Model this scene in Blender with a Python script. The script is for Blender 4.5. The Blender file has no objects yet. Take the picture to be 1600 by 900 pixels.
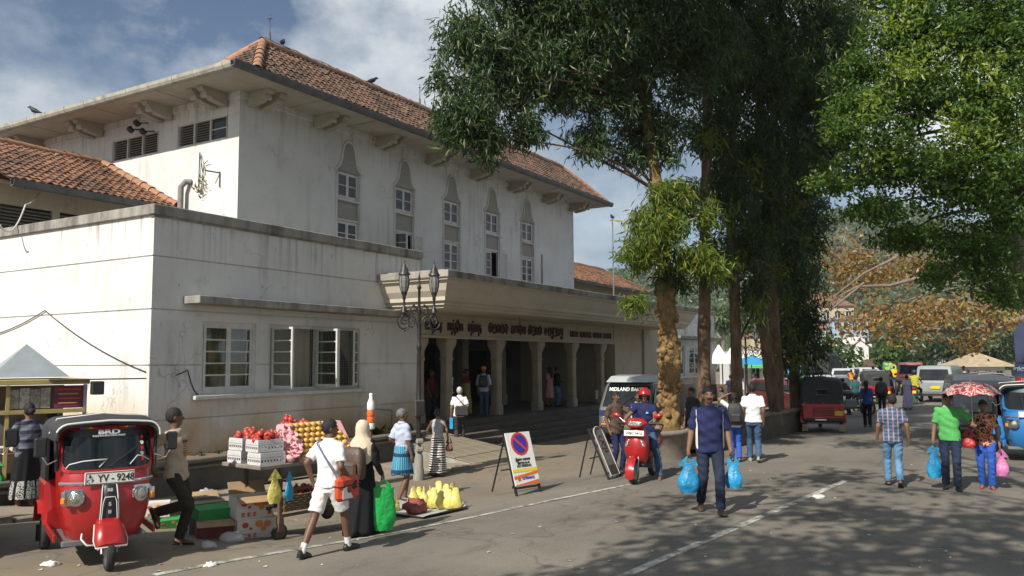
import bpy, bmesh, math, random
import numpy as np
from mathutils import Vector, Matrix, noise as mnoise
from math import sin, cos, pi, radians, sqrt, atan2
S = bpy.context.scene
random.seed(7); rng = np.random.default_rng(11)

# ---------------------------------------------------------------- camera
CAM = Vector((0, 0, 2.13)); F = 1295.0
RT = Vector((0.51941938, -0.85449755, -0.00611921)).normalized()
FW = Vector((0.85145329, 0.51693626, 0.08834134)).normalized()
UP = RT.cross(FW).normalized()
cam = bpy.data.objects.new('camera', bpy.data.cameras.new('camera'))
S.collection.objects.link(cam)
m = Matrix((RT, UP, -FW)).transposed().to_4x4(); m.translation = CAM
cam.matrix_world = m
cam.data.sensor_width = 36; cam.data.lens = F / 1600 * 36
cam.data.clip_start = 0.1; cam.data.clip_end = 3000
S.camera = cam

# ---------------------------------------------------------------- sun, sky, exposure
SUN_EL = radians(40.5); SUN_AZ = radians(176)          # where the sun stands: back-left along the facade
sd = Vector((cos(SUN_AZ) * cos(SUN_EL), sin(SUN_AZ) * cos(SUN_EL), sin(SUN_EL)))
sun = bpy.data.objects.new('sun', bpy.data.lights.new('sun', 'SUN'))
S.collection.objects.link(sun)
sun.data.energy = 4.8; sun.data.angle = radians(0.55); sun.data.color = (1.0, 0.94, 0.85)
sun.rotation_euler = sd.to_track_quat('Z', 'Y').to_euler()
sun.location = (-20, 10, 40)
W = bpy.data.worlds.new('World'); S.world = W; W.use_nodes = True
nt = W.node_tree; nt.nodes.clear(); N = nt.nodes.new; L = nt.links.new
out = N('ShaderNodeOutputWorld'); bg = N('ShaderNodeBackground'); bg.inputs['Strength'].default_value = 0.066
sky = N('ShaderNodeTexSky'); sky.sky_type = 'NISHITA'; sky.sun_disc = False
sky.sun_elevation = SUN_EL; sky.sun_rotation = atan2(sd.x, sd.y)
sky.air_density = 1.0; sky.dust_density = 0.6; sky.ozone_density = 1.6
tc = N('ShaderNodeTexCoord'); mp = N('ShaderNodeMapping'); mp.inputs['Scale'].default_value = (1, 1, 1.5)
mp.inputs['Location'].default_value = (0.35, 0.1, 0.0)
L(tc.outputs['Generated'], mp.inputs['Vector'])
n1 = N('ShaderNodeTexNoise'); n1.inputs['Scale'].default_value = 3.0; n1.inputs['Detail'].default_value = 12; n1.inputs['Roughness'].default_value = 0.58; n1.inputs['Distortion'].default_value = 0
L(mp.outputs[0], n1.inputs['Vector'])
r1 = N('ShaderNodeValToRGB'); r1.color_ramp.elements[0].position = 0.40; r1.color_ramp.elements[1].position = 0.56
L(n1.outputs[0], r1.inputs[0])
n2 = N('ShaderNodeTexNoise'); n2.inputs['Scale'].default_value = 3.4; n2.inputs['Detail'].default_value = 12; n2.inputs['Roughness'].default_value = 0.6
L(mp.outputs[0], n2.inputs['Vector'])
r2 = N('ShaderNodeValToRGB'); r2.color_ramp.elements[0].position = 0.36; r2.color_ramp.elements[1].position = 0.68
r2.color_ramp.elements[0].color = (3.1, 4.1, 5.3, 1); r2.color_ramp.elements[1].color = (11.0, 11.3, 11.4, 1)
L(n2.outputs[0], r2.inputs[0])
mx = N('ShaderNodeMix'); mx.data_type = 'RGBA'
L(r1.outputs[0], mx.inputs[0]); L(sky.outputs[0], mx.inputs[6]); L(r2.outputs[0], mx.inputs[7])
L(mx.outputs[2], bg.inputs['Color']); L(bg.outputs[0], out.inputs[0])
S.view_settings.view_transform = 'Standard'; S.view_settings.look = 'None'
S.view_settings.exposure = 0.36; S.view_settings.gamma = 1.0
S.render.engine = 'CYCLES'; S.cycles.max_bounces = 6; S.cycles.diffuse_bounces = 3; S.cycles.transparent_max_bounces = 12
S.cycles.use_denoising = True

# ---------------------------------------------------------------- place finding
def sst(t):
    t = min(1, max(0, t)); return t * t * (3 - 2 * t)
def gz(x, y):                                          # height of the asphalt: it dips toward the building
    return -0.36 * sst((y - 5.6) / 4.6) * sst((x - 5.6) / 4.5) * (1 - sst((x - 30) / 14)) + 0.05 * sst((6.0 - y) / 5) * sst((x - 4) / 5)
def ray(px, py):
    return FW + RT * ((px - 800) / F) - UP * ((py - 450) / F)
def gp(px, py, dz=0.0):                                # ground point seen at a photograph pixel
    d = ray(px, py); z = 0
    for _ in range(12):
        p = CAM + d * ((z + dz - CAM.z) / d.z); z = gz(p.x, p.y)
    p.z = z
    return p
def onY(px, py, y):
    d = ray(px, py); return CAM + d * ((y - CAM.y) / d.y)
def onX(px, py, x):
    d = ray(px, py); return CAM + d * ((x - CAM.x) / d.x)
def atd(px, py, depth):
    return CAM + ray(px, py) * depth
def depth_of(p): return (Vector(p) - CAM).dot(FW)
# ================================================================ helpers
COL = S.collection
def V(*a): return Vector(a)
class MB:
    """collects shapes into one mesh"""
    def __init__(s): s.v = []; s.f = []; s.mi = []; s.m = 0; s.T = None; s.sm = []
    def add(s, vs, fs, smooth=False):
        b = len(s.v)
        if s.T is not None: vs = [s.T @ Vector(p) for p in vs]
        s.v += [tuple(p) for p in vs]; s.f += [[b + i for i in f] for f in fs]
        s.mi += [s.m] * len(fs); s.sm += [smooth] * len(fs)
        return s
    def box(s, c, d, rz=0, bev=0, R=None):
        x, y, z = d[0] / 2, d[1] / 2, d[2] / 2
        if bev <= 0:
            vs = [(-x,-y,-z),(x,-y,-z),(x,y,-z),(-x,y,-z),(-x,-y,z),(x,-y,z),(x,y,z),(-x,y,z)]
            fs = [(3,2,1,0),(4,5,6,7),(0,1,5,4),(1,2,6,5),(2,3,7,6),(3,0,4,7)]
        else:
            b = min(bev, x * .95, y * .95, z * .95); vs = []; idx = {}
            for sx in (-1,1):
                for sy in (-1,1):
                    for sz in (-1,1):
                        idx[sx,sy,sz] = len(vs)
                        vs += [(sx*x, sy*(y-b), sz*(z-b)), (sx*(x-b), sy*y, sz*(z-b)), (sx*(x-b), sy*(y-b), sz*z)]
            fs = []
            def q(a): return a
            for ax in range(3):
                for sg in (-1,1):
                    o = [k for k in range(3) if k != ax]; pts = []
                    for (a, bb) in ((-1,-1),(1,-1),(1,1),(-1,1)):
                        k = [0,0,0]; k[ax] = sg; k[o[0]] = a; k[o[1]] = bb; pts.append(idx[tuple(k)] + ax)
                    flip = (sg < 0) ^ (ax == 1)
                    fs.append(pts[::-1] if flip else pts)
            for ax in range(3):
                o = [k for k in range(3) if k != ax]
                for a in (-1,1):
                    for bb in (-1,1):
                        k0 = [0,0,0]; k1 = [0,0,0]; k0[ax] = -1; k1[ax] = 1
                        for k in (k0,k1): k[o[0]] = a; k[o[1]] = bb
                        i0, i1 = idx[tuple(k0)], idx[tuple(k1)]
                        fs.append([i0+o[0], i1+o[0], i1+o[1], i0+o[1]])
            for k, i in idx.items():
                fs.append([i, i+1, i+2])
        if R is None and rz: R = Matrix.Rotation(rz, 3, 'Z')
        c = Vector(c)
        if R is not None: vs = [R @ Vector(p) + c for p in vs]
        else: vs = [Vector(p) + c for p in vs]
        return s.add(vs, fs)
    def b2(s, lo, hi, bev=0):
        lo, hi = Vector(lo), Vector(hi); return s.box((lo + hi) / 2, hi - lo, bev=bev)
    def ring(s, p, d, r, n, up=None, ry=None):
        d = Vector(d).normalized(); u = Vector(up) if up else (V(0,0,1) if abs(d.z) < .9 else V(1,0,0))
        a = d.cross(u).normalized(); b = a.cross(d).normalized(); ry = ry or r
        return [Vector(p) + a * (r * cos(2*pi*k/n)) + b * (ry * sin(2*pi*k/n)) for k in range(n)]
    def loft(s, secs, closed=True, caps=True, smooth=True):
        n = len(secs[0]); vs = [p for q in secs for p in q]; fs = []
        for i in range(len(secs) - 1):
            for k in range(n if closed else n - 1):
                k2 = (k + 1) % n; fs.append([i*n+k, i*n+k2, (i+1)*n+k2, (i+1)*n+k])
        b = len(s.f); s.add(vs, fs, smooth)
        if caps:
            s.add(secs[0], [list(range(n))[::-1]]); s.add(secs[-1], [list(range(n))])
        return s
    def cyl(s, p0, p1, r0, r1=None, n=10, caps=True, smooth=True):
        p0, p1 = Vector(p0), Vector(p1); r1 = r0 if r1 is None else r1; d = p1 - p0
        return s.loft([s.ring(p0, d, r0, n), s.ring(p1, d, r1, n)], caps=caps, smooth=smooth)
    def tube(s, pts, r, n=6, caps=True):
        pts = [Vector(p) for p in pts]; m_ = len(pts); secs = []; up = None
        for i, p in enumerate(pts):
            d = (pts[min(i+1, m_-1)] - pts[max(i-1, 0)]).normalized()
            if up is None:
                u = V(0,0,1) if abs(d.z) < .9 else V(1,0,0)
                a = d.cross(u).normalized()
            else:
                a = (up - d * up.dot(d)).normalized()
            up = a; b = d.cross(a); rr = r[i] if hasattr(r, '__len__') else r
            secs.append([p + a * (rr * cos(2*pi*k/n)) + b * (rr * sin(2*pi*k/n)) for k in range(n)])
        return s.loft(secs, caps=caps)
    def lathe(s, prof, o=(0,0,0), n=14, axis='z', smooth=True, caps=True):
        o = Vector(o); secs = []
        for r, h in prof:
            q = []
            for k in range(n):
                a = 2*pi*k/n; c_, s_ = r*cos(a), r*sin(a)
                q.append(o + (V(c_, s_, h) if axis == 'z' else V(h, c_, s_) if axis == 'x' else V(s_, h, c_)))
            secs.append(q)
        return s.loft(secs, caps=caps, smooth=smooth)
    def ball(s, c, r, n=10, m_=6, R=None, cut=None, fn=None):
        r = (r, r, r) if not hasattr(r, '__len__') else r; vs = []; fs = []
        for i in range(m_ + 1):
            t = pi * i / m_
            for k in range(n):
                a = 2*pi*k/n; p = V(r[0]*sin(t)*cos(a), r[1]*sin(t)*sin(a), r[2]*cos(t))
                if fn: p = fn(p)
                if R is not None: p = R @ p
                vs.append(p + Vector(c))
        for i in range(m_):
            for k in range(n):
                f = [i*n+k, (i+1)*n+k, (i+1)*n+(k+1)%n, i*n+(k+1)%n]
                if i == 0: f = [f[0], f[1], f[2]]
                elif i == m_ - 1: f = [f[0], f[1], f[3]]
                if cut and all(cut(vs[j]) for j in f): continue
                fs.append(f)
        return s.add(vs, fs, True)
    def prism(s, poly, p0, ax_u, ax_v, ax_n, h, caps=True, smooth=False):
        """2-D outline on (u,v) pushed along n by h"""
        p0, u, v, n = Vector(p0), Vector(ax_u), Vector(ax_v), Vector(ax_n)
        a = [p0 + u * x + v * y for x, y in poly]; b = [q + n * h for q in a]
        return s.loft([a, b], caps=caps, smooth=smooth)
    def quad(s, a, b, c, d): return s.add([a, b, c, d], [[0,1,2,3]])
    def build(s, name, mats, parent=None, world=False, loc=None):
        me = bpy.data.meshes.new(name)
        me.from_pydata(s.v, [], s.f)
        mats = mats if isinstance(mats, (list, tuple)) else [mats]
        for q in mats: me.materials.append(q)
        if s.f:
            if len(mats) > 1: me.polygons.foreach_set('material_index', s.mi)
            me.polygons.foreach_set('use_smooth', s.sm)
        me.update()
        return link(name, me, parent, world, loc)
def link(name, me, parent=None, world=False, loc=None):
    o = bpy.data.objects.new(name, me); COL.objects.link(o)
    if parent is not None:
        o.parent = parent
        if world: o.location = -base_of(parent)
    if loc is not None: o.location = loc
    return o
def base_of(o):
    p = o.location.copy()
    while o.parent is not None: o = o.parent; p = p + o.location
    return p
def tag(o, label=None, cat=None, group=None, kind=None):
    if label: o['label'] = label
    if cat: o['category'] = cat
    if group: o['group'] = group
    if kind: o['kind'] = kind
    return o
def thing(name, label, cat, loc=(0,0,0), rz=0, group=None, scale=1):
    o = bpy.data.objects.new(name, None); COL.objects.link(o); o.empty_display_size = .2
    o.location = loc; o.rotation_euler = (0, 0, rz); o.scale = (scale,) * 3
    return tag(o, label, cat, group)
KIDS = {}
def copy_tree(o, parent=None):
    c = o.copy(); COL.objects.link(c)
    if parent is not None: c.parent = parent
    for ch in o.children: copy_tree(ch, c)
    return c
def dup(o, loc, rz, label, group=None, scale=None):
    c = copy_tree(o); c.location = loc; c.rotation_euler = (0, 0, rz); c['label'] = label
    if group: c['group'] = group
    if scale: c.scale = (scale,) * 3
    return c
def np_mesh(name, v, quads, mats, mi=None, smooth=False):
    me = bpy.data.meshes.new(name); k = quads.shape[1]
    me.vertices.add(len(v)); me.vertices.foreach_set('co', np.ascontiguousarray(v, dtype=np.float32).ravel())
    me.loops.add(quads.size); me.loops.foreach_set('vertex_index', np.ascontiguousarray(quads, dtype=np.int32).ravel())
    me.polygons.add(len(quads)); me.polygons.foreach_set('loop_start', np.arange(0, quads.size, k, dtype=np.int32))
    for q in (mats if isinstance(mats, (list, tuple)) else [mats]): me.materials.append(q)
    if mi is not None: me.polygons.foreach_set('material_index', np.asarray(mi, dtype=np.int32))
    me.polygons.foreach_set('use_smooth', np.full(len(quads), smooth))
    me.update(calc_edges=True)
    return me

# ---------------------------------------------------------------- materials
MATS = {}
def base_mat(name):
    m = bpy.data.materials.new(name); m.use_nodes = True
    t = m.node_tree; b = t.nodes['Principled BSDF']
    return m, t, b, t.nodes.new, t.links.new
def M(name, col=(.5,.5,.5), rough=.6, var=.18, sc=4.0, bump=.0, bs=None, metal=0, coat=0, island=0, dirt=0, dcol=(.05,.04,.03), spec=.5, stretch=None, sheen=0, alpha=1, trans=0, dpos=(.5, .72)):
    if name in MATS: return MATS[name]
    m, t, b, N, L = base_mat(name)
    tc = N('ShaderNodeTexCoord'); src = tc.outputs['Object']
    if stretch:
        mp = N('ShaderNodeMapping'); mp.inputs['Scale'].default_value = stretch; L(src, mp.inputs[0]); src = mp.outputs[0]
    n = N('ShaderNodeTexNoise'); n.inputs['Scale'].default_value = sc; n.inputs['Detail'].default_value = 5; n.inputs['Roughness'].default_value = .6; L(src, n.inputs['Vector'])
    r = N('ShaderNodeValToRGB'); e = r.color_ramp.elements; e[0].position = .3; e[1].position = .7
    e[0].color = (*[c * (1 - var) for c in col], 1); e[1].color = (*[min(1, c * (1 + var)) for c in col], 1)
    L(n.outputs[0], r.inputs[0]); o = r.outputs[0]
    if island:
        g = N('ShaderNodeNewGeometry'); h = N('ShaderNodeHueSaturation'); mr = N('ShaderNodeMapRange')
        mr.inputs['To Min'].default_value = 1 - island; mr.inputs['To Max'].default_value = 1 + island
        L(g.outputs['Random Per Island'], mr.inputs[0]); L(mr.outputs[0], h.inputs['Value']); L(o, h.inputs['Color']); o = h.outputs[0]
    if dirt:
        n2 = N('ShaderNodeTexNoise'); n2.inputs['Scale'].default_value = sc * .45; n2.inputs['Detail'].default_value = 8; n2.inputs['Roughness'].default_value = .7; L(src, n2.inputs['Vector'])
        r2 = N('ShaderNodeValToRGB'); r2.color_ramp.elements[0].position, r2.color_ramp.elements[1].position = dpos
        r2.color_ramp.elements[1].color = (dirt, dirt, dirt, 1); L(n2.outputs[0], r2.inputs[0])
        x = N('ShaderNodeMix'); x.data_type = 'RGBA'; L(r2.outputs[0], x.inputs[0]); L(o, x.inputs[6]); x.inputs[7].default_value = (*dcol, 1); o = x.outputs[2]
    L(o, b.inputs['Base Color'])
    b.inputs['Roughness'].default_value = rough; b.inputs['Metallic'].default_value = metal
    b.inputs['Specular IOR Level'].default_value = spec
    if coat: b.inputs['Coat Weight'].default_value = coat; b.inputs['Coat Roughness'].default_value = .08
    if sheen: b.inputs['Sheen Weight'].default_value = sheen
    if trans: b.inputs['Transmission Weight'].default_value = trans
    if alpha < 1: b.inputs['Alpha'].default_value = alpha
    if bump:
        bn = N('ShaderNodeBump'); bn.inputs['Strength'].default_value = bump; bn.inputs['Distance'].default_value = .02
        n3 = N('ShaderNodeTexNoise'); n3.inputs['Scale'].default_value = bs or sc * 6; n3.inputs['Detail'].default_value = 4; L(src, n3.inputs['Vector'])
        L(n3.outputs[0], bn.inputs['Height']); L(bn.outputs[0], b.inputs['Normal'])
    MATS[name] = m; return m
def cloth(name, col, **k):
    return M('cloth_' + name, col, rough=.85, var=k.pop('var', .16), sc=k.pop('sc', 9), bump=k.pop('bump', .25), bs=28, spec=.2, **k)
def stripes(name, cols, axis=2, freq=20, axis2=None, rough=.85, edge=.5, wav=0):
    """banded cloth; axis2 crosses a second band for checks"""
    if name in MATS: return MATS[name]
    m, t, b, N, L = base_mat(name); tc = N('ShaderNodeTexCoord'); sp = N('ShaderNodeSeparateXYZ')
    src = tc.outputs['Object']
    if wav:
        nz = N('ShaderNodeTexNoise'); nz.inputs['Scale'].default_value = 3; L(src, nz.inputs['Vector'])
        va = N('ShaderNodeVectorMath'); va.operation = 'MULTIPLY_ADD'; va.inputs[1].default_value = (wav,) * 3; L(nz.outputs['Color'], va.inputs[0]); L(src, va.inputs[2]); src = va.outputs[0]
    L(src, sp.inputs[0])
    def band(ax, fr, ed):
        if ax == 'a':
            a2 = N('ShaderNodeMath'); a2.operation = 'ARCTAN2'; L(sp.outputs[1], a2.inputs[0]); L(sp.outputs[0], a2.inputs[1]); o_ = a2.outputs[0]
        else: o_ = sp.outputs[ax]
        a = N('ShaderNodeMath'); a.operation = 'MULTIPLY'; a.inputs[1].default_value = fr; L(o_, a.inputs[0])
        f = N('ShaderNodeMath'); f.operation = 'FRACT'; L(a.outputs[0], f.inputs[0])
        g = N('ShaderNodeMath'); g.operation = 'GREATER_THAN'; g.inputs[1].default_value = ed; L(f.outputs[0], g.inputs[0]); return g.outputs[0]
    x = N('ShaderNodeMix'); x.data_type = 'RGBA'; L(band(axis, freq, edge), x.inputs[0])
    x.inputs[6].default_value = (*cols[0], 1); x.inputs[7].default_value = (*cols[1], 1); o = x.outputs[2]
    if axis2 is not None:
        y = N('ShaderNodeMix'); y.data_type = 'RGBA'; L(band(axis2, freq * .8, .78), y.inputs[0]); L(o, y.inputs[6]); y.inputs[7].default_value = (*cols[2], 1); o = y.outputs[2]
    L(o, b.inputs['Base Color']); b.inputs['Roughness'].default_value = rough; b.inputs['Specular IOR Level'].default_value = .2
    MATS[name] = m; return m
def patches(name, cols, sc=14, rough=.8):
    if name in MATS: return MATS[name]
    m, t, b, N, L = base_mat(name); tc = N('ShaderNodeTexCoord'); n = N('ShaderNodeTexNoise'); n.inputs['Scale'].default_value = sc; n.inputs['Detail'].default_value = 1.5; n.inputs['Distortion'].default_value = .6
    L(tc.outputs['Object'], n.inputs['Vector']); r = N('ShaderNodeValToRGB'); r.color_ramp.interpolation = 'CONSTANT'
    for i, c in enumerate(cols):
        e = r.color_ramp.elements[i] if i < 2 else r.color_ramp.elements.new(.5)
    for i, c in enumerate(cols):
        e = r.color_ramp.elements[i]; e.position = 0 if i == 0 else .36 + .3 * (i - 1) / max(1, len(cols) - 1); e.color = (*c, 1)
    L(n.outputs[0], r.inputs[0]); L(r.outputs[0], b.inputs['Base Color']); b.inputs['Roughness'].default_value = rough
    MATS[name] = m; return m
def glass_mat(name, col=(.02,.025,.03), rough=.04):
    return M(name, col, rough=rough, var=.3, sc=1.5, spec=.8)
def leaf_mat(name, c0, c1, trans=.35, c2=None):
    if name in MATS: return MATS[name]
    m = bpy.data.materials.new(name); m.use_nodes = True; t = m.node_tree; t.nodes.clear(); N = t.nodes.new; L = t.links.new
    o = N('ShaderNodeOutputMaterial'); g = N('ShaderNodeNewGeometry'); r = N('ShaderNodeValToRGB')
    r.color_ramp.elements[0].color = (*c0, 1); r.color_ramp.elements[1].color = (*c1, 1)
    if c2: e = r.color_ramp.elements.new(.93); e.color = (*c1, 1); r.color_ramp.elements[-1].color = (*c2, 1)
    L(g.outputs['Random Per Island'], r.inputs[0])
    p = N('ShaderNodeBsdfPrincipled'); p.inputs['Roughness'].default_value = .42; p.inputs['Specular IOR Level'].default_value = .45; L(r.outputs[0], p.inputs['Base Color'])
    tr = N('ShaderNodeBsdfTranslucent'); h = N('ShaderNodeHueSaturation'); h.inputs['Value'].default_value = 1.7; h.inputs['Saturation'].default_value = 1.15; h.inputs['Hue'].default_value = .495; L(r.outputs[0], h.inputs['Color']); L(h.outputs[0], tr.inputs[0])
    x = N('ShaderNodeMixShader'); x.inputs[0].default_value = trans; L(p.outputs[0], x.inputs[1]); L(tr.outputs[0], x.inputs[2]); L(x.outputs[0], o.inputs[0])
    MATS[name] = m; return m
def plaster(name, col, streak=.5, base_dirt=0, zb=0.0, speck=.5, top=None):
    """painted render with rain streaks, mildew specks and mud splash low down"""
    if name in MATS: return MATS[name]
    m, t, b, N, L = base_mat(name); tc = N('ShaderNodeTexCoord'); g = N('ShaderNodeNewGeometry'); P = g.outputs['Position']
    def noise(sc, det, st=None, rough=.6):
        n = N('ShaderNodeTexNoise'); n.inputs['Scale'].default_value = sc; n.inputs['Detail'].default_value = det; n.inputs['Roughness'].default_value = rough
        if st:
            mp = N('ShaderNodeMapping'); mp.inputs['Scale'].default_value = st; L(P, mp.inputs[0]); L(mp.outputs[0], n.inputs['Vector'])
        else: L(P, n.inputs['Vector'])
        return n.outputs[0]
    def ramp(s, a, bb, v0=0, v1=1):
        r = N('ShaderNodeMapRange'); r.inputs['From Min'].default_value = a; r.inputs['From Max'].default_value = bb; r.inputs['To Min'].default_value = v0; r.inputs['To Max'].default_value = v1; L(s, r.inputs[0]); return r.outputs[0]
    def mix(f, a, c, mode='MIX'):
        x = N('ShaderNodeMix'); x.data_type = 'RGBA'; x.blend_type = mode; L(f, x.inputs[0])
        if isinstance(a, tuple): x.inputs[6].default_value = (*a, 1)
        else: L(a, x.inputs[6])
        x.inputs[7].default_value = (*c, 1); return x.outputs[2]
    o = mix(ramp(noise(.7, 5), .35, .7), col, tuple(c * .86 for c in col))
    mk = N('ShaderNodeMath'); mk.operation = 'MULTIPLY'; L(ramp(noise(1.0, 6, (4, 4, .3)), .50, .72, 0, streak * 1.3), mk.inputs[0]); L(ramp(noise(.35, 4), .45, .62), mk.inputs[1])
    o = mix(mk.outputs[0], o, (.17, .16, .14))
    o = mix(ramp(noise(.55, 9, None, .7), .55, .62, 0, .22), o, tuple(c * .62 for c in col))
    o = mix(ramp(noise(9, 4, (1, 1, .5)), .66, .72, 0, speck * .7), o, (.06, .06, .055))
    o = mix(ramp(noise(2.2, 8, None, .75), .6, .75, 0, streak * .6), o, (.30, .27, .22))
    if base_dirt:
        sp = N('ShaderNodeSeparateXYZ'); L(P, sp.inputs[0])
        a = ramp(sp.outputs[2], zb + 1.6, zb + .5); nz = ramp(noise(.6, 6, (1, 1, .8)), .30, .52)
        mu = N('ShaderNodeMath'); mu.operation = 'MULTIPLY'; L(a, mu.inputs[0]); L(nz, mu.inputs[1])
        m2 = N('ShaderNodeMath'); m2.operation = 'MULTIPLY'; m2.inputs[1].default_value = base_dirt; L(mu.outputs[0], m2.inputs[0])
        o = mix(m2.outputs[0], o, (.40, .25, .07))
    if top:                                              # drip marks under the coping
        sp = N('ShaderNodeSeparateXYZ'); L(P, sp.inputs[0]); mu = N('ShaderNodeMath'); mu.operation = 'MULTIPLY'; L(ramp(sp.outputs[2], top - 1.1, top), mu.inputs[0]); L(ramp(noise(1.0, 5, (7, 7, .25)), .52, .68, 0, .5), mu.inputs[1]); o = mix(mu.outputs[0], o, (.09, .085, .075))
    vo = N('ShaderNodeTexVoronoi'); vo.feature = 'DISTANCE_TO_EDGE'; vo.inputs['Scale'].default_value = .45; wv = N('ShaderNodeVectorMath'); wv.operation = 'MULTIPLY_ADD'; nv = N('ShaderNodeTexNoise'); nv.inputs['Scale'].default_value = 2; L(P, nv.inputs['Vector']); wv.inputs[1].default_value = (1,) * 3; L(nv.outputs['Color'], wv.inputs[0]); L(P, wv.inputs[2]); L(wv.outputs[0], vo.inputs['Vector'])
    mc = N('ShaderNodeMath'); mc.operation = 'MULTIPLY'; L(ramp(vo.outputs[0], .008, .002, 0, .38), mc.inputs[0]); L(ramp(noise(.5, 3), .5, .6), mc.inputs[1]); o = mix(mc.outputs[0], o, (.16, .15, .13))
    L(o, b.inputs['Base Color']); b.inputs['Roughness'].default_value = .85; b.inputs['Specular IOR Level'].default_value = .25
    bn = N('ShaderNodeBump'); bn.inputs['Strength'].default_value = .25; bn.inputs['Distance'].default_value = .02; L(noise(7, 6), bn.inputs['Height']); L(bn.outputs[0], b.inputs['Normal'])
    MATS[name] = m; return m
white = M('white_paint', (.72, .71, .68), .5, .08, 3)
black = M('black_plastic', (.018, .018, .02), .45, .3, 6)
rubber = M('rubber', (.02, .02, .02), .85, .3, 12, bump=.2, dirt=.3, dcol=(.12, .1, .08))
chrome = M('chrome', (.62, .62, .62), .16, .08, 6, metal=1)
steel = M('galvanised_steel', (.34, .35, .36), .42, .2, 8, metal=.85)
iron = M('dark_iron', (.025, .024, .026), .4, .35, 8, bump=.15, metal=.3, dirt=.25, dcol=(.12, .08, .05))
_fonts = {}
def text_mesh(s, size, ext=.004, bold=0, sx=1, align='CENTER'):
    c = bpy.data.curves.new('txt', 'FONT'); c.body = s; c.size = size; c.extrude = ext; c.align_x = align; c.offset = bold; c.resolution_u = 3
    o = bpy.data.objects.new('txt', c); TS.collection.objects.link(o)
    dg = workshop_dg()
    me = bpy.data.meshes.new_from_object(o.evaluated_get(dg)); bpy.data.objects.remove(o); bpy.data.curves.remove(c)
    if sx != 1:
        for v in me.vertices: v.co.x *= sx
    return me
TS = bpy.data.scenes.new('workshop')
def workshop_dg():
    with bpy.context.temp_override(scene=TS, view_layer=TS.view_layers[0]):
        dg = bpy.context.evaluated_depsgraph_get()
    dg.update(); return dg
def text(name, s, size, mat, parent, pos, xdir, updir, ext=.004, bold=0, sx=1, world=False, align='CENTER', label=None):
    me = text_mesh(s, size, ext, bold, sx, align)
    x = Vector(xdir).normalized(); u = Vector(updir).normalized(); n = x.cross(u)
    me.transform(Matrix(((x.x, u.x, n.x, pos[0]), (x.y, u.y, n.y, pos[1]), (x.z, u.z, n.z, pos[2]), (0, 0, 0, 1))))
    me.materials.clear(); me.materials.append(mat)
    o = link(name, me, parent, world)
    if label: o['label'] = label
    return o
# ================================================================ ground
def asphalt_mat():
    m, t, b, N, L = base_mat('asphalt'); g = N('ShaderNodeNewGeometry'); P = g.outputs['Position']
    def noise(sc, det=5, rough=.6, st=None):
        n = N('ShaderNodeTexNoise'); n.inputs['Scale'].default_value = sc; n.inputs['Detail'].default_value = det; n.inputs['Roughness'].default_value = rough
        if st:
            mp = N('ShaderNodeMapping'); mp.inputs['Scale'].default_value = st; L(P, mp.inputs[0]); L(mp.outputs[0], n.inputs['Vector'])
        else: L(P, n.inputs['Vector'])
        return n.outputs[0]
    def mr(s, a, c, v0=0, v1=1):
        r = N('ShaderNodeMapRange'); r.inputs['From Min'].default_value = a; r.inputs['From Max'].default_value = c; r.inputs['To Min'].default_value = v0; r.inputs['To Max'].default_value = v1; L(s, r.inputs[0]); return r.outputs[0]
    def mix(f, a, c):
        x = N('ShaderNodeMix'); x.data_type = 'RGBA'; L(f, x.inputs[0])
        if isinstance(a, tuple): x.inputs[6].default_value = (*a, 1)
        else: L(a, x.inputs[6])
        x.inputs[7].default_value = (*c, 1); return x.outputs[2]
    o = mix(mr(noise(.35, 6), .38, .62), (.195, .174, .140), (.118, .107, .089))
    o = mix(mr(noise(.16, 3, .5, (.5, 1, 1)), .60, .615, 0, .45), o, (.075, .07, .062))
    o = mix(mr(noise(3.2, 6, .75), .60, .70, 0, .5), o, (.06, .055, .05))
    o = mix(mr(noise(1.2, 4, .6, (.06, 1.6, 1)), .55, .75, 0, .45), o, (.20, .182, .15))
    o = mix(mr(noise(60, 3), .45, .75, 0, .7), o, (.27, .245, .205))
    o = mix(mr(noise(.9, 7, .7, (.35, 1, 1)), .55, .7, 0, .6), o, (.055, .052, .048))
    sp = N('ShaderNodeSeparateXYZ'); L(P, sp.inputs[0])
    a = mr(sp.outputs[1], 6.6, 8.6); nz = mr(noise(.55, 6), .36, .6); mu = N('ShaderNodeMath'); mu.operation = 'MULTIPLY'; L(a, mu.inputs[0]); L(nz, mu.inputs[1])
    mz = N('ShaderNodeMath'); mz.operation = 'MULTIPLY'; mz.inputs[1].default_value = .75; L(mu.outputs[0], mz.inputs[0])
    o = mix(mz.outputs[0], o, (.24, .19, .125))
    o = mix(mr(noise(2.1, 4, .5), .68, .74, 0, .5), o, (.035, .034, .033))
    vo = N('ShaderNodeTexVoronoi'); vo.feature = 'DISTANCE_TO_EDGE'; vo.inputs['Scale'].default_value = .35
    wv = N('ShaderNodeVectorMath'); wv.operation = 'MULTIPLY_ADD'; nv = N('ShaderNodeTexNoise'); nv.inputs['Scale'].default_value = 1.4; L(P, nv.inputs['Vector']); wv.inputs[1].default_value = (1.2,) * 3; L(nv.outputs['Color'], wv.inputs[0]); L(P, wv.inputs[2]); L(wv.outputs[0], vo.inputs['Vector'])
    o = mix(mr(vo.outputs[0], .010, .002, 0, .35), o, (.045, .042, .038))
    L(o, b.inputs['Base Color']); b.inputs['Roughness'].default_value = .8; b.inputs['Specular IOR Level'].default_value = .3
    bn = N('ShaderNodeBump'); bn.inputs['Strength'].default_value = .5; bn.inputs['Distance'].default_value = .012; L(noise(70, 3), bn.inputs['Height']); L(bn.outputs[0], b.inputs['Normal'])
    return m
asph = asphalt_mat()
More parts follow.
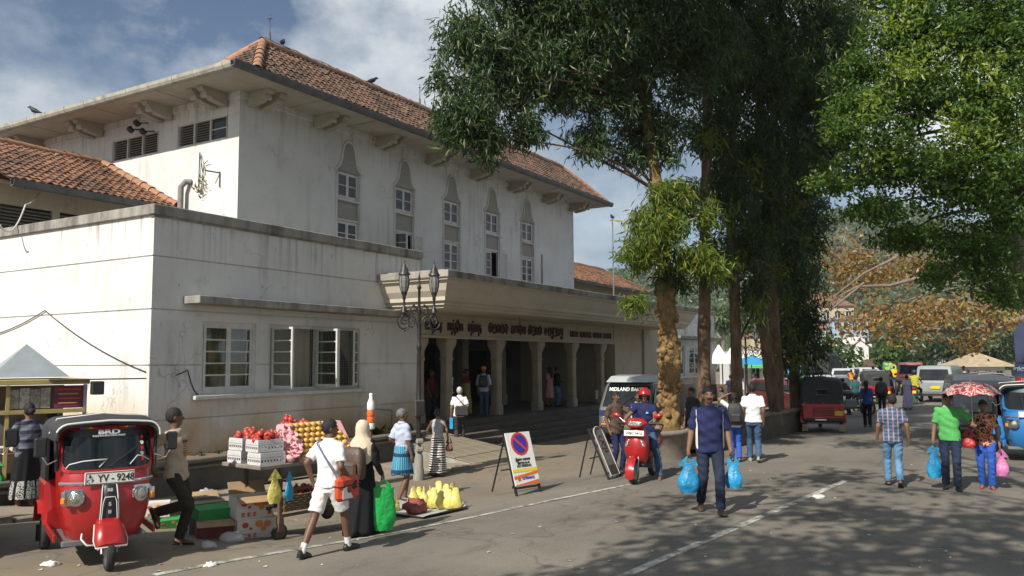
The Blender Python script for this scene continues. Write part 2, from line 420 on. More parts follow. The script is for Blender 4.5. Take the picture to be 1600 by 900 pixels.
gx = np.concatenate([np.array([-400, -150, -60, -20]), np.arange(-8, 52, .5), np.array([55, 65, 80, 110, 160, 250, 400, 700])])
gy = np.concatenate([np.array([-500, -200, -80, -30]), np.arange(-12, 18, .5), np.array([20, 30, 60, 120, 250, 500])])
gv = np.array([(x, y, gz(x, y)) for x in gx for y in gy]); ny = len(gy)
ii = np.array([(i*ny+j, (i+1)*ny+j, (i+1)*ny+j+1, i*ny+j+1) for i in range(len(gx)-1) for j in range(ny-1)])
tag(link('ground', np_mesh('ground', gv, ii, asph, smooth=True)), kind='structure')
paint = M('road_paint', (.46, .45, .40), .7, .4, 9, dirt=1.0, dcol=(.13, .117, .097), dpos=(.44, .60))
def strip(name, pts, w, mat, h=.005):
    mb = MB(); secs = []
    for i, p in enumerate(pts):
        q = pts[min(i+1, len(pts)-1)] - pts[max(i-1, 0)]; n = V(-q.y, q.x, 0).normalized() * w / 2
        a, c = p + n, p - n; secs.append([V(a.x, a.y, gz(a.x, a.y) + h), V(c.x, c.y, gz(c.x, c.y) + h)])
    mb.loft(secs, closed=False, caps=False, smooth=False)
    return tag(mb.build(name, mat), kind='structure')
def seg(a, b, n=30): return [a.lerp(b, i / n) for i in range(n + 1)]
strip('road_marking', seg(gp(240, 899), gp(560, 842)) + seg(gp(565, 841), gp(985, 757)), .11, paint)
strip('road_marking', seg(gp(978, 899), gp(1322, 751)), .12, paint)
strip('road_marking', seg(V(26, 2.2, 0), V(31, 2.1, 0)), .12, paint)
# raised pavement with kerb stones along the planter
concrete = M('worn_concrete', (.27, .225, .165), .9, .25, 1.2, bump=.3, bs=25, dirt=.5, dcol=(.13, .105, .075))
kerbm = M('kerb_stone', (.22, .19, .15), .9, .25, 3, bump=.3, dirt=.5, dcol=(.07, .06, .05))
def kerb_y(x): return 11.9 - (x - 5.5) * .085
mb = MB(); secs = []
for i in range(27):
    x = -4 + i * .8; y = kerb_y(x); z0 = gz(x, y) + .09; secs.append([V(x, y + .15, z0), V(x, 13.3, max(z0, gz(x, 13.3) + .09)), V(x, 13.3, -.7), V(x, y + .15, -.7)])
mb.loft(secs, smooth=False); pav = tag(mb.build('pavement', concrete), kind='structure')
me = None
for i in range(18):
    x = -4 + i * 1.15
    if x > 15.6: break
    a, b_ = V(x, kerb_y(x), 0), V(x + 1.13, kerb_y(x + 1.13), 0); c = (a + b_) / 2; rz = atan2(b_.y - a.y, b_.x - a.x)
    if me is None:
        mb = MB(); mb.box((0, 0, 0), (1.13, .15, .5), bev=.018); o = mb.build('kerb_stone', kerbm, pav); me = o.data
    else: o = link('kerb_stone', me, pav)
    o.location = (c.x, c.y + .07, gz(c.x, c.y) - .155 + .01 * sin(i * 2.3)); o.rotation_euler = (.02 * sin(i), .006 * sin(i * 3), rz)

# ================================================================ market hall
YF = 14.4; YU = 18.0; XC = 10.15; XU = 15.22; XR = 35.4; FL = .40
wall_w = plaster('plaster_wall', (.68, .675, .65), .5, .85, .05, top=5.0)
wall_u = plaster('plaster_upper', (.66, .66, .64), .4, 0, top=9.5)
cream = plaster('plaster_cream', (.46, .41, .31), .35, 0, speck=.3)
mould = M('mildewed_concrete', (.27, .255, .225), .9, .4, 3.2, bump=.4, bs=18, stretch=(1, 1, .3), dirt=.95, dcol=(.035, .034, .03))
soffit_m = M('soffit_board', (.38, .35, .29), .85, .12, 1.5, dirt=.35, dcol=(.2, .16, .11))
frame_m = M('window_paint', (.56, .56, .53), .5, .12, 5, dirt=.25, dcol=(.2, .18, .15))
pane_m = M('window_glass', (.022, .024, .025), .08, .4, 2, spec=.45)
clear_p = bpy.data.materials.new('clear_pane'); clear_p.use_nodes = True; t_ = clear_p.node_tree; t_.nodes.clear()
o_, a_, b_, x_ = (t_.nodes.new('ShaderNode' + k) for k in ('OutputMaterial', 'BsdfTransparent', 'BsdfGlossy', 'MixShader')); a_.inputs[0].default_value = (.72, .76, .72, 1); b_.inputs[1].default_value = .05; x_.inputs[0].default_value = .10
for p_, q_ in ((a_.outputs[0], x_.inputs[1]), (b_.outputs[0], x_.inputs[2]), (x_.outputs[0], o_.inputs[0])): t_.links.new(p_, q_)
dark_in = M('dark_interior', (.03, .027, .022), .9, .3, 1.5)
curtain = M('beige_curtain', (.40, .37, .27), .95, .3, 3, stretch=(6, 1, .3))
pebble = M('pebble_dash', (.32, .31, .28), .95, .35, 40, bump=.9, bs=45)
hall = thing('market_hall', 'long white two storey hall with red tiled hip roof and entrance canopy', 'building', (22, 14.4, 0))
def HP(name, mb, mat, parent=None): return mb.build(name, mat, parent or hall, world=True)
def wall(mb, o, u, n, u0, u1, z0, z1, holes=(), depth=.22, grooves=()):
    o, u, n = Vector(o), Vector(u), Vector(n); Z = V(0, 0, 1)
    us = sorted({u0, u1, *[h[0] for h in holes], *[h[1] for h in holes]})
    zs = sorted({z0, z1, *[h[2] for h in holes], *[h[3] for h in holes], *[g - .014 for g in grooves], *[g + .014 for g in grooves]})
    P = lambda a, z, d: o + u * a + Z * z + n * d
    for i in range(len(us) - 1):
        for j in range(len(zs) - 1):
            a, b_, c, d = us[i], us[i+1], zs[j], zs[j+1]; ma, mz = (a + b_) / 2, (c + d) / 2
            if any(h[0] < ma < h[1] and h[2] < mz < h[3] for h in holes): continue
            g = any(abs(mz - q) < .013 for q in grooves); e = -.028 if g else 0
            mb.quad(P(a, c, e), P(b_, c, e), P(b_, d, e), P(a, d, e))
            if g:
                mb.quad(P(a, c, 0), P(b_, c, 0), P(b_, c, e), P(a, c, e)); mb.quad(P(a, d, e), P(b_, d, e), P(b_, d, 0), P(a, d, 0))
    for h in holes:
        a, b_, c, d = h[:4]; q = -depth
        for (p0, p1) in (((a, c), (b_, c)), ((b_, c), (b_, d)), ((b_, d), (a, d)), ((a, d), (a, c))):
            mb.quad(P(*p0, 0), P(*p1, 0), P(*p1, q), P(*p0, q))
    return mb
# --- low front wing: side wall (sunlit) and street wall
W1 = (11.34, 12.78, 1.49, 3.0); W2 = (13.17, 16.17, 1.49, 3.0)
W1u, W2u = [(a - XC, b_ - XC, c, d) for a, b_, c, d in (W1, W2)]
gr = (1.02, 2.1, 3.2, 4.25)
mb = MB(); wall(mb, (XC, YF, 0), (1, 0, 0), (0, -1, 0), 0, 18.7 - XC, -.9, 5.06, [W1u, W2u], .2, gr)
HP('wall', mb, wall_w)
mb = MB(); wall(mb, (XC, YF, 0), (0, 1, 0), (-1, 0, 0), 0, 22, -.9, 5.06, (), .2, gr); HP('wall', mb, wall_w)
mb = MB(); mb.b2((XC - .07, YF - .07, 5.06), (18.75, YF + .3, 5.27), .015); mb.b2((XC - .07, YF + .302, 5.06), (XC + .28, YF + 22, 5.27), .015)
mb.b2((XC - .03, YF - .03, 5.02), (18.7, YF + .1, 5.058)); HP('coping', mb, mould)
mb = MB(); mb.b2((XC + .1, YF + .1, 4.8), (18.6, 25, 4.86)); HP('flat_roof', mb, mould)
# window hood and sill
mb = MB(); mb.b2((10.86, YF - .52, 3.33), (17.62, YF - .002, 3.49), .012); HP('window_hood', mb, mould)
mb = MB(); mb.b2((11.12, YF - .14, 1.39), (16.38, YF - .003, 1.475), .01); HP('window_sill', mb, frame_m)
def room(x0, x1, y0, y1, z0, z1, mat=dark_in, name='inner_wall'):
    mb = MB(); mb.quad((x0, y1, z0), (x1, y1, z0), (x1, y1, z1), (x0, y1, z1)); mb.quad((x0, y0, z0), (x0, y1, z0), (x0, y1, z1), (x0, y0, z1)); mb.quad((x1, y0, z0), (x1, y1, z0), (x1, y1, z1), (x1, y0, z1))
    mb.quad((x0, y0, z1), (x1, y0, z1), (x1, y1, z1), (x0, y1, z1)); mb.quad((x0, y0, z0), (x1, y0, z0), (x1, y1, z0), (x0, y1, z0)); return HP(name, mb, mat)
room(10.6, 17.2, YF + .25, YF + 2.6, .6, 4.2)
def curtain_part(x0, x1, y, z0, z1, amp=.035, f=32, gather=0, parent=None):
    mb = MB(); n = 60; secs = []
    for z in np.linspace(z1, z0, 8):
        t = (z1 - z) / (z1 - z0); row = []
        for i in range(n + 1):
            s_ = i / n; x = x0 + (x1 - x0) * s_; x = x + gather * (x1 - x) * sst(t * 1.3) * .8
            row.append(V(x, y + amp * sin(f * x) + .4 * amp * sin(f * 2.3 * x + 3 * t), z))
        secs.append(row)
    mb.loft(secs, closed=False, caps=False); return HP('curtain', mb, curtain, parent)
PANES = {}
def casement(parent, x0, x1, z0, z1, cols, rows, y, stile=.06, bar=.028, glass=True, hinge=None, ang=0, name='casement', mat=None, pm=None):
    """glazed leaf in the plane Y=y; turned about a hinge when open; panes are pieces of their own"""
    w = x1 - x0; h = z1 - z0
    T = Matrix.Identity(4)
    if hinge is not None: T = Matrix.Translation((hinge, y, 0)) @ Matrix.Rotation(ang, 4, 'Z') @ Matrix.Translation((-hinge, -y, 0))
    mb = MB(); mb.T = T
    mb.b2((x0, y, z0), (x0 + stile, y + .045, z1)); mb.b2((x1 - stile, y, z0), (x1, y + .045, z1))
    mb.b2((x0 + stile, y + .002, z0), (x1 - stile, y + .043, z0 + stile * 1.3)); mb.b2((x0 + stile, y + .002, z1 - stile), (x1 - stile, y + .043, z1))
    ix0, ix1, iz0, iz1 = x0 + stile, x1 - stile, z0 + stile * 1.3, z1 - stile
    for c in range(1, cols): xx = ix0 + (ix1 - ix0) * c / cols; mb.b2((xx - bar / 2, y + .004, iz0), (xx + bar / 2, y + .04, iz1))
    for r in range(1, rows): zz = iz0 + (iz1 - iz0) * r / rows; mb.b2((ix0, y + .006, zz - bar / 2), (ix1, y + .038, zz + bar / 2))
    f = HP(name, mb, mat or frame_m, parent)
    if glass:
        pw, ph = (ix1 - ix0) / cols, (iz1 - iz0) / rows; key = (round(pw, 3), round(ph, 3), id(pm))
        for c in range(cols):
            for r in range(rows):
                ctr = T @ V(ix0 + pw * (c + .5), y + .02, iz0 + ph * (r + .5))
                if key not in PANES:
                    q = MB(); q.box((0, 0, 0), (pw, .005, ph)); o = q.build('pane', pm or pane_m, parent); PANES[key] = o.data
                else: o = link('pane', PANES[key], parent)
                o.location = ctr - base_of(parent); o.rotation_euler = (radians(rng.normal(0, .6)), 0, ang + radians(rng.normal(0, .6)))
    return f
def win_frame(x0, x1, z0, z1, y, t=.06, d=.1, mull=()):
    mb = MB(); mb.b2((x0, y, z0), (x0 + t, y + d, z1)); mb.b2((x1 - t, y, z0), (x1, y + d, z1)); mb.b2((x0 + t, y + .002, z0), (x1 - t, y + d, z0 + t)); mb.b2((x0 + t, y + .002, z1 - t), (x1 - t, y + d, z1))
    for q in mull: mb.b2((q - t / 2, y + .004, z0 + t), (q + t / 2, y + d, z1 - t))
    return HP('window', mb, frame_m)
w = win_frame(*W1, YF + .04, .07)
casement(w, 11.42, 12.06, 1.56, 2.93, 1, 5, YF + .035, pm=clear_p); casement(w, 12.06, 12.70, 1.56, 2.93, 1, 5, YF + .037, pm=clear_p)
curtain_part(11.4, 12.75, YF + .3, 1.4, 3.05, parent=w)
w = win_frame(*W2, YF + .05, .07, mull=(14.70,))
for (hx, x0, x1, a) in ((13.22, 13.22, 13.90, -92), (14.66, 13.98, 14.66, 90), (14.75, 14.75, 15.42, -97), (16.12, 15.45, 16.12, 34)):
    casement(w, x0, x1, 1.56, 2.93, 1, 5, YF - .01, .05, hinge=hx, ang=radians(a), pm=clear_p)
mb = MB()
for x0, x1 in ((13.24, 14.66), (14.74, 16.1)):
    for k in range(int((x1 - x0) / .06)): mb.box((x0 + .06 * (k + .5), YF + .13, 2.25), (.006, .006, 1.4))
    for k in range(23): mb.box(((x0 + x1) / 2, YF + .134, 1.58 + .06 * k), (x1 - x0, .006, .006))
HP('wire_mesh', mb, M('wire_mesh_paint', (.42, .41, .38), .6, .1), w)
curtain_part(13.2, 14.75, YF + .32, 1.4, 3.05, parent=w); curtain_part(15.55, 16.25, YF + .3, 1.45, 3.05, gather=1, parent=w)
# conduit and rain marks on the street wall
mb = MB(); mb.tube([(17.45, YF - .03, -.4), (17.45, YF - .03, .85), (16.5, YF - .03, .95), (16.5, YF - .03, 1.15)], .014); HP('conduit', mb, mould)
# --- entrance: beam over columns, canopy, steps
mb = MB(); wall(mb, (18.7, YF, 0), (1, 0, 0), (0, -1, 0), 0, 13.3, 2.85, 4.4, (), .3); mb.quad((18.7, YF, 2.85), (32, YF, 2.85), (32, YF + .4, 2.85), (18.7, YF + .4, 2.85))
mb.quad((18.7, YF + .4, 2.85), (32, YF + .4, 2.85), (32, YF + .4, 4.4), (18.7, YF + .4, 4.4)); HP('beam', mb, cream)
mb = MB(); mb.b2((18.72, YF - .05, 2.82), (32, YF - .002, 2.91), .01); HP('beam_moulding', mb, cream)
mb = MB(); wall(mb, (32, YF, 0), (1, 0, 0), (0, -1, 0), 0, 4.9, -.9, 4.9, (), .3, (2.1, 3.2)); mb.quad((32, YF, -.9), (32, YF + 5, -.9), (32, YF + 5, 4.9), (32, YF, 4.9)); HP('wall', mb, cream)
mb = MB(); mb.b2((34.95, YF - .12, -.6), (36.8, YF - .002, 3.6), .02); HP('pier', mb, cream)
mb = MB(); mb.quad((18.7, YF, -.9), (18.7, YF + 5, -.9), (18.7, YF + 5, 4.9), (18.7, YF, 4.9)); HP('wall', mb, cream)
mb = MB(); secs = []
for ins, z in ((.012, 4.43), (.012, 4.262), (.06, 4.26), (.06, 4.205), (.11, 4.2), (.15, 4.14), (.22, 3.95), (.33, 3.80), (.335, 3.70), (.42, 3.698), (.42, 3.60), (.50, 3.598), (.50, 3.52)):
    secs.append([V(16.8 + ins, 12.07 + ins, z), V(36.08 - ins, 12.07 + ins, z), V(36.08 - ins, 14.395, z), V(16.8 + ins, 14.395, z)])
mb.loft(secs, smooth=False); HP('canopy', mb, plaster('plaster_canopy', (.52, .475, .38), .3, 0, speck=.15))
mb = MB(); mb.b2((16.8, 12.07, 4.264), (36.08, 14.39, 4.44), .012); HP('canopy_edge', mb, mould)
mb = MB(); mb.b2((17.1, 12.4, 4.442), (36, 18, 4.5)); HP('flat_roof', mb, mould)
for x in (22.2, 29.2):
    mb = MB(); mb.cyl((x, 13.2, 2.9), (x, 13.2, 3.5), .012, n=6); HP('hanging_rod', mb, iron)
colm = M('column_stone', (.34, .29, .22), .8, .2, 1.5, bump=.2, dirt=.5, dcol=(.12, .1, .07))
cme = None
for x in (18.95, 20.35, 23.15, 25.85, 28.55, 31.1):
    if cme is None:
        mb = MB(); q = lambda h, z, d=0: [V(-h, -h + d, z), V(h, -h + d, z), V(h, h + d, z), V(-h, h + d, z)]
        def oct_(h, z, c=.28):
            k = h * c; return [V(*p, z) for p in ((-h + k, -h), (h - k, -h), (h, -h + k), (h, h - k), (h - k, h), (-h + k, h), (-h, h - k), (-h, -h + k))]
        mb.loft([oct_(.23, 0), oct_(.23, .28), oct_(.185, .34), oct_(.18, 1.75), oct_(.21, 1.78), oct_(.21, 1.85), oct_(.185, 1.88), oct_(.195, 2.05), oct_(.27, 2.2), oct_(.31, 2.3), oct_(.31, 2.446)], smooth=False)
        o = HP('column', mb, colm); cme = o.data
    else: o = link('column', cme, hall)
    o.location = V(x, YF + .28, FL) - hall.location; o.scale = (.8, .8, 1)
for x in (20.4, 23.2, 26.0, 28.7):
    o = link('column', cme, hall); o.location = V(x, YF + 3.6, FL) - hall.location; o.scale = (1, 1, 1.35)
stepm = M('step_stone', (.095, .083, .068), .85, .3, 2, bump=.3, dirt=.5, dcol=(.06, .055, .05))
for k in range(5):
    z1 = FL - .155 * k; mb = MB(); mb.b2((18.9 if k else 18.72, YF - .34 * (k + 1) if k else YF - .38, z1 - .16 if k else FL - .2), (33.2, YF - .34 * k - (.002 if k else -6), z1), .012)
    HP('step' if k else 'floor', mb, stepm)
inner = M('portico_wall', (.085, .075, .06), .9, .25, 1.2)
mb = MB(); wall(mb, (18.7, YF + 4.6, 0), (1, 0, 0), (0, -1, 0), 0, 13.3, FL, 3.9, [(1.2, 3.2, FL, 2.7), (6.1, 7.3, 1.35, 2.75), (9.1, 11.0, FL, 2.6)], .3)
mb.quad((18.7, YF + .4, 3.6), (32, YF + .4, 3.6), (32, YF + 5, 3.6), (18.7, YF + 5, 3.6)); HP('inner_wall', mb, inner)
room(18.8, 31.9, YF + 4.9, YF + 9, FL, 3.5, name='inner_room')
for x, z, wd, h in ((24.0, 2.0, 1.1, 1.3), (27.2, 2.9, 1.0, .28), (30.7, 2.3, .9, .9)):
    mb = MB(); mb.box((x, YF + 4.55, z), (wd, .06, h), bev=.02); HP('notice_board', mb, iron)
# --- right wing beyond the canopy, mirrored
R1 = (39.2 - 36.9, 40.5 - 36.9, 1.35, 2.9); R2 = (41.2 - 36.9, 43.1 - 36.9, 1.35, 2.9)
mb = MB(); wall(mb, (36.9, YF, 0), (1, 0, 0), (0, -1, 0), 0, 8.6, -.9, 4.62, [R1, R2], .2, (1.0, 2.1, 3.2, 4.1)); mb.quad((45.5, YF, -.9), (45.5, YF + 8, -.9), (45.5, YF + 8, 4.62), (45.5, YF, 4.62)); HP('wall', mb, wall_w)
mb = MB(); mb.b2((36.85, YF - .07, 4.62), (45.57, YF + .3, 4.84), .015); HP('coping', mb, mould)
mb = MB(); mb.b2((38.6, YF - .52, 3.2), (45.4, YF - .002, 3.36), .012); HP('window_hood', mb, mould)
mb = MB(); mb.b2((38.9, YF - .12, 1.25), (43.5, YF - .003, 1.33)); HP('window_sill', mb, frame_m)
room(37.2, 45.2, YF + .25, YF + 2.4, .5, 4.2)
for a, b_ in ((39.2, 40.5), (41.2, 43.1)):
    w = win_frame(a, b_, 1.35, 2.9, YF + .05, .06, .07, ((a + b_) / 2,))
    for s0, s1 in ((a + .07, (a + b_) / 2 - .04), ((a + b_) / 2 + .04, b_ - .07)): casement(w, s0, s1, 1.42, 2.83, 1, 5, YF + .045, .05)
# --- upper storey
cent = [19.62 + 2.84 * k for k in range(5)]; HW = .52
def zpx(px, py): return onY(px, py, YU).z
ZU1, ZU0 = 8.14, 7.30; ZL1, ZL0 = 6.62, 5.2                      # upper and lower sashes
mb = MB(); wall(mb, (XU, YU, 0), (1, 0, 0), (0, -1, 0), 0, XR - XU, 3.5, 9.62, [(c - HW - XU, c + HW - XU, 4.6, 8.2) for c in cent], .14); HP('wall', mb, wall_u)
LV = [(18.50, 20.60), (21.55, 23.75), (25.9, 28.2)]
mb = MB(); wall(mb, (XU, YU, 0), (0, 1, 0), (-1, 0, 0), 0, 14, 3.5, 9.62, [(a - YU, b_ - YU, 8.36, 9.06) for a, b_ in LV], .16); HP('wall', mb, wall_u)
mb = MB(); mb.quad((XR, YU, 3), (XR, YU + 14, 3), (XR, YU + 14, 9.62), (XR, YU, 9.62)); HP('wall', mb, wall_u)
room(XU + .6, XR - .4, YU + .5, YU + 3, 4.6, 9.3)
mb = MB(); mb.b2((XU - .06, YU - .06, 9.45), (XR + .06, YU + .05, 9.63)); mb.b2((XU - .061, YU + .05, 9.45), (XU + .05, YU + 14, 9.629)); HP('cornice', mb, wall_u)
def ogee(w, h):
    return [(w * a, h * b_) for a, b_ in ((1.28, 0), (1.12, .03), (.93, .10), (.78, .20), (.67, .33), (.60, .5), (.55, .68), (.47, .83), (.33, .94), (.16, .99), (0, 1))]
for k, c in enumerate(cent):
    og = ogee(.50, .95); poly = [(-x, z) for x, z in og][:] + [(x, z) for x, z in og[::-1]][1:]
    mb = MB(); mb.prism(poly, (c, YU - .006, 8.19), (1, 0, 0), (0, 0, 1), (0, 1, 0), .03); HP('ogee_panel', mb, pebble)
    for lz0, lz1, ly in ((ZU0 - .05, ZU0, .02), (ZL1, ZL1 + .05, -.02)):
        mb = MB(); mb.b2((c - HW, YU - ly, lz0), (c + HW, YU + .12, lz1)); HP('ledge', mb, wall_u)
    mb = MB(); mb.tube([(c - HW - .03, YU - .01, 4.6), (c - HW - .03, YU - .01, 8.17), (c - .62, YU - .015, 8.19)] + [(c + x * 1.05, YU - .02, 8.2 + z * 1.03) for x, z in poly] + [(c + .62, YU - .015, 8.19), (c + HW + .03, YU - .01, 8.17), (c + HW + .03, YU - .01, 4.6)], .038, n=6); HP('ogee_moulding', mb, wall_u)
    mb = MB(); mb.b2((c - HW + .01, YU + .075, ZL1 + .02), (c + HW - .01, YU + .13, ZU0 - .03)); HP('pebble_panel', mb, pebble)
    w = win_frame(c - HW + .01, c + HW - .01, ZU0, ZU1 + .04, YU + .06, .05, .05)
    casement(w, c - HW + .06, c, ZU0 + .05, ZU1, 1, 2, YU + .055, .055, .03); casement(w, c, c + HW - .06, ZU0 + .05, ZU1, 1, 2, YU + .057, .055, .03)
    w = win_frame(c - HW + .01, c + HW - .01, ZL0, ZL1, YU + .06, .05, .05)
    op = {1: (-70, 112), 3: (0, 106)}.get(k, (0, 0))
    casement(w, c - HW + .06, c - .002, ZL0 + .05, ZL1 - .05, 1, 4, YU + .055, .055, .03, hinge=c - HW + .06, ang=radians(op[0]))
    casement(w, c + .002, c + HW - .06, ZL0 + .05, ZL1 - .05, 1, 4, YU + .057, .055, .03, hinge=c + HW - .06, ang=radians(op[1] * 1.45), pm=frame_m if op[1] else None)
mb = MB(); mb.tube([(32.2, YU - .04, 4.5), (32.2, YU - .04, 6.9)], .03); HP('downpipe', mb, mould)
# louvred openings on the sunlit side
for a, b_ in LV:
    mb = MB(); t = .05
    n = 3; ys = [a + (b_ - a) * i / n for i in range(n + 1)]
    for yy in ys: mb.box((XU + .05, yy, 8.71), (.1, t, .7))
    mb.box((XU + .052, (a + b_) / 2, 8.385), (.1, b_ - a, .05)); mb.box((XU + .052, (a + b_) / 2, 9.035), (.1, b_ - a, .05)); w = HP('window', mb, frame_m)
    for i in range(n):
        if i == 0 and a < 19:
            q = MB(); q.box((XU + .06, (ys[0] + ys[1]) / 2, 8.71), (.01, ys[1] - ys[0] - .05, .6)); q.m = 0; HP('pane', q, pane_m, w)
            q = MB(); q.box((XU + .05, (ys[0] + ys[1]) / 2, 8.71), (.03, ys[1] - ys[0] - .05, .03)); HP('glazing_bar', q, frame_m, w); continue
        q = MB()
        for s_ in range(8): q.box((XU + .06, (ys[i] + ys[i+1]) / 2, 8.44 + .072 * s_), (.06, ys[i+1] - ys[i] - .052, .012), R=Matrix.Rotation(radians(-42), 3, 'Y'))
        HP('louvre', q, M('louvre_wood', (.22, .20, .165), .8, .2, 5), w)
room(XU + .2, XU + .9, YU + .3, YU + 13, 8.0, 9.3)
# brackets under the eaves: pairs of scrolled corbels
def corbel(mb, p, d, s):
    p, d, s = Vector(p), Vector(d), Vector(s); prof = [(0, 0), (0, -.36), (.5, -.30), (.56, -.24), (.66, -.27), (.74, -.20), (.74, -.12), (.82, -.12), (.86, -.04), (.86, 0)]
    mb.prism([(x, z) for x, z in prof], p - s * .11, d, (0, 0, 1), s, .22)
    mb.cyl(p + d * .66 + V(0, 0, -.2) - s * .13, p + d * .66 + V(0, 0, -.2) + s * .13, .075, n=10, smooth=False)
for px, py in ((418, 163), (519, 193), (613, 224), (690, 251), (758, 274), (815, 295), (867, 312), (908, 326)):
    x = onY(px, py, YU - .5).x; mb = MB()
    for dx in (-.22, .22): corbel(mb, (x + dx, YU - .062, 9.62), (0, -1, 0), (1, 0, 0))
    HP('eave_bracket', mb, soffit_m)
for y in (18.75, 21.15, 24.55, 27.9):
    mb = MB()
    for dx in (-.22, .22): corbel(mb, (XU - .062, y + dx, 9.62), (-1, 0, 0), (0, -1, 0))
    HP('eave_bracket', mb, soffit_m)
# soffit, gutter, roof
EX0, EX1, EY0, EY1, EZ = 13.87, 36.62, 16.59, 31.8, 9.70
mb = MB(); mb.b2((EX0, EY0, 9.624), (EX1, EY1, 9.66)); HP('soffit', mb, soffit_m)
mb = MB()
for y in (19.9, 22.8, 26.2, 29.5): mb.box(((EX0 + XU) / 2, y, 9.62), (1.3, .03, .012))
for x in np.arange(17, 36, 2.4): mb.box((x, (EY0 + YU) / 2, 9.62), (.03, 1.3, .012))
HP('soffit_batten', mb, mould)
gut = M('grey_gutter', (.10, .105, .11), .6, .3, 4, dirt=.5, dcol=(.04, .04, .04)); gut2 = M('pale_gutter', (.36, .34, .29), .7, .25, 4, dirt=.6, dcol=(.1, .09, .07))
def gutter(p0, p1, nrm, mat, parent=hall, r=.085):
    p0, p1, n = Vector(p0), Vector(p1), Vector(nrm); d = (p1 - p0).normalized(); Ln = (p1 - p0).length; mb = MB()
    prof = [(0, 0), (0, -.15), (.05, -.17), (.13, -.15), (.17, -.08), (.18, .01), (.165, .01), (.15, -.08), (.12, -.13), (.02, -.14), (.015, 0)]
    mb.prism([(x, z) for x, z in prof], p0, n, (0, 0, 1), d, Ln, smooth=False)
    k = 0
    while k < Ln: mb.prism([(x * 1.06, z * 1.06) for x, z in prof[:7]], p0 + d * (k + .3) , n, (0, 0, 1), d, .05); k += 1.0
    return mb.build('gutter', mat, parent, world=True)
gutter((EX0 - .17, EY0, EZ + .06), (EX1, EY0, EZ + .06), (0, -1, 0), gut); gutter((EX0, EY0 + .002, EZ + .06), (EX0, EY1, EZ + .06), (-1, 0, 0), gut2)
mb = MB(); mb.b2((EX0, EY0, 9.6), (EX1, EY0 + .03, EZ + .03)); mb.b2((EX0, EY0 + .03, 9.6), (EX0 + .03, EY1, EZ + .03)); HP('fascia', mb, soffit_m)
def tile_mat(name, c, dk):
    m, t, b, N, L = base_mat(name); g = N('ShaderNodeNewGeometry'); r = N('ShaderNodeValToRGB')
    cols = [dk, c, tuple(q * .7 for q in c), (c[0] * 1.25, c[1] * 1.3, c[2] * 1.3), c]
    r.color_ramp.elements[0].color = (*cols[0], 1); r.color_ramp.elements[1].color = (*cols[-1], 1)
    for i in (1, 2, 3): e = r.color_ramp.elements.new(i / 4); e.color = (*cols[i], 1)
    L(g.outputs['Random Per Island'], r.inputs[0])
    n = N('ShaderNodeTexNoise'); n.inputs['Scale'].default_value = .8; n.inputs['Detail'].default_value = 7; L(g.outputs['Position'], n.inputs['Vector'])
    mr = N('ShaderNodeMapRange'); mr.inputs['From Min'].default_value = .48; mr.inputs['From Max'].default_value = .68; mr.inputs['To Max'].default_value = .8; L(n.outputs[0], mr.inputs[0])
    x = N('ShaderNodeMix'); x.data_type = 'RGBA'; L(mr.outputs[0], x.inputs[0]); L(r.outputs[0], x.inputs[6]); x.inputs[7].default_value = (.055, .038, .028, 1)
    L(x.outputs[2], b.inputs['Base Color']); b.inputs['Roughness'].default_value = .85; return m
tile_a = tile_mat('clay_tile', (.155, .088, .058), (.065, .044, .035)); tile_b = tile_mat('clay_tile_bright', (.21, .10, .056), (.06, .04, .032))
def tiles(o, a, s, inside, U, Vv, mat, parent, tw=.21, th=.27, name='roof_tiles', sag=None):
    """courses of curved tiles on a slope; a along the eave, s up the slope"""
    o, a, s = np.array(o), np.array(a), np.array(s); n = np.cross(a, s); n *= np.sign(n[2])
    vs = []; qs = []; prof = [(0, .0), (.3, .035), (.62, .03), (.86, -.012), (1.06, .004)]; k = 0
    for r in range(int(Vv / th) + 1):
        for c in range(int(U / tw) + 1):
            u, v = c * tw, r * th
            if not inside(u + tw / 2, v + th / 2): continue
            jit = rng.normal(0, .006, 3); 
            for e, (vv, lift) in enumerate(((v - .03, .045), (v + th, .012))):
                for pu, ph in prof: vs.append(o + a * (u + pu * tw + jit[0]) + s * (vv + jit[1] * 1.5) + n * (ph + lift + jit[2] + (sag(u, v) if sag else 0)))
            for i in range(4): qs.append((k + i, k + i + 1, k + 6 + i, k + 5 + i))
            for i in range(5): vs.append(vs[k + i] - n * .03)
            for i in range(4): qs.append((k + i, k + 10 + i, k + 11 + i, k + i + 1))
            k += 15
    return tag(link(name, np_mesh(name, np.array(vs), np.array(qs), mat), parent, True), kind='stuff')
RX0, RY, RB = 14.55, 18.1, 19.62                      # steep tiled roof over the front range; flat behind it
r0 = onY(410, 67, RY); ZR = r0.z; ER = EZ + .05; r1 = V(EX1 - (r0.x - EX0), RY, ZR); RX1 = EX1 - .4
A = [V(RX0, EY0, ER), V(RX1, EY0, ER), V(RX1, RB, ER), V(RX0, RB, ER)]
mb = MB(); mb.add(A + [r0, r1], [[0, 1, 5, 4], [1, 2, 5], [2, 3, 4, 5], [3, 0, 4]]); mb.b2((EX0 + .02, EY0 + .02, EZ - .03), (EX1, EY1, ER - .004)); roof = HP('roof', mb, M('roof_underlay', (.10, .05, .03), .9))
def slope(o, a, s_, U, tin0, tin1, Ln):
    tiles(o, a, s_, lambda u, v: v / Ln * tin0 < u < U - v / Ln * tin1 and v < Ln, U, Ln, tile_a, roof, .20, .20)
fs = V(0, RY - EY0, ZR - ER); Lf = fs.length; slope(tuple(A[0]), (1, 0, 0), tuple(fs / Lf), RX1 - RX0, r0.x - RX0, RX1 - r1.x, Lf)
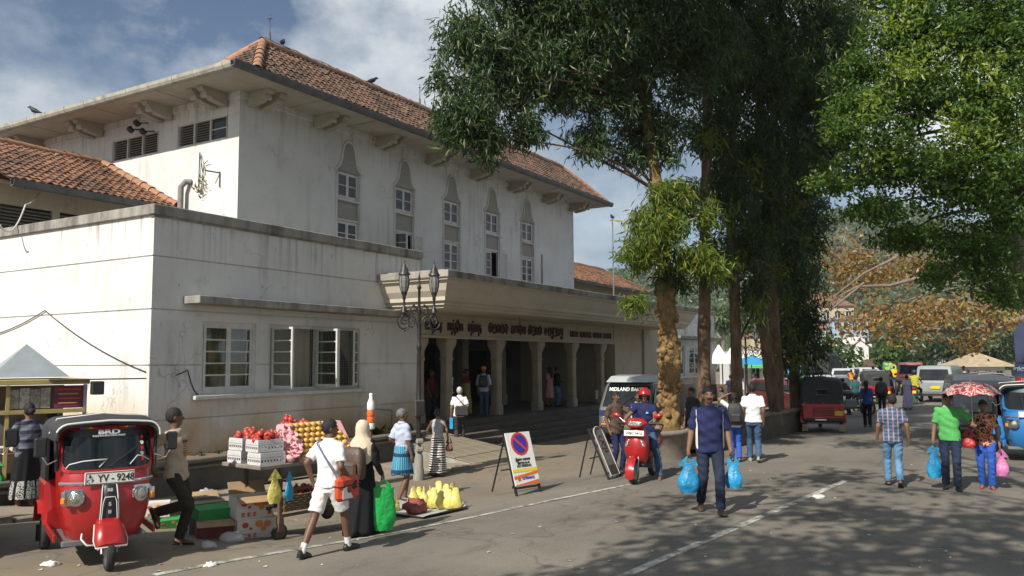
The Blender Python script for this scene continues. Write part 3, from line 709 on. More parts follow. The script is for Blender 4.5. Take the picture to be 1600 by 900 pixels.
es = V(r0.x - RX0, 0, ZR - ER); Le = es.length; slope(tuple(A[3]), (0, -1, 0), tuple(es / Le), RB - EY0, RB - RY, RY - EY0, Le)
rt = None
def ridge_tiles(p0, p1, mat, parent, step=.42, r=.13):
    global rt
    p0, p1 = Vector(p0), Vector(p1); d = p1 - p0; n = int(d.length / step); q = d.to_track_quat('X', 'Z')
    if rt is None:
        mb = MB(); secs = []
        for x, rr in ((-.23, 1.12), (.23, .92)): secs.append([V(x, r * rr * cos(a), r * rr * sin(a) - .04) for a in np.linspace(-.35, pi + .35, 9)])
        mb.loft(secs, closed=False, caps=False); rt = mb.build('ridge_tile', mat, parent); o0 = rt; rt = rt.data; first = o0
    else: first = None
    for i in range(n):
        o = first if first else link('ridge_tile', rt, parent); first = None
        o.location = p0 + d * ((i + .5) / n) - base_of(parent) + V(0, 0, .06 + .012 * sin(i * 5.1)); o.rotation_mode = 'QUATERNION'; o.rotation_quaternion = q
hipm = M('ridge_clay', (.36, .19, .11), .85, .35, 3, bump=.3, dirt=.5, dcol=(.10, .07, .05))
for a_, b_ in ((A[0], r0), (r0, r1), (A[3], r0), (A[1], r1)): ridge_tiles(a_, b_, hipm, roof, .34)
for px, py in ((422, 20), (656, 130)):
    p = onY(px, py, RY); ax_, zb, h = p.x, ZR - .05, p.z - ZR
    mb = MB(); mb.cyl((ax_, RY, zb), (ax_, RY, zb + h * .45), .045, .03); mb.cyl((ax_, RY, zb + h * .45), (ax_, RY, zb + h), .014); mb.cyl((ax_ - .09, RY, zb + h * .85), (ax_ + .09, RY, zb + h * .9), .01); HP('roof_mast', mb, M('weathered_mast', (.10, .085, .085), .7, .3), roof)
mb = MB(); mb.tube([(r0.x - .5 + .6 * i, RY, ZR + (.16 if i else -.3) + .03 * (i % 2)) for i in range(16)], .01, n=5); HP('lightning_wire', mb, iron, roof)
# low roofs against both ends of the upper storey
RY0, RZ0 = 20.25, 6.52
slp = np.array([0, 24.11 - RY0, 8.32 - RZ0]); sL = np.linalg.norm(slp); sn = slp / sL
for x0, x1, nm in ((10.4, XU - .02, 'left'), (XR + .02, 52, 'right')):
    lr = thing('tiled_roof_range', 'low range of old orange roof tiles running into the sunlit end of the tall hall' if nm == 'left' else 'low red tiled roof rising behind the far end of the entrance canopy', 'building', ((x0 + x1) / 2, 20, 3))
    mb = MB(); mb.quad((x0, RY0, RZ0), (x1, RY0, RZ0), (x1, 24.11, 8.32), (x0, 24.11, 8.32)); mb.quad((x0, 24.11, 8.32), (x1, 24.11, 8.32), (x1, 31, 5.4), (x0, 31, 5.4)); rf = mb.build('roof', MATS['roof_underlay'], lr, True)
    tiles((x0, RY0, RZ0 + .02), (1, 0, 0), sn, lambda u, v: v < sL, x1 - x0 - .25, sL, tile_b, rf, sag=lambda u, v: .03 * sin(u * .9) * sin(v * .8))
    ridge_tiles((x0, 24.11, 8.34), (x1, 24.11, 8.34), hipm, rf); 
    if nm == 'left': ridge_tiles((x1 - .1, RY0 + .1, RZ0 + .08), (x1 - .1, 24.0, 8.32), hipm, rf)
    gutter((x0, RY0, RZ0), (x1 - .1, RY0, RZ0), (0, -1, 0), gut, lr)
    mb = MB(); wall(mb, (x0, RY0 + 1, 0), (1, 0, 0), (0, -1, 0), 0, x1 - x0, 3.6, 6.7, [(k, k + 1.3, 5.3, 6.1) for k in np.arange(.3, x1 - x0 - 1.4, 1.5)], .1); mb.build('wall', cream, lr, True)
    mb = MB(); mb.quad((x0, RY0 + .02, RZ0 - .06), (x1, RY0 + .02, RZ0 - .06), (x1, RY0 + 1, RZ0 + .08), (x0, RY0 + 1, RZ0 + .08)); mb.build('soffit', soffit_m, lr, True)
    mb = MB()
    for k in np.arange(.3, x1 - x0 - 1.4, 1.5):
        for s_ in range(9): mb.box((x0 + k + .65, RY0 + 1.06, 5.34 + .085 * s_), (1.3, .08, .014), R=Matrix.Rotation(radians(35), 3, 'X'))
    mb.build('louvre', MATS['louvre_wood'], lr, True)
    mb = MB(); mb.quad((x0, RY0 + 1.3, 3.6), (x1, RY0 + 1.3, 3.6), (x1, RY0 + 1.3, 6.6), (x0, RY0 + 1.3, 6.6)); mb.build('inner_wall', dark_in, lr, True)
# fittings on the sunlit end wall
mb = MB(); mb.tube([(XU - .2, 20.15, 5.3), (XU - .2, 20.15, 7.15), (XU - .12, 20.05, 7.3), (XU, 19.95, 7.3)], .085, n=10); HP('vent_pipe', mb, M('pipe_grey', (.2, .19, .17), .7, .25))
mb = MB(); mb.tube([(XU - .02, 18.75, 7.42), (XU - .35, 18.95, 7.45)], .02); mb.tube([(XU - .03, 18.72, 7.45), (XU - .03, 18.72, 7.0)], .014)
mb.tube([(XU - .03, 19.6, 7.1), (XU - .06, 19.55, 8.1), (XU - .1, 19.4, 7.7), (XU - .1, 19.35, 7.5)], .014); mb.tube([(XU - .03, 19.5, 6.9), (XU - .06, 19.35, 7.75), (XU - .1, 19.15, 7.8)], .012); HP('pipe_stub', mb, iron)
for y, z in ((22.0, 9.25), (22.3, 9.1), (21.7, 8.95)):
    mb = MB(); mb.box((XU - .4, y, z), (.2, .15, .15), bev=.03, R=Matrix.Rotation(.6, 3, 'Y')); mb.cyl((XU - .02, y, z + .1), (XU - .4, y, z), .02); HP('flood_light', mb, iron)
mb = MB()
for k in range(40):
    a = rng.uniform(0, 6.28); p = V(XU - .03 - rng.uniform(0, .12), 19.45 + .3 * cos(a) * rng.uniform(.3, 1), 7.05 + .32 * sin(a) * rng.uniform(.3, 1)); q = p + V(-.06, .09 * cos(a * 3), .1); mb.add([p, p + V(0, .03, .03), q, p + V(0, -.03, .03)], [[0, 1, 2, 3]])
pl = tag(mb.build('wall_weed', leaf_mat('dry_weed', (.10, .09, .03), (.22, .17, .05))), 'dry weed tuft sprouting round a pipe hole on the sunlit end wall', 'plant')
# lettering over the entrance
letm = M('sign_letters', (.055, .018, .010), .6, .3)
def words(name, ws, x0, x1, z, size, h, gap):
    mes = [text_mesh(w_, size, .02, .008) for w_ in ws]; wd = []
    for me in mes:
        xs = [v.co.x for v in me.vertices]; wd.append((min(xs), max(xs)))
    tot = sum(b_ - a for a, b_ in wd); k = (x1 - x0 - gap * (len(ws) - 1)) / tot; x = x0
    for me, (a, b_) in zip(mes, wd):
        me.transform(Matrix(((k, 0, 0, x - a * k), (0, 0, -1, YF - .03), (0, 1, 0, z), (0, 0, 0, 1)))); me.materials.clear(); me.materials.append(letm)
        tag(link(name, me, hall, True), kind='stuff'); x += (b_ - a) * k + gap
words('tamil_lettering', ['\u0bae\u0bbe\u0ba8\u0b95\u0bb0', '\u0bae\u0ba4\u0bcd\u0ba4\u0bbf\u0baf', '\u0b9a\u0ba8\u0bcd\u0bc8\u0ba4'], 18.92, 21.8, 3.06, .40, .4, .28)
words('english_lettering', ['KANDY', 'MUNICIPAL', 'CENTRAL', 'MARKET'], 27.9, 31.6, 3.05, .30, .3, .16)
SINH = {  # strokes of the round script, on a unit cell
 'm': [[(.1,.75),(.0,.5),(.15,.15),(.4,.2),(.45,.5),(.3,.62),(.2,.5),(.3,.4)], [(.1,.75),(.3,.95),(.6,.8),(.7,.5),(.65,.2)]],
 'h': [[(.05,.2),(.35,.05),(.65,.3),(.6,.7),(.3,.8),(.1,.6),(.25,.45),(.4,.6)]],
 'n': [[(.1,.1),(.0,.4),(.2,.75),(.5,.75),(.65,.45),(.5,.15),(.3,.3),(.4,.5)]],
 'v': [[(.05,.5),(.2,.15),(.5,.12),(.68,.45),(.5,.8),(.2,.8),(.05,.5)], [(.05,.5),(.3,.5)]],
 'r': [[(.1,.8),(.4,.9),(.6,.6),(.45,.3),(.15,.25),(.05,.45),(.2,.6)], [(.4,.3),(.55,.05)]],
 'g': [[(.0,.2),(.0,.7),(.25,.85),(.45,.7),(.45,.2)], [(.45,.6),(.65,.8),(.75,.4),(.65,.15)]],
 'k': [[(.05,.5),(.2,.8),(.4,.5),(.2,.2),(.05,.5)], [(.4,.5),(.6,.8),(.75,.45),(.6,.15),(.4,.3)]],
 'd': [[(.1,.75),(.45,.9),(.65,.6),(.4,.45),(.65,.3),(.45,.02),(.1,.1)]],
 'l': [[(.0,.3),(.15,.75),(.45,.85),(.65,.5),(.5,.1),(.25,.05)], [(.3,.45),(.45,.55),(.35,.3)], [(.1,-.05),(.4,-.2),(.6,-.05)]],
 'i': [[(.1,.95),(.35,1.2),(.6,.95),(.1,.95)]], 'e': [[(.15,.1),(.02,.4),(.2,.8),(.4,.5),(.2,.3)], ]}
x = 22.25
for wd in ('mhnvr', 'ngrk', 'mdym', 'evldpl'):
    mb = MB()
    for ch in wd:
        for st in SINH.get(ch, SINH['n']):
            pts = [V(x + px * .30, YF - .03, 3.02 + pz * .36) for px, pz in st]; fine = []
            for i in range(len(pts) - 1):
                p_, a_, b_, n_ = pts[max(i-1, 0)], pts[i], pts[i+1], pts[min(i+2, len(pts)-1)]
                for t in (0, .33, .66): fine.append(a_ * (1 + 2*t**3 - 3*t**2) + b_ * (3*t**2 - 2*t**3) + (b_ - p_) * .5 * (t**3 - 2*t*t + t) + (n_ - a_) * .5 * (t**3 - t*t))
            mb.tube(fine + [pts[-1]], .03, n=5)
        x += .235
    x += .2; tag(HP('sinhala_lettering', mb, letm), kind='stuff')
# cable across the corner, cable on the low roof
def cable(name, pts, r, mat, label, sag=.0):
    mb = MB(); fine = []
    for i in range(len(pts) - 1):
        a, b_ = Vector(pts[i]), Vector(pts[i+1])
        for t in np.linspace(0, 1, 9)[:-1]: fine.append(a.lerp(b_, t) - V(0, 0, sag * 4 * t * (1 - t)))
    mb.tube(fine + [Vector(pts[-1])], r, n=5); return tag(mb.build(name, mat), label, 'cable')
cable('wall_cable', [(XC - .03, 21, 2.75), (XC - .03, 18.05, 3.3), (XC - .03, 14.5, 1.98), (11.0, YF - .03, 2.0), (11.28, YF - .03, 1.5)], .012, iron, 'thin black cable sagging across the white corner wall', .12)
cable('roof_cable', [onY(0, 352, 18.9), onY(40, 320, 19.4), onX(88, 240, 13.5)], .02, M('pale_cable', (.5, .48, .44), .6), 'pale cable hanging in front of the low tiled roof', .35)
# planter bed along the wing
plw = M('stained_planter', (.085, .075, .062), .85, .35, 1.5, bump=.3, dirt=.6, dcol=(.03, .028, .025)); soil = M('dry_soil', (.22, .13, .06), .95, .35, 6, bump=.6)
pb = thing('planter_bed', 'long dark walled planter bed below the white wing windows', 'planter', (12, 13.4, -.3))
mb = MB(); mb.b2((3.0, 13.20, -.8), (17.3, 13.36, .28), .01); mb.b2((17.14, 13.362, -.8), (17.3, YF - .01, .28), .01); mb.build('planter_wall', plw, pb, True)
mb = MB(); mb.b2((2.95, 13.12, .282), (17.38, 13.42, .37), .02); mb.b2((3, 13.15, .18), (17.33, 13.198, .23), .01); mb.build('planter_coping', M('planter_coping', (.15, .13, .105), .8, .3, 3, dirt=.5), pb, True)
mb = MB(); secs = []
for i in range(60):
    x = 3.1 + i * .238; secs.append([V(x, 13.37, .24), V(x, 13.8, .27 + .015 * sin(i * 1.7)), V(x, 14.38, .29 + .02 * sin(i * 2.9))])
mb.loft(secs, closed=False, caps=False); mb.build('soil', soil, pb, True)
# ramp slab over the drain: scored concrete bays
rampm = M('scored_concrete', (.22, .185, .13), .9, .2, 1.5, bump=.3, dirt=.4, dcol=(.14, .11, .08))
rp = thing('entrance_ramp', 'scored concrete ramp leading up to the hall steps', 'ramp', (17.6, 12, -.4))
rg, bay = None, (.62, .56)
def rampz(y): return -.26 + (y - 11.0) * .16
mb = MB(); mb.loft([[V(16.4, 11.0, -.9), V(16.4, 11.0, rampz(11) - .02), V(16.4, 13.9, rampz(13.9) - .02), V(16.4, 13.9, -.9)], [V(18.9, 11.0, -.9), V(18.9, 11.0, rampz(11) - .02), V(18.9, 13.9, rampz(13.9) - .02), V(18.9, 13.9, -.9)]], smooth=False); mb.build('ramp_base', mould, rp, True)
for i in range(5):
    for j in range(5):
        if rg is None: mb = MB(); mb.box((0, 0, 0), (.488, .570, .03), bev=.012); o = mb.build('slab', rampm, rp); rg = o.data
        else: o = link('slab', rg, rp)
        y = 11.0 + .58 * (j + .5); o.location = V(16.4 + .5 * (i + .5), y, rampz(y) + .004 * ((i * 3 + j * 5) % 3)) - rp.location; o.rotation_euler = (atan2(.16, 1), 0, 0)
# ================================================================ trees, hill, far buildings
def leaf_cloud(c, n, length, width, droop=.5, down=None, spread=.6):
    """n folded lance leaves at points c (n,3): returns verts, quads"""
    a = rng.uniform(0, 2*np.pi, n); el = rng.normal(-droop, spread, n)
    d = np.stack([np.cos(a) * np.cos(el), np.sin(a) * np.cos(el), np.sin(el)], 1)
    s = np.cross(d, rng.normal(0, 1, (n, 3))); s /= np.linalg.norm(s, axis=1)[:, None]; nn = np.cross(d, s)
    l = length * rng.uniform(.45, 1.4, n)[:, None]; w = width * rng.uniform(.7, 1.2, n)[:, None]
    v = np.stack([c, c + d * l * .45 + s * w + nn * w * .3, c + d * l - nn * l * .08, c + d * l * .45 - s * w + nn * w * .3], 1).reshape(-1, 3)
    return v, np.arange(n * 4).reshape(-1, 4)
def blob_points(blobs, dens, twig, per, drop=0.0, shell=.5, flat=.7):
    """twig centres filling ellipsoids (centre, radii), each with `per` leaf roots round it"""
    P = []
    for c, r in blobs:
        c, r = np.array(c), np.array(r); n = max(3, int(dens * (r[0]*r[1] + r[1]*r[2] + r[0]*r[2])))
        d = rng.normal(0, 1, (n, 3)); d /= np.linalg.norm(d, axis=1)[:, None]
        k = rng.uniform(0, 1, n) ** shell; p = c + d * r * k[:, None] * (1 + .22 * np.sin(d[:, :1] * 7 + d[:, 1:2] * 5))
        q = np.repeat(p, per, 0) + rng.normal(0, 1, (n * per, 3)) * twig * np.array([1, 1, flat]); q[:, 2] -= drop * rng.uniform(0, 1, n * per) ** 2
        P.append(q)
    return np.concatenate(P)
def pxblob(px, py, rx, ry, dep, rd=None):
    k = dep / F; c = atd(px, py, dep); return (tuple(c), (rx * k, (rd or (rx + ry) / 2) * k, ry * k))
bark = M('brown_bark', (.15, .096, .058), .95, .55, 6, bump=1.0, bs=22, stretch=(1, 1, .35), dirt=.85, dcol=(.04, .03, .02))
bark_y = M('ochre_bark', (.215, .135, .052), .95, .5, 7, bump=1.0, bs=26, dirt=.8, dcol=(.09, .045, .018))
bark_g = M('grey_bark', (.17, .14, .11), .95, .35, 5, bump=.8, bs=20, stretch=(1, 1, .4))
lf_row = leaf_mat('leaf_row', (.021, .047, .017), (.078, .125, .042), .30, (.23, .26, .06))
lf_fresh = leaf_mat('leaf_fresh', (.065, .115, .02), (.17, .22, .03), .42, (.42, .38, .05))
lf_right = leaf_mat('leaf_right', (.038, .082, .014), (.09, .165, .026), .4, (.26, .32, .06))
lf_brown = leaf_mat('leaf_brown', (.21, .10, .04), (.29, .21, .06), .38, (.36, .40, .06))
lf_green = leaf_mat('leaf_green', (.03, .06, .015), (.07, .12, .025), .3)
lf_dark = leaf_mat('leaf_dark', (.018, .034, .014), (.045, .07, .022), .25)
lf_hill = leaf_mat('leaf_hill', (.045, .075, .035), (.10, .135, .055), .2)
def trunk_mesh(mb, pts, rad, n=12, knob=0, seed=1, res=14):
    pts = [Vector(p) for p in pts]; fine = []; rr = []
    for i in range(len(pts) - 1):
        for t in np.linspace(0, 1, res)[:-1]:
            fine.append(pts[i].lerp(pts[i+1], t)); rr.append(rad[i] * (1 - t) + rad[i+1] * t)
    fine.append(pts[-1]); rr.append(rad[-1]); b0 = len(mb.v)
    mb.tube(fine, rr, n)
    for i in range(len(fine)):                           # uneven girth
        for k in range(n):
            v = Vector(mb.v[b0 + i*n + k]); q = v - fine[i]
            kb = knob * max(0, min(1, (4.6 - v.z) / 1.2)); a = mnoise.noise(v * 2.2 + V(seed, 0, 0)) * .16 + (max(0, mnoise.noise(v * 3.6 + V(0, seed, 0)) + .1) * 1.1 + max(0, mnoise.noise(v * 9 + V(0, seed, 0))) * .5 - .15) * kb
            mb.v[b0 + i*n + k] = tuple(fine[i] + q * (1 + a))
def limb(mb, a, b, r0, r1, sag=0, n=6, seed=0):
    a, b = Vector(a), Vector(b); L_ = (b - a).length; pts = []
    for t in np.linspace(0, 1, 7):
        p = a.lerp(b, t); w = sin(pi * t) * L_ * .09
        pts.append(p + V(w * sin(seed * 3.1 + t * 4), w * cos(seed * 1.7 + t * 3), sag * sin(pi * t)))
    mb.tube(pts, list(np.linspace(r0, r1, 7)), n)
def tree(name, label, base, trunk, rad, blobs, bk, leaf, dens, twig, per, length, width, droop=.5, drop=0, knob=0, group=None, limbs=True, clear=(), spread=.6, knobs=0, extra=None, nseg=12, flat=.7, res=14):
    t = thing(name, label, 'tree', base, 0, group)
    mb = MB(); trunk_mesh(mb, trunk, rad, nseg, knob, len(label), res)
    for k in range(knobs):
        i = rng.integers(0, len(trunk) - 1) if len(trunk) > 2 else 0; u = rng.uniform(0, 1); i = min(i, 1); i = 0 if u < .6 else i
        c = Vector(trunk[i]).lerp(Vector(trunk[i+1]), rng.uniform(.02, .98)); a = rng.uniform(0, 6.28); r = rad[i] * rng.uniform(.86, 1.06); s_ = rng.uniform(.03, .10)
        mb.ball(c + V(cos(a) * r, sin(a) * r, 0), (s_, s_, s_ * rng.uniform(.7, 1.4)), 7, 5, fn=lambda p, k=k: p * (1 + .35 * mnoise.noise(p * 14 + V(k, 0, 0))))
    mb.build('trunk', bk, t, True)
    top = Vector(trunk[-1]); mb = MB()
    if limbs:
        for i, (c, r) in enumerate(blobs):
            c = Vector(c); best = min((Vector(trunk[0]).lerp(top, q) if len(trunk) == 2 else Vector(trunk[int(q * (len(trunk) - 1))]) for q in np.linspace(.35, 1, 8)), key=lambda p: (p - (c - V(0, 0, .8))).length)
            R_ = max(.035, min(rad[-1] * 1.1, .07 * max(r) ** .5 * .8)); limb(mb, best, c, R_, R_ * .35, .25, seed=i)
            for j in range(5):
                d = Vector(rng.normal(0, 1, 3)).normalized(); limb(mb, c.lerp(best, .15 * j / 5), c + V(d.x * r[0], d.y * r[1], d.z * r[2]) * .8, R_ * .35, .01, .05, 5, seed=i + j)
    if mb.v: tag(mb.build('limbs', bark if knob > .3 else bk, t, True), kind='stuff')
    P = blob_points(blobs, dens, twig, per, drop, flat=flat)
    for c, r in clear:                                   # crown opened along the sun's line so figures below stay lit
        q = P - np.array(c); d = np.array(sd); P = P[np.linalg.norm(q - np.outer(q @ d, d), axis=1) > r]
    v, q = leaf_cloud(P, len(P), length, width, droop, spread=spread)
    link('crown', np_mesh('crown', v, q, leaf), t, True)
    if extra:
        P = blob_points(extra[0], extra[2], twig, per, drop); v, q = leaf_cloud(P, len(P), length, width, droop, spread=spread)
        link('crown', np_mesh('crown', v, q, extra[1]), t, True)
    return t
# --- round pot and long low wall that hold the row of trees
POT = gp(1030, 722) + V(FW.x, FW.y, 0).normalized() * .80; POT.z = gz(POT.x, POT.y)
potm = M('cement_pot', (.21, .18, .14), .85, .35, 2, bump=.3, bs=14, dirt=.8, dcol=(.055, .05, .045))
tp = thing('tree_pot', 'round stained cement tree pot behind the red scooter', 'planter', POT)
mb = MB(); mb.lathe([(.78, -.3), (.79, .1), (.80, .58), (.86, .6), (.86, .69), (.74, .7), (.73, .55)], n=36, caps=False); mb.build('pot_wall', potm, tp)
mb = MB(); mb.lathe([(.74, .56), (.5, .66), (.02, .7)], n=24); mb.build('soil', soil, tp)
PW0, PW1 = gp(1105, 709), gp(1250, 672); dW = (PW1 - PW0); dW.z = 0; Lw = dW.length; dW.normalize(); nW = V(-dW.y, dW.x, 0)
if nW.y < 0: nW = -nW
lw = thing('low_wall', 'long low dark cement wall around the row of trees', 'wall', (PW0 + PW1) / 2)
mb = MB(); q = [PW0, PW1, PW1 + nW * 2.3, PW0 + nW * 2.3]
for a, b_ in ((0, 1), (1, 2), (2, 3)):
    A_, B_ = q[a], q[b_]; d = (B_ - A_); c = (A_ + B_) / 2
    mb.box((c.x, c.y, .1), (d.length - (.26 if a == 1 else 0), .24, 1.0), atan2(d.y, d.x))
mb.build('wall_body', M('dark_cement', (.10, .085, .065), .9, .35, 1.6, bump=.3, dirt=.6, dcol=(.035, .03, .025)), lw, True)
mb = MB(); d = PW1 - PW0; c = (PW0 + PW1) / 2; mb.box((c.x, c.y, .63), (d.length + .1, .32, .07), atan2(d.y, d.x), bev=.02); mb.build('coping', potm, lw, True)
mb = MB(); c = c + nW * 1.15; mb.box((c.x, c.y, .3), (d.length - .2, 2.1, .5), atan2(d.y, d.x)); mb.build('soil', soil, lw, True)
# --- row trees
D1 = depth_of(POT)
def tpx(px, py, dep): return atd(px, py, dep)
tree('row_tree', 'tree with thick knobbly ochre trunk growing from the round cement pot', POT, [tpx(1048, 690, D1), tpx(1046, 560, D1), tpx(1040, 440, D1), tpx(1028, 300, D1), tpx(1008, 170, D1), tpx(1000, 30, D1), tpx(990, -90, D1)], [.225, .205, .175, .13, .11, .09, .06],
     [pxblob(*b, d) for b, d in (((745, 55, 62, 62), 17), ((805, 110, 72, 72), 17.5), ((742, 165, 52, 52), 16.5), ((703, 185, 28, 36), 16.2), ((850, 30, 85, 65), 18), ((930, 50, 85, 65), 18), ((1000, 30, 85, 80), 18.5), ((885, 125, 50, 48), 18), ((960, 130, 66, 66), 18.5), ((1012, 200, 55, 66), 19), ((925, 212, 32, 36), 18), ((1080, 70, 75, 85), 19), ((758, 212, 34, 30), 16.6), ((690, 120, 20, 20), 16.4), ((820, 195, 36, 30), 17.2), ((790, -60, 90, 70), 17.5), ((930, -80, 120, 70), 18.5), ((1050, -70, 90, 80), 19),
      ((1040, 330, 36, 38), D1), ((1075, 300, 28, 34), D1 + .4), ((1000, 392, 30, 20), D1 - .5), ((1070, 398, 34, 20), D1 - .5), ((1045, 432, 34, 12), D1))] + [((13.8, 5.6, 11.2), (2, 1.6, .7)), ((15.8, 5.0, 11.8), (2, 1.5, .7)), ((18.0, 4.6, 12.4), (2, 1.5, .7))],  # last clumps added out of view, to cast shade on the road ahead
     bark_y, lf_row, 76, .11, 22, .21, .021, .75, .22, knob=.45, spread=.5, knobs=110, nseg=34, res=34, extra=([pxblob(*b, d) for b, d in (((1035, 350, 62, 34), D1 - .9), ((1090, 395, 44, 22), D1 - .9), ((1000, 385, 46, 26), D1 - 1.1), ((990, 470, 34, 9), D1 - 1.4), ((1100, 330, 26, 22), D1 - .4), ((1060, 290, 30, 18), D1 - .6), ((1120, 410, 26, 12), D1 - 1), ((1030, 300, 26, 18), D1 - .8), ((1000, 345, 26, 14), D1 - .9))], lf_fresh, 60))
RT_ = []
def row_tree(i, label, bpx, bpy, dep, path, rad, blobs, dens=56):
    base = atd(bpx, bpy, dep); base.z = .45
    tree('row_tree', label, base, [base - V(0, 0, .2)] + [tpx(*p, dep) for p in path], rad, [pxblob(*b) for b in blobs], bark, lf_row, dens, .12, 22, .225, .024, .8, .35, group='trees in a row behind the low wall', spread=.4, knob=.1, extra=([pxblob(b[0] + rng.uniform(-20, 10), b[1] + b[3] * .4, b[2] * .5, b[3] * .4, b[4] - .9) for b in blobs if b[1] > 150], lf_fresh, 16))
row_tree(2, 'second tree from the building side, straight brown trunk just right of the knobbly one', 1099, 655, 21.5, [(1100, 560), (1101, 440), (1103, 300), (1105, 120), (1100, -60)], [.19, .165, .155, .13, .11, .08],
    [(1130, 60, 80, 80, 21.5), (1110, 180, 40, 70, 21.5), (1135, 300, 30, 60, 21.5), (1118, 395, 28, 50, 21), (1120, -50, 90, 60, 21.5)])
row_tree(3, 'straight brown trunk standing midway along the row, behind the white shirted pair', 1151, 650, 22.5, [(1151, 560), (1147, 440), (1138, 300), (1150, 120), (1150, -60)], [.175, .155, .145, .125, .1, .08],
    [(1170, 110, 60, 80, 22.5), (1160, 240, 46, 70, 22.5), (1165, 380, 30, 60, 22.5), (1190, -40, 90, 60, 22.5), (1185, 455, 18, 40, 22.3)])
row_tree(4, 'brown tree leaning left with its trunk crossing its neighbour', 1214, 650, 23.5, [(1200, 560), (1186, 470), (1180, 300), (1190, 120), (1190, -60)], [.185, .16, .14, .12, .1, .08],
    [(1215, 90, 70, 80, 23.5), (1200, 230, 40, 70, 23.5), (1190, 330, 26, 60, 23.5), (1250, -50, 80, 60, 23.5)])
row_tree(5, 'upright brown tree right behind the leaning trunk', 1217, 650, 24.5, [(1213, 560), (1205, 440), (1200, 280), (1215, 120), (1220, -60)], [.185, .165, .15, .125, .1, .08],
    [(1250, 150, 60, 80, 24.5), (1235, 280, 40, 70, 24.5), (1222, 390, 28, 60, 24.5), (1280, 60, 50, 70, 24.5)])
row_tree(6, 'last tree of the row, hung with leaves almost down to the red three wheeler', 1243, 648, 25.5, [(1241, 570), (1237, 470), (1238, 300), (1250, 120), (1260, -60)], [.175, .155, .14, .12, .1, .08],
    [(1290, 110, 44, 80, 25.5), (1275, 230, 40, 60, 25.5), (1255, 340, 36, 60, 25.5), (1245, 440, 30, 60, 25.5), (1222, 520, 12, 60, 25.3), (1262, 545, 10, 55, 25.3), (1250, 500, 22, 40, 25.5), (1310, 20, 50, 60, 25.5)], 60)
# --- big feathery tree on the right
DR = 19.5; rb = atd(1690, 640, DR); rb.z = 0
tree('spreading_tree', 'big spreading bright green tree filling the upper right', rb, [rb, tpx(1640, 520, DR), tpx(1592, 400, DR), tpx(1562, 330, DR), tpx(1530, 200, DR), tpx(1500, 60, DR), tpx(1480, -60, DR)], [.4, .33, .28, .22, .17, .12, .08],
     [pxblob(*b, d) for b, d in (((1420, 45, 90, 60), 19), ((1530, 40, 100, 80), 18.5), ((1335, 165, 58, 36), 18), ((1425, 140, 90, 60), 18.5), ((1560, 160, 90, 80), 18), ((1300, 285, 44, 16), 17.5), ((1375, 240, 90, 55), 18), ((1490, 265, 100, 70), 18), ((1600, 290, 80, 90), 17.5), ((1365, 325, 56, 26), 18), ((1425, 365, 80, 26), 18.5), ((1530, 385, 70, 50), 18), ((1565, 450, 50, 30), 17.5), ((1472, 425, 30, 26), 17.8), ((1345, 105, 40, 30), 18.5), ((1310, 205, 40, 22), 17.6), ((1400, -60, 110, 60), 19), ((1560, -70, 120, 70), 18.5), ((1620, 60, 70, 90), 18))],
     bark_g, lf_right, 60, .15, 22, .135, .031, .45, .10, spread=.6, flat=.3, extra=([pxblob(px, py, rx, ry, 17.3) for px, py, rx, ry in ((1420, 90, 70, 50), (1530, 120, 70, 60), (1345, 160, 46, 24), (1380, 225, 70, 30), (1490, 230, 70, 40), (1300, 282, 34, 10), (1580, 220, 60, 60), (1400, 30, 60, 30))], leaf_mat('leaf_pods', (.13, .20, .03), (.30, .37, .06), .5), 7))
# --- brown-leaved tree, its boughs sweeping across the road end
DB = 48; bb = atd(1650, 600, DB); bb.z = 0
bt = tree('autumn_tree', 'wide tree with rusty brown leaves and long bare boughs over the road end', bb, [bb, tpx(1630, 520, DB), tpx(1600, 470, DB), tpx(1560, 430, DB)], [.8, .7, .5, .3],
     [pxblob(*b, d) for b, d in (((1300, 415, 34, 22), 50), ((1345, 395, 44, 30), 50), ((1330, 505, 44, 26), 46), ((1395, 490, 66, 30), 46), ((1470, 487, 76, 30), 46), ((1550, 495, 60, 30), 46), ((1430, 420, 70, 32), 49), ((1300, 460, 24, 14), 50), ((1520, 535, 46, 14), 46), ((1420, 525, 40, 12), 46), ((1360, 440, 50, 24), 50), ((1285, 385, 24, 14), 50))],
     bark_g, lf_brown, 6.5, .42, 9, .30, .095, .2, .1, spread=.8)
mb = MB()
for pts, r in (([(1600, 500), (1520, 513), (1450, 517), (1400, 524), (1352, 540)], .22), ([(1440, 432), (1390, 445), (1340, 450), (1310, 462)], .13), ([(1560, 480), (1490, 472), (1420, 485), (1360, 478)], .14), ([(1350, 445), (1300, 480), (1275, 495)], .09), ([(1400, 400), (1350, 430), (1290, 470)], .1)):
    P_ = [tpx(a, b_ + 3 * sin(a * .05), 46.5) for a, b_ in pts]; mb.tube(P_, list(np.linspace(r, r * .3, len(P_))), 6)
mb.build('bough', bark_g, bt, True)
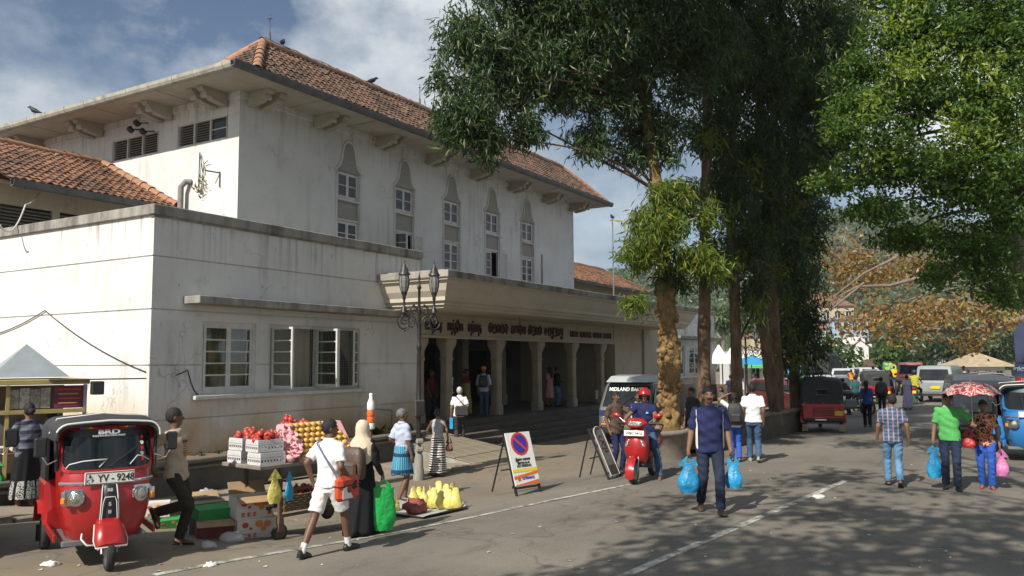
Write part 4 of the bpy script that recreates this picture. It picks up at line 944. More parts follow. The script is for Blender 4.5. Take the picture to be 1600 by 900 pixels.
# --- green trees at the road end
for lab, px, py, dep, bl in (('rounded green tree beside the white box lorry', 1310, 610, 82, [(1305, 560, 34, 24), (1275, 572, 22, 18), (1335, 570, 16, 16), (1300, 540, 22, 12)]), ('bushy green tree behind the white gabled kiosk', 1390, 605, 90, [(1385, 560, 30, 22), (1400, 540, 34, 16), (1365, 575, 14, 14), (1410, 570, 18, 18)]), ('dark green tree shading the grey two storey house', 1440, 605, 95, [(1440, 555, 30, 22), (1470, 545, 30, 16), (1500, 555, 30, 20), (1425, 575, 14, 14)]), ('dark tree crown over the small pavilion roof', 1560, 600, 90, [(1550, 565, 30, 20), (1580, 540, 34, 24), (1530, 540, 26, 18)]), ('small palm green tree on the slope left of the row of trees', 1130, 560, 120, [(1130, 500, 30, 24), (1160, 480, 26, 22), (1190, 510, 24, 22)])):
    b0 = atd(px, py, dep); b0.z = 0
    tree('roadside_tree', lab, b0, [b0, atd(px, py - 45, dep)], [.4, .25], [pxblob(*b, dep) for b in bl], bark_g, lf_dark if 'dark' in lab else lf_green, 3.0, .6, 10, .7, .22, .3, spread=.9, group='trees at the end of the road')
# --- off-frame tree above the camera that dapples the road
b0 = V(-3.2, -3.6, 0); cb = []
for px, py, h, r in ((985, 880, 8.6, .8), (1090, 845, 9, 1.0), (1230, 870, 9, 1.0), (1390, 840, 9.4, 1.1), (1500, 885, 9, 1.0), (1180, 775, 9.6, 1.1), (1075, 795, 9, .8), (1330, 795, 9.8, 1.1), (1540, 805, 9.6, 1.2), (1440, 752, 10, 1.1), (1590, 860, 9, 1.1), (1130, 893, 8.4, .8), (1290, 745, 10, .9), (1560, 745, 10, 1.2), (1490, 690, 11, 1.5), (1350, 692, 10.6, 1.0), (1590, 690, 11, 1.6), (1420, 655, 12, 1.8), (1330, 655, 12, 1.3)):
    g_ = gp(px, py); cb.append(((g_.x - h * 1.168, g_.y + h * .082, h), (r * 1.25, r * .75, .4)))
cb += [((-2, -4, 9), (2.5, 1.6, 1)), ((-4, -3, 10), (2, 1.6, 1))]
tree('roadside_tree', 'roadside tree whose boughs spread over the near carriageway', b0, [b0, V(-2.8, -3.4, 4), V(-2, -3, 7), V(0, -2.4, 9)], [.4, .34, .26, .15], cb, bark, lf_right, 15, .24, 10, .30, .07, .3, .2, clear=[(tuple(gp(px, py) + V(0, 0, z)), .55) for px, py in ((1112, 801), (1488, 765), (1543, 763), (1398, 760), (1150, 721), (1179, 722)) for z in (.5, 1.3)])
# --- hill with forest and houses
hv = []; HN = 46
for i in range(HN):
    px = 900 + i * 22
    for j in range(14):
        dep = 150 + 26 * j; t = j / 13
        crest = 452 - 90 * sst((px - 1040) / 260) + 12 * sin(px * .017) + 6 * sin(px * .051)
        p = atd(px, 565, dep); zt = 2.13 + (565 - crest) / F * 488; hv.append((p.x, p.y, -1 + zt * sst(t * 1.05) ** 1.1 + 1.5 * sin(px * .09 + j)))
hv = np.array(hv); hq = np.array([(i*14+j, (i+1)*14+j, (i+1)*14+j+1, i*14+j+1) for i in range(HN-1) for j in range(13)])
tag(link('hill', np_mesh('hill', hv, hq, M('hill_soil', (.07, .08, .04), .95, .3, .05), smooth=True)), kind='structure')
P = []
for k in range(2300):
    i, j = rng.integers(0, HN - 1), rng.integers(0, 13); u, w_ = rng.uniform(0, 1, 2)
    a = hv[i*14+j] * (1-u) * (1-w_) + hv[(i+1)*14+j] * u * (1-w_) + hv[i*14+j+1] * (1-u) * w_ + hv[(i+1)*14+j+1] * u * w_
    s_ = rng.uniform(2.2, 5); d = rng.normal(0, 1, (22, 3)); d /= np.linalg.norm(d, axis=1)[:, None]; d[:, 2] = np.abs(d[:, 2]) * 1.3
    P.append(a + d * s_ * rng.uniform(.75, 1, (22, 1)))
P = np.concatenate(P); v, q = leaf_cloud(P, len(P), 2.2, .9, .1, spread=.9)
tag(link('hill_forest', np_mesh('hill_forest', v, q, lf_hill)), kind='stuff')
def facade(t, w, h, d, cols, rows, wm, gm=pane_m, z0=.0, wh=.55, ww=.6, front=-1, trim=None):
    """box house in local axes: faces -Y; windows are parts with a pane each"""
    mb = MB(); mb.b2((-w/2, 0, z0), (w/2, d, h)); mb.build('wall', wm, t)
    for r in range(rows):
        for c in range(cols):
            x = -w/2 + w * (c + .5) / cols; z = z0 + (h - z0) * (r + .55) / rows; a, b_ = w / cols * ww, (h - z0) / rows * wh
            mb = MB(); tt = max(.05, a * .08)
            for sx in (-1, 1): mb.box((x + sx * (a - tt) / 2, -.03, z), (tt, .1, b_)); mb.box((x, -.028, z + sx * (b_ - tt) / 2), (a - 2 * tt, .1, tt))
            mb.box((x, -.026, z), (tt, .08, b_ - 2 * tt)); f = mb.build('window', trim or frame_m, t)
            mb = MB(); mb.box((x, -.012, z), (a - 2 * tt, .02, b_ - 2 * tt)); mb.build('pane', gm, f)
def house(label, px, py, dep, wpx, hpx, wm, roof, cols=3, rows=1, rh=.4, d=8, over=.5, rz=None, name='house', group=None, base=None, cat='house'):
    k = dep / F; p = atd(px, py, dep); w, h = wpx * k, hpx * k
    if rz is None: rz = atan2(FW.y, FW.x) - pi / 2
    t = thing(name, label, cat, p, rz, group); facade(t, w, h, d, cols, rows, wm, z0=-3 if base is None else base)
    if roof is not None:
        e = over; R_ = h * rh; mb = MB()
        if rh > 0:
            mb.add([(-w/2-e, -e, h), (w/2+e, -e, h), (w/2+e, d+e, h), (-w/2-e, d+e, h), (-w/2 + min(w, d) * .42, d/2, h+R_), (w/2 - min(w, d) * .42, d/2, h+R_)], [[0,1,5,4],[1,2,5],[2,3,4,5],[3,0,4],[3,2,1,0]])
        else: mb.b2((-w/2-e, -e, h), (w/2+e, d+e, h + .25))
        mb.build('roof', roof, t)
    return t
rust = M('rusty_roof', (.17, .085, .06), .85, .3, .6); redr = M('red_roof', (.26, .10, .06), .85, .25, .6); greyw = M('grey_house', (.40, .41, .42), .85, .15, .3); bluew = M('blue_house', (.30, .42, .55), .8, .12, .3); tanw = M('tan_house', (.46, .38, .27), .85, .15, .3); whitew = M('white_house', (.66, .65, .62), .85, .1, .4, dirt=.25, dcol=(.3, .28, .24))
house('pale blue three storey block on the slope', 1330, 545, 165, 56, 46, bluew, M('blue_roof', (.22, .34, .42), .6), 4, 3, 0, group='houses on the hillside')
house('tan house with broad rusty roof on the slope, above the blue block', 1300, 500, 190, 70, 22, tanw, rust, 4, 1, .9, group='houses on the hillside')
house('tan house highest up, with small windows under a rusty hip roof', 1285, 478, 210, 40, 14, tanw, rust, 4, 1, .8, group='houses on the hillside')
house('narrow grey house with red roof low on the slope left of the blue block', 1283, 535, 160, 34, 22, greyw, redr, 3, 2, .5, group='houses on the hillside')
house('white house low on the slope with red roof, seen between the row trunks', 1192, 565, 140, 40, 36, whitew, redr, 3, 2, .4, group='houses on the hillside')
house('grey two storey house beyond the van', 1474, 600, 105, 56, 50, greyw, M('grey_roof', (.2, .19, .18), .8), 5, 2, .0, d=9, base=0, name='town_house')
house('low shed with dark awning roof in front of the grey two storey house', 1475, 600, 98, 74, 20, M('shed_wall', (.12, .11, .10), .9), M('awning_grey', (.16, .14, .12), .8), 5, 1, .45, d=5, base=0, name='shed', cat='shed')
pv = house('small white pavilion with tan pyramid tiled roof', 1545, 607, 80, 54, 34, whitew, M('tan_tile', (.36, .28, .18), .85, .25, 2), 3, 1, .65, d=4, over=.9, base=0, name='pavilion', cat='pavilion')
# gabled kiosk with round plaque
kp = atd(1347, 615, 85); kp.z = 0; kk = 85 / F
t = thing('kiosk', 'white gabled kiosk with shield plaque and brown porch roof at the road end', 'kiosk', kp, atan2(FW.y, FW.x) - pi / 2)
w_, h_ = 26 * kk, 52 * kk; mb = MB(); mb.prism([(-w_/2, 0), (w_/2, 0), (w_/2, h_), (0, h_ * 1.22), (-w_/2, h_)], (0, 0, 0), (1, 0, 0), (0, 0, 1), (0, 1, 0), 3); mb.build('wall', whitew, t)
mb = MB(); mb.prism([(-w_/2-.3, h_-.05), (0, h_*1.22), (w_/2+.3, h_-.05), (w_/2+.3, h_+.25), (0, h_*1.22+.3), (-w_/2-.3, h_+.25)], (0, -.15, 0), (1, 0, 0), (0, 0, 1), (0, 1, 0), 3.3); mb.build('roof', whitew, t)
mb = MB(); mb.box((0, -.05, h_ * .96), (w_ * .3, .1, .4)); mb.build('roof_crest', whitew, t)
mb = MB(); mb.cyl((0, -.02, h_ * .9), (0, -.1, h_ * .9), .34, n=14, smooth=False); mb.build('plaque', greyw, t)
mb = MB(); mb.prism([(-w_*.5, h_*.42), (0, h_*.62), (w_*.5, h_*.42)], (.2, -1.5, 0), (1, 0, 0), (0, 0, 1), (0, 1, 0), 1.5); mb.build('porch_roof', M('porch_brown', (.13, .075, .055), .8), t)
# green hoarding, red barrier, poles at the road end
t = thing('hoarding', 'green and yellow advertising hoarding at the road end', 'billboard', atd(1392, 605, 88), atan2(FW.y, FW.x) - pi / 2)
mb = MB(); mb.b2((-.75, 0, 1.7), (.75, .12, 2.7), .02); mb.build('board', M('hoarding_green', (.06, .20, .10), .6), t); mb = MB(); mb.box((0, -.01, 2.2), (1.3, .02, .7)); mb.build('panel', patches('hoarding_art', [(.25, .45, .1), (.55, .5, .08), (.04, .28, .2)], 2), t)
for x in (-.6, .6): mb = MB(); mb.cyl((x, .06, -.5), (x, .06, 1.7), .06, n=8); mb.build('post', steel, t)
t = thing('barrier', 'orange and white road barrier below the green hoarding', 'barrier', atd(1407, 604, 84), atan2(FW.y, FW.x) - pi / 2)
mb = MB(); mb.box((0, 0, 1.1), (2.6, .12, .6), bev=.03); mb.build('board', M('barrier_orange', (.65, .12, .04), .6), t)
for x in (-1, 1): mb = MB(); mb.box((x, 0, .4), (.08, .5, .8)); mb.build('leg', white, t)
# shops with coloured awnings behind the row of trees
for lab, px, dep, wp, hp, wm, am in (('shop with bright green awning behind the row of trees', 1170, 60, 46, 60, whitew, M('awning_green', (.12, .42, .10), .6)), ('shop with brick red awning just beyond the green awning', 1205, 66, 50, 62, tanw, M('awning_red', (.42, .11, .06), .6)), ('yellow walled shop between the last trunks of the row', 1195, 74, 40, 70, M('yellow_house', (.42, .36, .2), .8), M('awning_blue', (.08, .16, .3), .6))):
    k = dep / F; p = atd(px, 612, dep); p.z = 0; t = thing('shop', lab, 'shop', p, atan2(FW.y, FW.x) - pi / 2); facade(t, wp * k, hp * k, 4, 2, 1, wm, z0=0)
    mb = MB(); mb.add([(-wp*k/2-.2, -1.6, hp*k*.62), (wp*k/2+.2, -1.6, hp*k*.62), (wp*k/2+.2, -.05, hp*k*.82), (-wp*k/2-.2, -.05, hp*k*.82), (-wp*k/2-.2, -1.6, hp*k*.56), (wp*k/2+.2, -1.6, hp*k*.56)], [[0,1,2,3],[4,5,1,0]]); mb.build('awning', am, t)
# flagpole-like mast with a bird near the canopy end, birds on the roof ridge
t = thing('mast', 'thin grey mast rising behind the canopy with a bird on top', 'pole', (34.4, 15.5, 4.4)); z1 = onY(957, 345, 15.5); t.location.x = z1.x
mb = MB(); mb.cyl((0, 0, 0), (0, 0, z1.z - 4.4), .035, .025); mb.build('pole', steel, t); mb = MB(); mb.cyl((-.25, 0, z1.z - 4.42), (.25, .1, z1.z - 4.3), .02); mb.build('arm', steel, t)
def bird(label, p, rz, dist=20):
    t = thing('crow', label, 'bird', p, rz, 'crows perched on the roofs'); bm_ = M('crow_black', (.012, .012, .014), .6)
    mb = MB(); secs = []
    for x, z, r in ((-.26, .09, .012), (-.15, .12, .035), (-.04, .16, .07), (.06, .2, .075), (.12, .25, .05), (.15, .29, .045), (.19, .30, .035), (.22, .295, .016), (.26, .285, .004)): secs.append(mb.ring((x, 0, z), (1, 0, .4), r, 8))
    mb.loft(secs); mb.build('body', bm_, t)
    for s_ in (-1, 1): mb = MB(); mb.cyl((0, s_ * .03, .12), (.01, s_ * .03, 0), .007, n=5); mb.build('leg', bm_, t)
    return t
bird('black crow on the ridge nearest the roof apex', (onY(441, 75, RY).x, RY, ZR + .1), .6); bird('black crow halfway along the roof ridge', (onY(581, 138, RY).x, RY, ZR + .1), -.4); bird('black crow on top of the thin mast', (z1.x, 15.5, z1.z), .8); bird('black crow flying low over the sunlit eave gutter', (EX0 - .1, 25.6, EZ + .08), 2)
# ================================================================ vehicles
red_p = M('red_paint', (.36, .011, .011), .32, .2, 2.5, coat=.4, dirt=.55, dcol=(.10, .02, .015)); blue_p = M('blue_paint', (.02, .16, .42), .28, .1, 2.5, coat=.7, dirt=.15, dcol=(.05, .08, .12))
canvas = M('black_canvas', (.030, .031, .032), .75, .3, 5, bump=.25, bs=16, dirt=.3, dcol=(.085, .08, .07)); vin = M('white_vinyl', (.62, .61, .57), .5, .1)
wind = M('windscreen', (.010, .013, .015), .05, .4, 1.2, spec=.5); lamp_m = M('lamp_glass', (.42, .42, .38), .12, .5, 14, metal=.75, spec=1, bump=.5); amber = M('amber_lens', (.75, .22, .02), .2, .1); redl = M('red_lens', (.5, .02, .01), .2, .1)
silver_p = M('silver_paint', (.42, .45, .45), .35, .1, 2, coat=.5, dirt=.2, dcol=(.2, .19, .16)); white_p = M('white_vehicle_paint', (.68, .68, .65), .35, .08, 2, coat=.4, dirt=.2, dcol=(.35, .32, .26)); dark_p = M('dark_paint', (.02, .022, .028), .3, .2, 2, coat=.6); mar_p = M('maroon_paint', (.10, .02, .02), .3, .2, 2, coat=.6); grey_p = M('grey_paint', (.14, .15, .15), .4, .15, 2, coat=.3)
plate_w = M('plate_white', (.72, .72, .68), .5, .06); plate_y = M('plate_yellow', (.70, .46, .02), .5, .1); ink = M('plate_ink', (.012, .012, .012), .6, .1); tarp = M('navy_tarpaulin', (.02, .03, .075), .6, .3, 1.5, bump=.6, bs=3)
def wheel(parent, c, r, w, rim=steel, axis='y', name='wheel'):
    """tyre with a rounded tread; the rim and hub are its sub-parts"""
    t = r * .30; mb = MB(); c = Vector(c)
    prof = [(r - t, -w * .42), (r - t * .5, -w * .5), (r - .012, -w * .42), (r, -w * .2), (r, w * .2), (r - .012, w * .42), (r - t * .5, w * .5), (r - t, w * .42)]
    mb.lathe([(a, h) for a, h in prof], (0, 0, 0), 22, 'y', caps=False); o = mb.build(name, rubber, parent, loc=c)
    mb = MB(); mb.lathe([(.02, -w * .36), (r * .28, -w * .38), (r * .34, -w * .25), (r - t - .03, -w * .28), (r - t + .004, -w * .43), (r - t + .004, w * .43), (r - t - .03, w * .28), (r * .34, w * .25), (r * .28, w * .38), (.02, w * .36)], (0, 0, 0), 22, 'y'); mb.build('rim', rim, o)
    return o
TKS = .905
def tuktuk(label, paint, loc, rz, plate=None, front_art=False, rear=True, group='three wheelers on the road', canopy=None, trim=vin):
    t = thing('three_wheeler', label, 'three wheeler', loc, rz, group, TKS); canopy = canopy or canvas
    mb = MB(); secs = []
    for z, hw, xf, b in ((.27, .40, .72, .16), (.36, .46, .80, .20), (.5, .52, .86, .23), (.68, .565, .885, .25), (.86, .585, .87, .25), (1.0, .59, .83, .235), (1.10, .59, .79, .22), (1.15, .585, .765, .21)):
        S_ = np.linspace(-1, 1, 15); o_ = [V(xf - b * abs(s) ** 2.4 - (.16 if abs(s) > .99 else 0), hw * s * (1 if abs(s) < .99 else 1.0), z) for s in S_]; i_ = [V(p.x - .05, p.y * .93, z) for p in o_[::-1]]
        secs.append(o_ + i_)
    mb.loft(secs); mb.build('front_cowl', paint, t)
    # windscreen surround and glass lean back together
    def wp(y, z): f = (z - 1.13) / .5; return V(.775 - .15 * f - .21 * abs(y / .6) ** 2.4, y, z)
    def rr(hw, z0, z1, r, n=5):
        pts = []
        for (cx, cz, a0) in ((hw - r, z1 - r, 0), (-hw + r, z1 - r, 90), (-hw + r, z0 + r, 180), (hw - r, z0 + r, 270)):
            for k in range(n): a = radians(a0 + 90 * k / (n - 1)); pts.append((cx + r * cos(a), cz + r * sin(a)))
        out_ = []
        for i in range(len(pts)):                       # extra points so the long edges follow the curve
            a, b_ = pts[i], pts[(i + 1) % len(pts)]; out_.append(a)
            if abs(a[0] - b_[0]) > .3: out_ += [(a[0] + (b_[0] - a[0]) * k / 6, a[1] + (b_[1] - a[1]) * k / 6) for k in range(1, 6)]
        return out_
    O_, I_ = rr(.60, 1.12, 1.66, .14), rr(.535, 1.155, 1.615, .10)
    mb = MB(); secs = [[wp(*p) + V(-.06, 0, 0) for p in O_], [wp(*p) + V(.012, 0, 0) for p in O_], [wp(*p) + V(.02, 0, 0) for p in I_], [wp(*p) + V(-.06, 0, 0) for p in I_]]; mb.loft(secs + [secs[0]], caps=False, smooth=False); sf = mb.build('screen_frame', paint, t)
    mb = MB(); g_ = []
    for z in np.linspace(1.15, 1.62, 5): g_.append([wp(y, z) + V(.004, 0, 0) for y in np.linspace(-.545, .545, 15)])
    mb.loft(g_, closed=False, caps=False); gl = mb.build('windscreen', wind, t)
    mb = MB(); g_ = []
    for z in np.linspace(1.535, 1.618, 3): g_.append([wp(y, z) + V(.012, 0, 0) for y in np.linspace(-.50 - .02 * (z < 1.6), .50, 15)])
    mb.loft(g_, closed=False, caps=False); mb.build('sun_strip', black, gl)
    mb = MB(); mb.tube([wp(-.0, 1.175) + V(.03, 0, 0), wp(.36, 1.40) + V(.035, 0, 0)], .011); mb.build('wiper', black, gl)
    # canopy: hoops running back, then the closed rear quarter
    def hoop(x, zt, zb, hw, r=.17, n=6):
        pts = [V(x, hw, zb)]
        for k in range(n): a = radians(90 * k / (n - 1)); pts.append(V(x, hw - r + r * cos(a), zt - r * .8 + r * .8 * sin(a)))
        for y in (.3, .0, -.3): pts.append(V(x, y * hw / .62, zt + .025 * (1 - (y / .4) ** 2)))
        for k in range(n): a = radians(90 + 90 * k / (n - 1)); pts.append(V(x, -hw + r + r * cos(a), zt - r * .8 + r * .8 * sin(a)))
        pts.append(V(x, -hw, zb)); return pts + [V(x, p.y * .96, p.z - .025) for p in pts[::-1]]
    mb = MB(); mb.loft([hoop(*a) for a in ((.70, 1.68, 1.52, .63), (.62, 1.715, 1.50, .64), (.2, 1.745, 1.50, .65), (-.3, 1.74, 1.49, .65), (-.34, 1.74, .96, .65), (-.8, 1.72, .94, .65), (-1.1, 1.68, .93, .64), (-1.2, 1.60, .93, .62), (-1.24, 1.5, .93, .60))]); cp = mb.build('canopy', canopy, t)
    mb = MB(); mb.prism([(-.60, .93), (.60, .93), (.60, 1.42), (.46, 1.6), (-.46, 1.6), (-.60, 1.42)], (-1.245, 0, 0), (0, 1, 0), (0, 0, 1), (1, 0, 0), .03); mb.build('back_curtain', canopy, cp)
    mb = MB(); mb.box((-1.252, 0, 1.30), (.012, .36, .17), bev=.005); mb.build('back_window', wind, cp)
    if rear:
        mb = MB(); q = [(.19, 1.21), (.19, 1.39), (-.19, 1.39), (-.19, 1.21)]; mb.tube([V(-1.256, *p) for p in q + q[:1]], .012, 5); mb.build('window_binding', grey_p, cp)
    mb = MB(); mb.tube(hoop(.712, 1.70, 1.53, .635)[:15], .013, 6); mb.tube([V(.10, .655, 1.56), V(.10, .57, 1.735), V(.1, 0, 1.785), V(.1, -.57, 1.735), V(.10, -.655, 1.56)], .009, 5); mb.tube([V(.7, .62, 1.6), V(-.3, .655, 1.6)], .01, 5); mb.build('canopy_piping', trim, cp)
    # rear body and floor
    mb = MB(); 
    def rsec(x, hw, z0, z1): r = .06; return [V(x, -hw + r, z0), V(x, hw - r, z0), V(x, hw, z0 + r), V(x, hw, z1 - r), V(x, hw - r, z1), V(x, -hw + r, z1), V(x, -hw, z1 - r), V(x, -hw, z0 + r)]
    mb.loft([rsec(*a) for a in ((-.30, .60, .34, .60), (-.36, .645, .34, .95), (-.7, .65, .46, .95), (-1.0, .65, .46, .95), (-1.22, .645, .40, .95), (-1.30, .60, .42, .92))], smooth=False); body = mb.build('rear_body', paint, t)
    mb = MB(); mb.b2((-1.0, -.52, .27), (.7, .52, .335), .01); mb.build('floor', grey_p, t)
    for s in (-1, 1):
        mb = MB(); mb.b2((-.35, s * .60 - .02, .33), (.66, s * .60 + .02, .42), .008); mb.build('sill', paint, t)
        mb = MB(); mb.tube([V(.58, s * .60, 1.14), V(.52, s * .62, 1.62)], .025); mb.build('pillar', black, t)
        mb = MB(); mb.b2((-.34, s * .62 - .015, .95), (-.28, s * .62 + .015, 1.55)); mb.build('pillar', black, t)
        mb = MB(); mb.loft([[V(x, s * (.56 + .13 * (k % 2)), .30 + h) for k in (0, 1)] for x, h in ((-.64, .20), (-.70, .27), (-.78, .32), (-.95, .34), (-1.12, .30), (-1.24, .18), (-1.3, .02))], closed=False, caps=False); mb.build('mudguard', paint, t)
        wheel(t, (-.93, s * .56, .21), .21, .12)
        mb = MB(); mb.b2((-1.27, s * .56 - .09, .05), (-1.255, s * .56 + .09, .27)); mb.build('mudflap', M('pale_mudflap', (.35, .3, .2), .8) if rear and paint is red_p else rubber, t)
        # mirrors on bent stalks
        mb = MB(); mb.tube([V(.60, s * .60, 1.28), V(.68, s * .72, 1.24), V(.66, s * .78, 1.33)], .011, 5); st = mb.build('mirror_stalk', chrome, t)
        mb = MB(); mb.box((.66, s * .80, 1.44), (.045, .15, .23), bev=.03); mb.build('mirror', black, t)
        # headlamp: chrome bezel, lens, indicator
        X0 = .845; mb = MB(); mb.box((X0 - .10, s * .40, .845), (.15, .31, .19), bev=.05, R=Matrix.Rotation(s * radians(13), 3, 'Z')); hl = mb.build('headlight', chrome, t)
        n_ = V(cos(s * .23), sin(s * .23), 0); p = V(X0 + .012, s * .385, .845)
        mb = MB(); mb.cyl(p - n_ * .03, p + n_ * .012, .088, .092, 18); mb.cyl(p + n_ * .012, p + n_ * .022, .092, .078, 18); mb.build('bezel', chrome, hl)
        mb = MB(); mb.ball(p + n_ * .008, (.03, .074, .074), 14, 8); mb.build('lens', lamp_m, hl)
        mb = MB(); mb.box(V(X0 - .035, s * .53, .845), (.05, .075, .16), bev=.015, R=Matrix.Rotation(s * radians(26), 3, 'Z')); ind = mb.build('indicator', chrome, t); mb = MB(); mb.box(V(X0 - .018, s * .535, .82), (.04, .06, .075), bev=.012, R=Matrix.Rotation(s * radians(26), 3, 'Z')); mb.build('lens', amber, ind)
        mb = MB(); mb.box((-1.305, s * .52, .80), (.03, .09, .10), bev=.012); mb.build('tail_light', redl, t)
    mb = MB(); mb.box((-1.33, 0, .42), (.05, 1.26, .10), bev=.02); mb.build('rear_bumper', black, t)
    if rear:
        for k in range(5):
            mb = MB(); mb.box((-1.312, 0, .55 + .06 * k), (.02, .64, .03), bev=.008); mb.build('vent_rib', M('dark_red', (.10, .008, .008), .4), t)
        for y in (-.56, -.28, 0, .28, .56):
            mb = MB(); mb.ball((-1.262, y, .955), .02, 8, 5); mb.build('stud', chrome, t)
        mb = MB(); mb.box((-1.325, -.48, .63), (.012, .26, .14), bev=.004); pl = mb.build('number_plate', plate_y, t)
        mb = MB(); mb.box((-1.358, .08, .42), (.008, .34, .045)); mb.build('bumper_sticker', plate_w, t)
    # seats and driver's bar
    mb = MB(); mb.b2((-.95, -.55, .60), (-.42, .55, .74), .03); mb.box((-1.0, 0, .98), (.12, 1.1, .5), bev=.04); mb.build('seat', M('seat_vinyl', (.05, .02, .02), .5), t)
    mb = MB(); mb.b2((-.18, -.28, .62), (.18, .28, .72), .03); mb.build('driver_seat', black, t)
    mb = MB(); mb.tube([V(.62, 0, .7), V(.48, 0, 1.02), V(.45, .32, 1.08)], .02); mb.tube([V(.48, 0, 1.02), V(.45, -.32, 1.08)], .02); mb.build('handlebar', black, t)
    # front fork, fender, wheel
    w = wheel(t, (1.0, 0, .20), .20, .105)
    mb = MB()
    for s in (-1, 1): mb.tube([V(.84, s * .085, .50), V(1.0, s * .085, .2)], .022); mb.cyl(V(.88, s * .11, .44), V(.95, s * .11, .24), .034)
    mb.build('fork', steel, t)
    mb = MB(); secs = []
    for x, z, hw, dp in ((.76, .60, .10, .02), (.84, .615, .16, .09), (.95, .575, .185, .14), (1.06, .50, .195, .14), (1.13, .40, .19, .10), (1.145, .34, .185, .05)):
        secs.append([V(x, -hw, z - dp), V(x + .01, -hw * .85, z - .02), V(x + .02, -hw * .4, z), V(x + .02, hw * .4, z), V(x + .01, hw * .85, z - .02), V(x, hw, z - dp)] + [V(x - .03, hw * .93, z - dp), V(x - .02, 0, z - .045), V(x - .03, -hw * .93, z - dp)])
    mb.loft(secs); fd = mb.build('front_fender', paint, t)
    mb = MB(); mb.tube([V(.86, -.165, .52), V(1.07, -.2, .37), V(1.15, -.185, .30), V(1.155, .185, .30), V(1.07, .2, .37), V(.86, .165, .52)], .009, 5); mb.build('fender_trim', trim, fd)
    # centre grille, chrome strip, plate
    mb = MB(); gpnl = []
    for z, hw, x in ((.56, .125, .905), (.70, .118, .918), (.86, .106, .905), (.96, .095, .875), (.985, .085, .85)): gpnl.append([V(x - .05, -hw, z), V(x, -hw * .9, z), V(x + .012, 0, z), V(x, hw * .9, z), V(x - .05, hw, z)])
    mb.loft(gpnl, closed=False, caps=False); gr_ = mb.build('grille', black, t)
    mb = MB(); mb.tube([g[1] + V(.006, 0, 0) for g in gpnl] + [g[3] + V(.006, 0, 0) for g in gpnl[::-1]], .008, 5); mb.tube([V(.925, -.095, .58), V(.935, -.08, .78), V(.93, -.06, .84), V(.93, .06, .84), V(.935, .08, .78), V(.925, .095, .58)], .006, 5); mb.build('grille_trim', trim, gr_)
    mb = MB(); st = [V(.835 - .245 * abs(s) ** 2.4 + .012, .592 * s, 1.0) for s in np.linspace(-.97, .97, 15)]; mb.loft([[p + V(0, 0, -.018) for p in st], [p + V(.006, 0, 0) for p in st], [p + V(0, 0, .018) for p in st]], closed=False, caps=False); mb.build('chrome_strip', chrome, t)
    if plate or front_art:
        mb = MB(); mb.box((.855, 0, 1.06), (.02, .60, .145), bev=.006); pl = mb.build('number_plate', plate_w, t)
        mb = MB(); q = [(-.29, .995), (.29, .995), (.29, 1.125), (-.29, 1.125)]; mb.tube([V(.868, *p) for p in q + q[:1]], .004, 4); mb.build('plate_border', ink, pl)
    if front_art:
        Fx, U_ = (0, 1, 0), (0, 0, 1)
        text('plate_number', 'YV - 9248', .118, ink, pl, (.867, .075, 1.018), Fx, U_, .002, .002, .92); text('plate_letters', 'C P', .055, ink, pl, (.867, -.235, 1.012), Fx, U_, .002)
        mb = MB(); mb.lathe([(.012, 0), (.016, .01), (.006, .022), (.011, .03), (.002, .04)], (.868, -.24, 1.07), 8); mb.build('plate_emblem', ink, pl)
        ttl = M('silver_lettering', (.45, .46, .46), .4, .1)
        o = text('screen_lettering', 'BRD', .075, ttl, gl, (0, 0, 0), Fx, U_, .002, .003, 1.9); o.location = wp(0, 1.563) + V(.035, 0, 0); o.rotation_euler = (0, -.28, 0)
        o = text('screen_lettering', 'BAJAJ RACING DEVIL FIGHT', .026, ttl, gl, (0, 0, 0), Fx, U_, .002, .001, 1.25); o.location = wp(0, 1.536) + V(.03, 0, 0); o.rotation_euler = (0, -.28, 0)
        text('badge', 'RE', .05, ttl, gr_, (.918, 0, .905), Fx, (-.25, 0, 1), .002, .002, 1.2)
        for z, s_, c in ((.74, .055, 'S'), (.66, .04, '|||')): text('badge', c, s_, ttl, gr_, (.936, 0, z), Fx, (-.05, 0, 1), .002, .002, 1.3)
        for s in (-1, 1):                                 # white pinstripes and rainbow stickers on the screen
            mb = MB(); pts = [wp(s * y, z) + V(.012, 0, 0) for y, z in (((.50, 1.17), (.46, 1.22), (.3, 1.255), (.02, 1.27), (.12, 1.18)) if s < 0 else ((.52, 1.22), (.42, 1.275), (.36, 1.285), (.26, 1.19)))]; mb.tube(pts, .008, 4); mb.build('pinstripe', vin, gl)
            for k, c in enumerate(((.6, .05, .03), (.7, .5, .02), (.05, .4, .1), (.05, .2, .6))):
                a0, a1 = .14 + .05 * k, .14 + .05 * (k + 1); mb = MB(); mb.quad(wp(s * a0, 1.632) + V(.03, 0, 0), wp(s * a1, 1.63) + V(.03, 0, 0), wp(s * a1, 1.650) + V(.026, 0, 0), wp(s * (a0 + .02), 1.652) + V(.026, 0, 0)); mb.build('rainbow_sticker', M('sticker%d' % k, c, .4, .05), sf)
        for k in range(5):
            mb = MB(); c = wp(.42, 1.50 - .065 * k); mb.cyl(c + V(0, 0, 0), c + V(.012, 0, 0), .026, n=10, smooth=False); mb.build('round_sticker', plate_w if k % 2 else redl, gl)
        mb = MB(); mb.box(wp(-.04, 1.43) - V(.1, 0, 0), (.01, .22, .06), bev=.01); mb.build('inside_mirror', M('mirror_tan', (.5, .42, .2), .3), gl)
        mb = MB(); mb.tube([V(.80, -.30, .42), V(.9, -.32, .38), V(.95, -.26, .31), V(.95, -.16, .30), V(.93, -.1, .40)], .012, 6); mb.build('pipe_loop', vin, t)
    return t
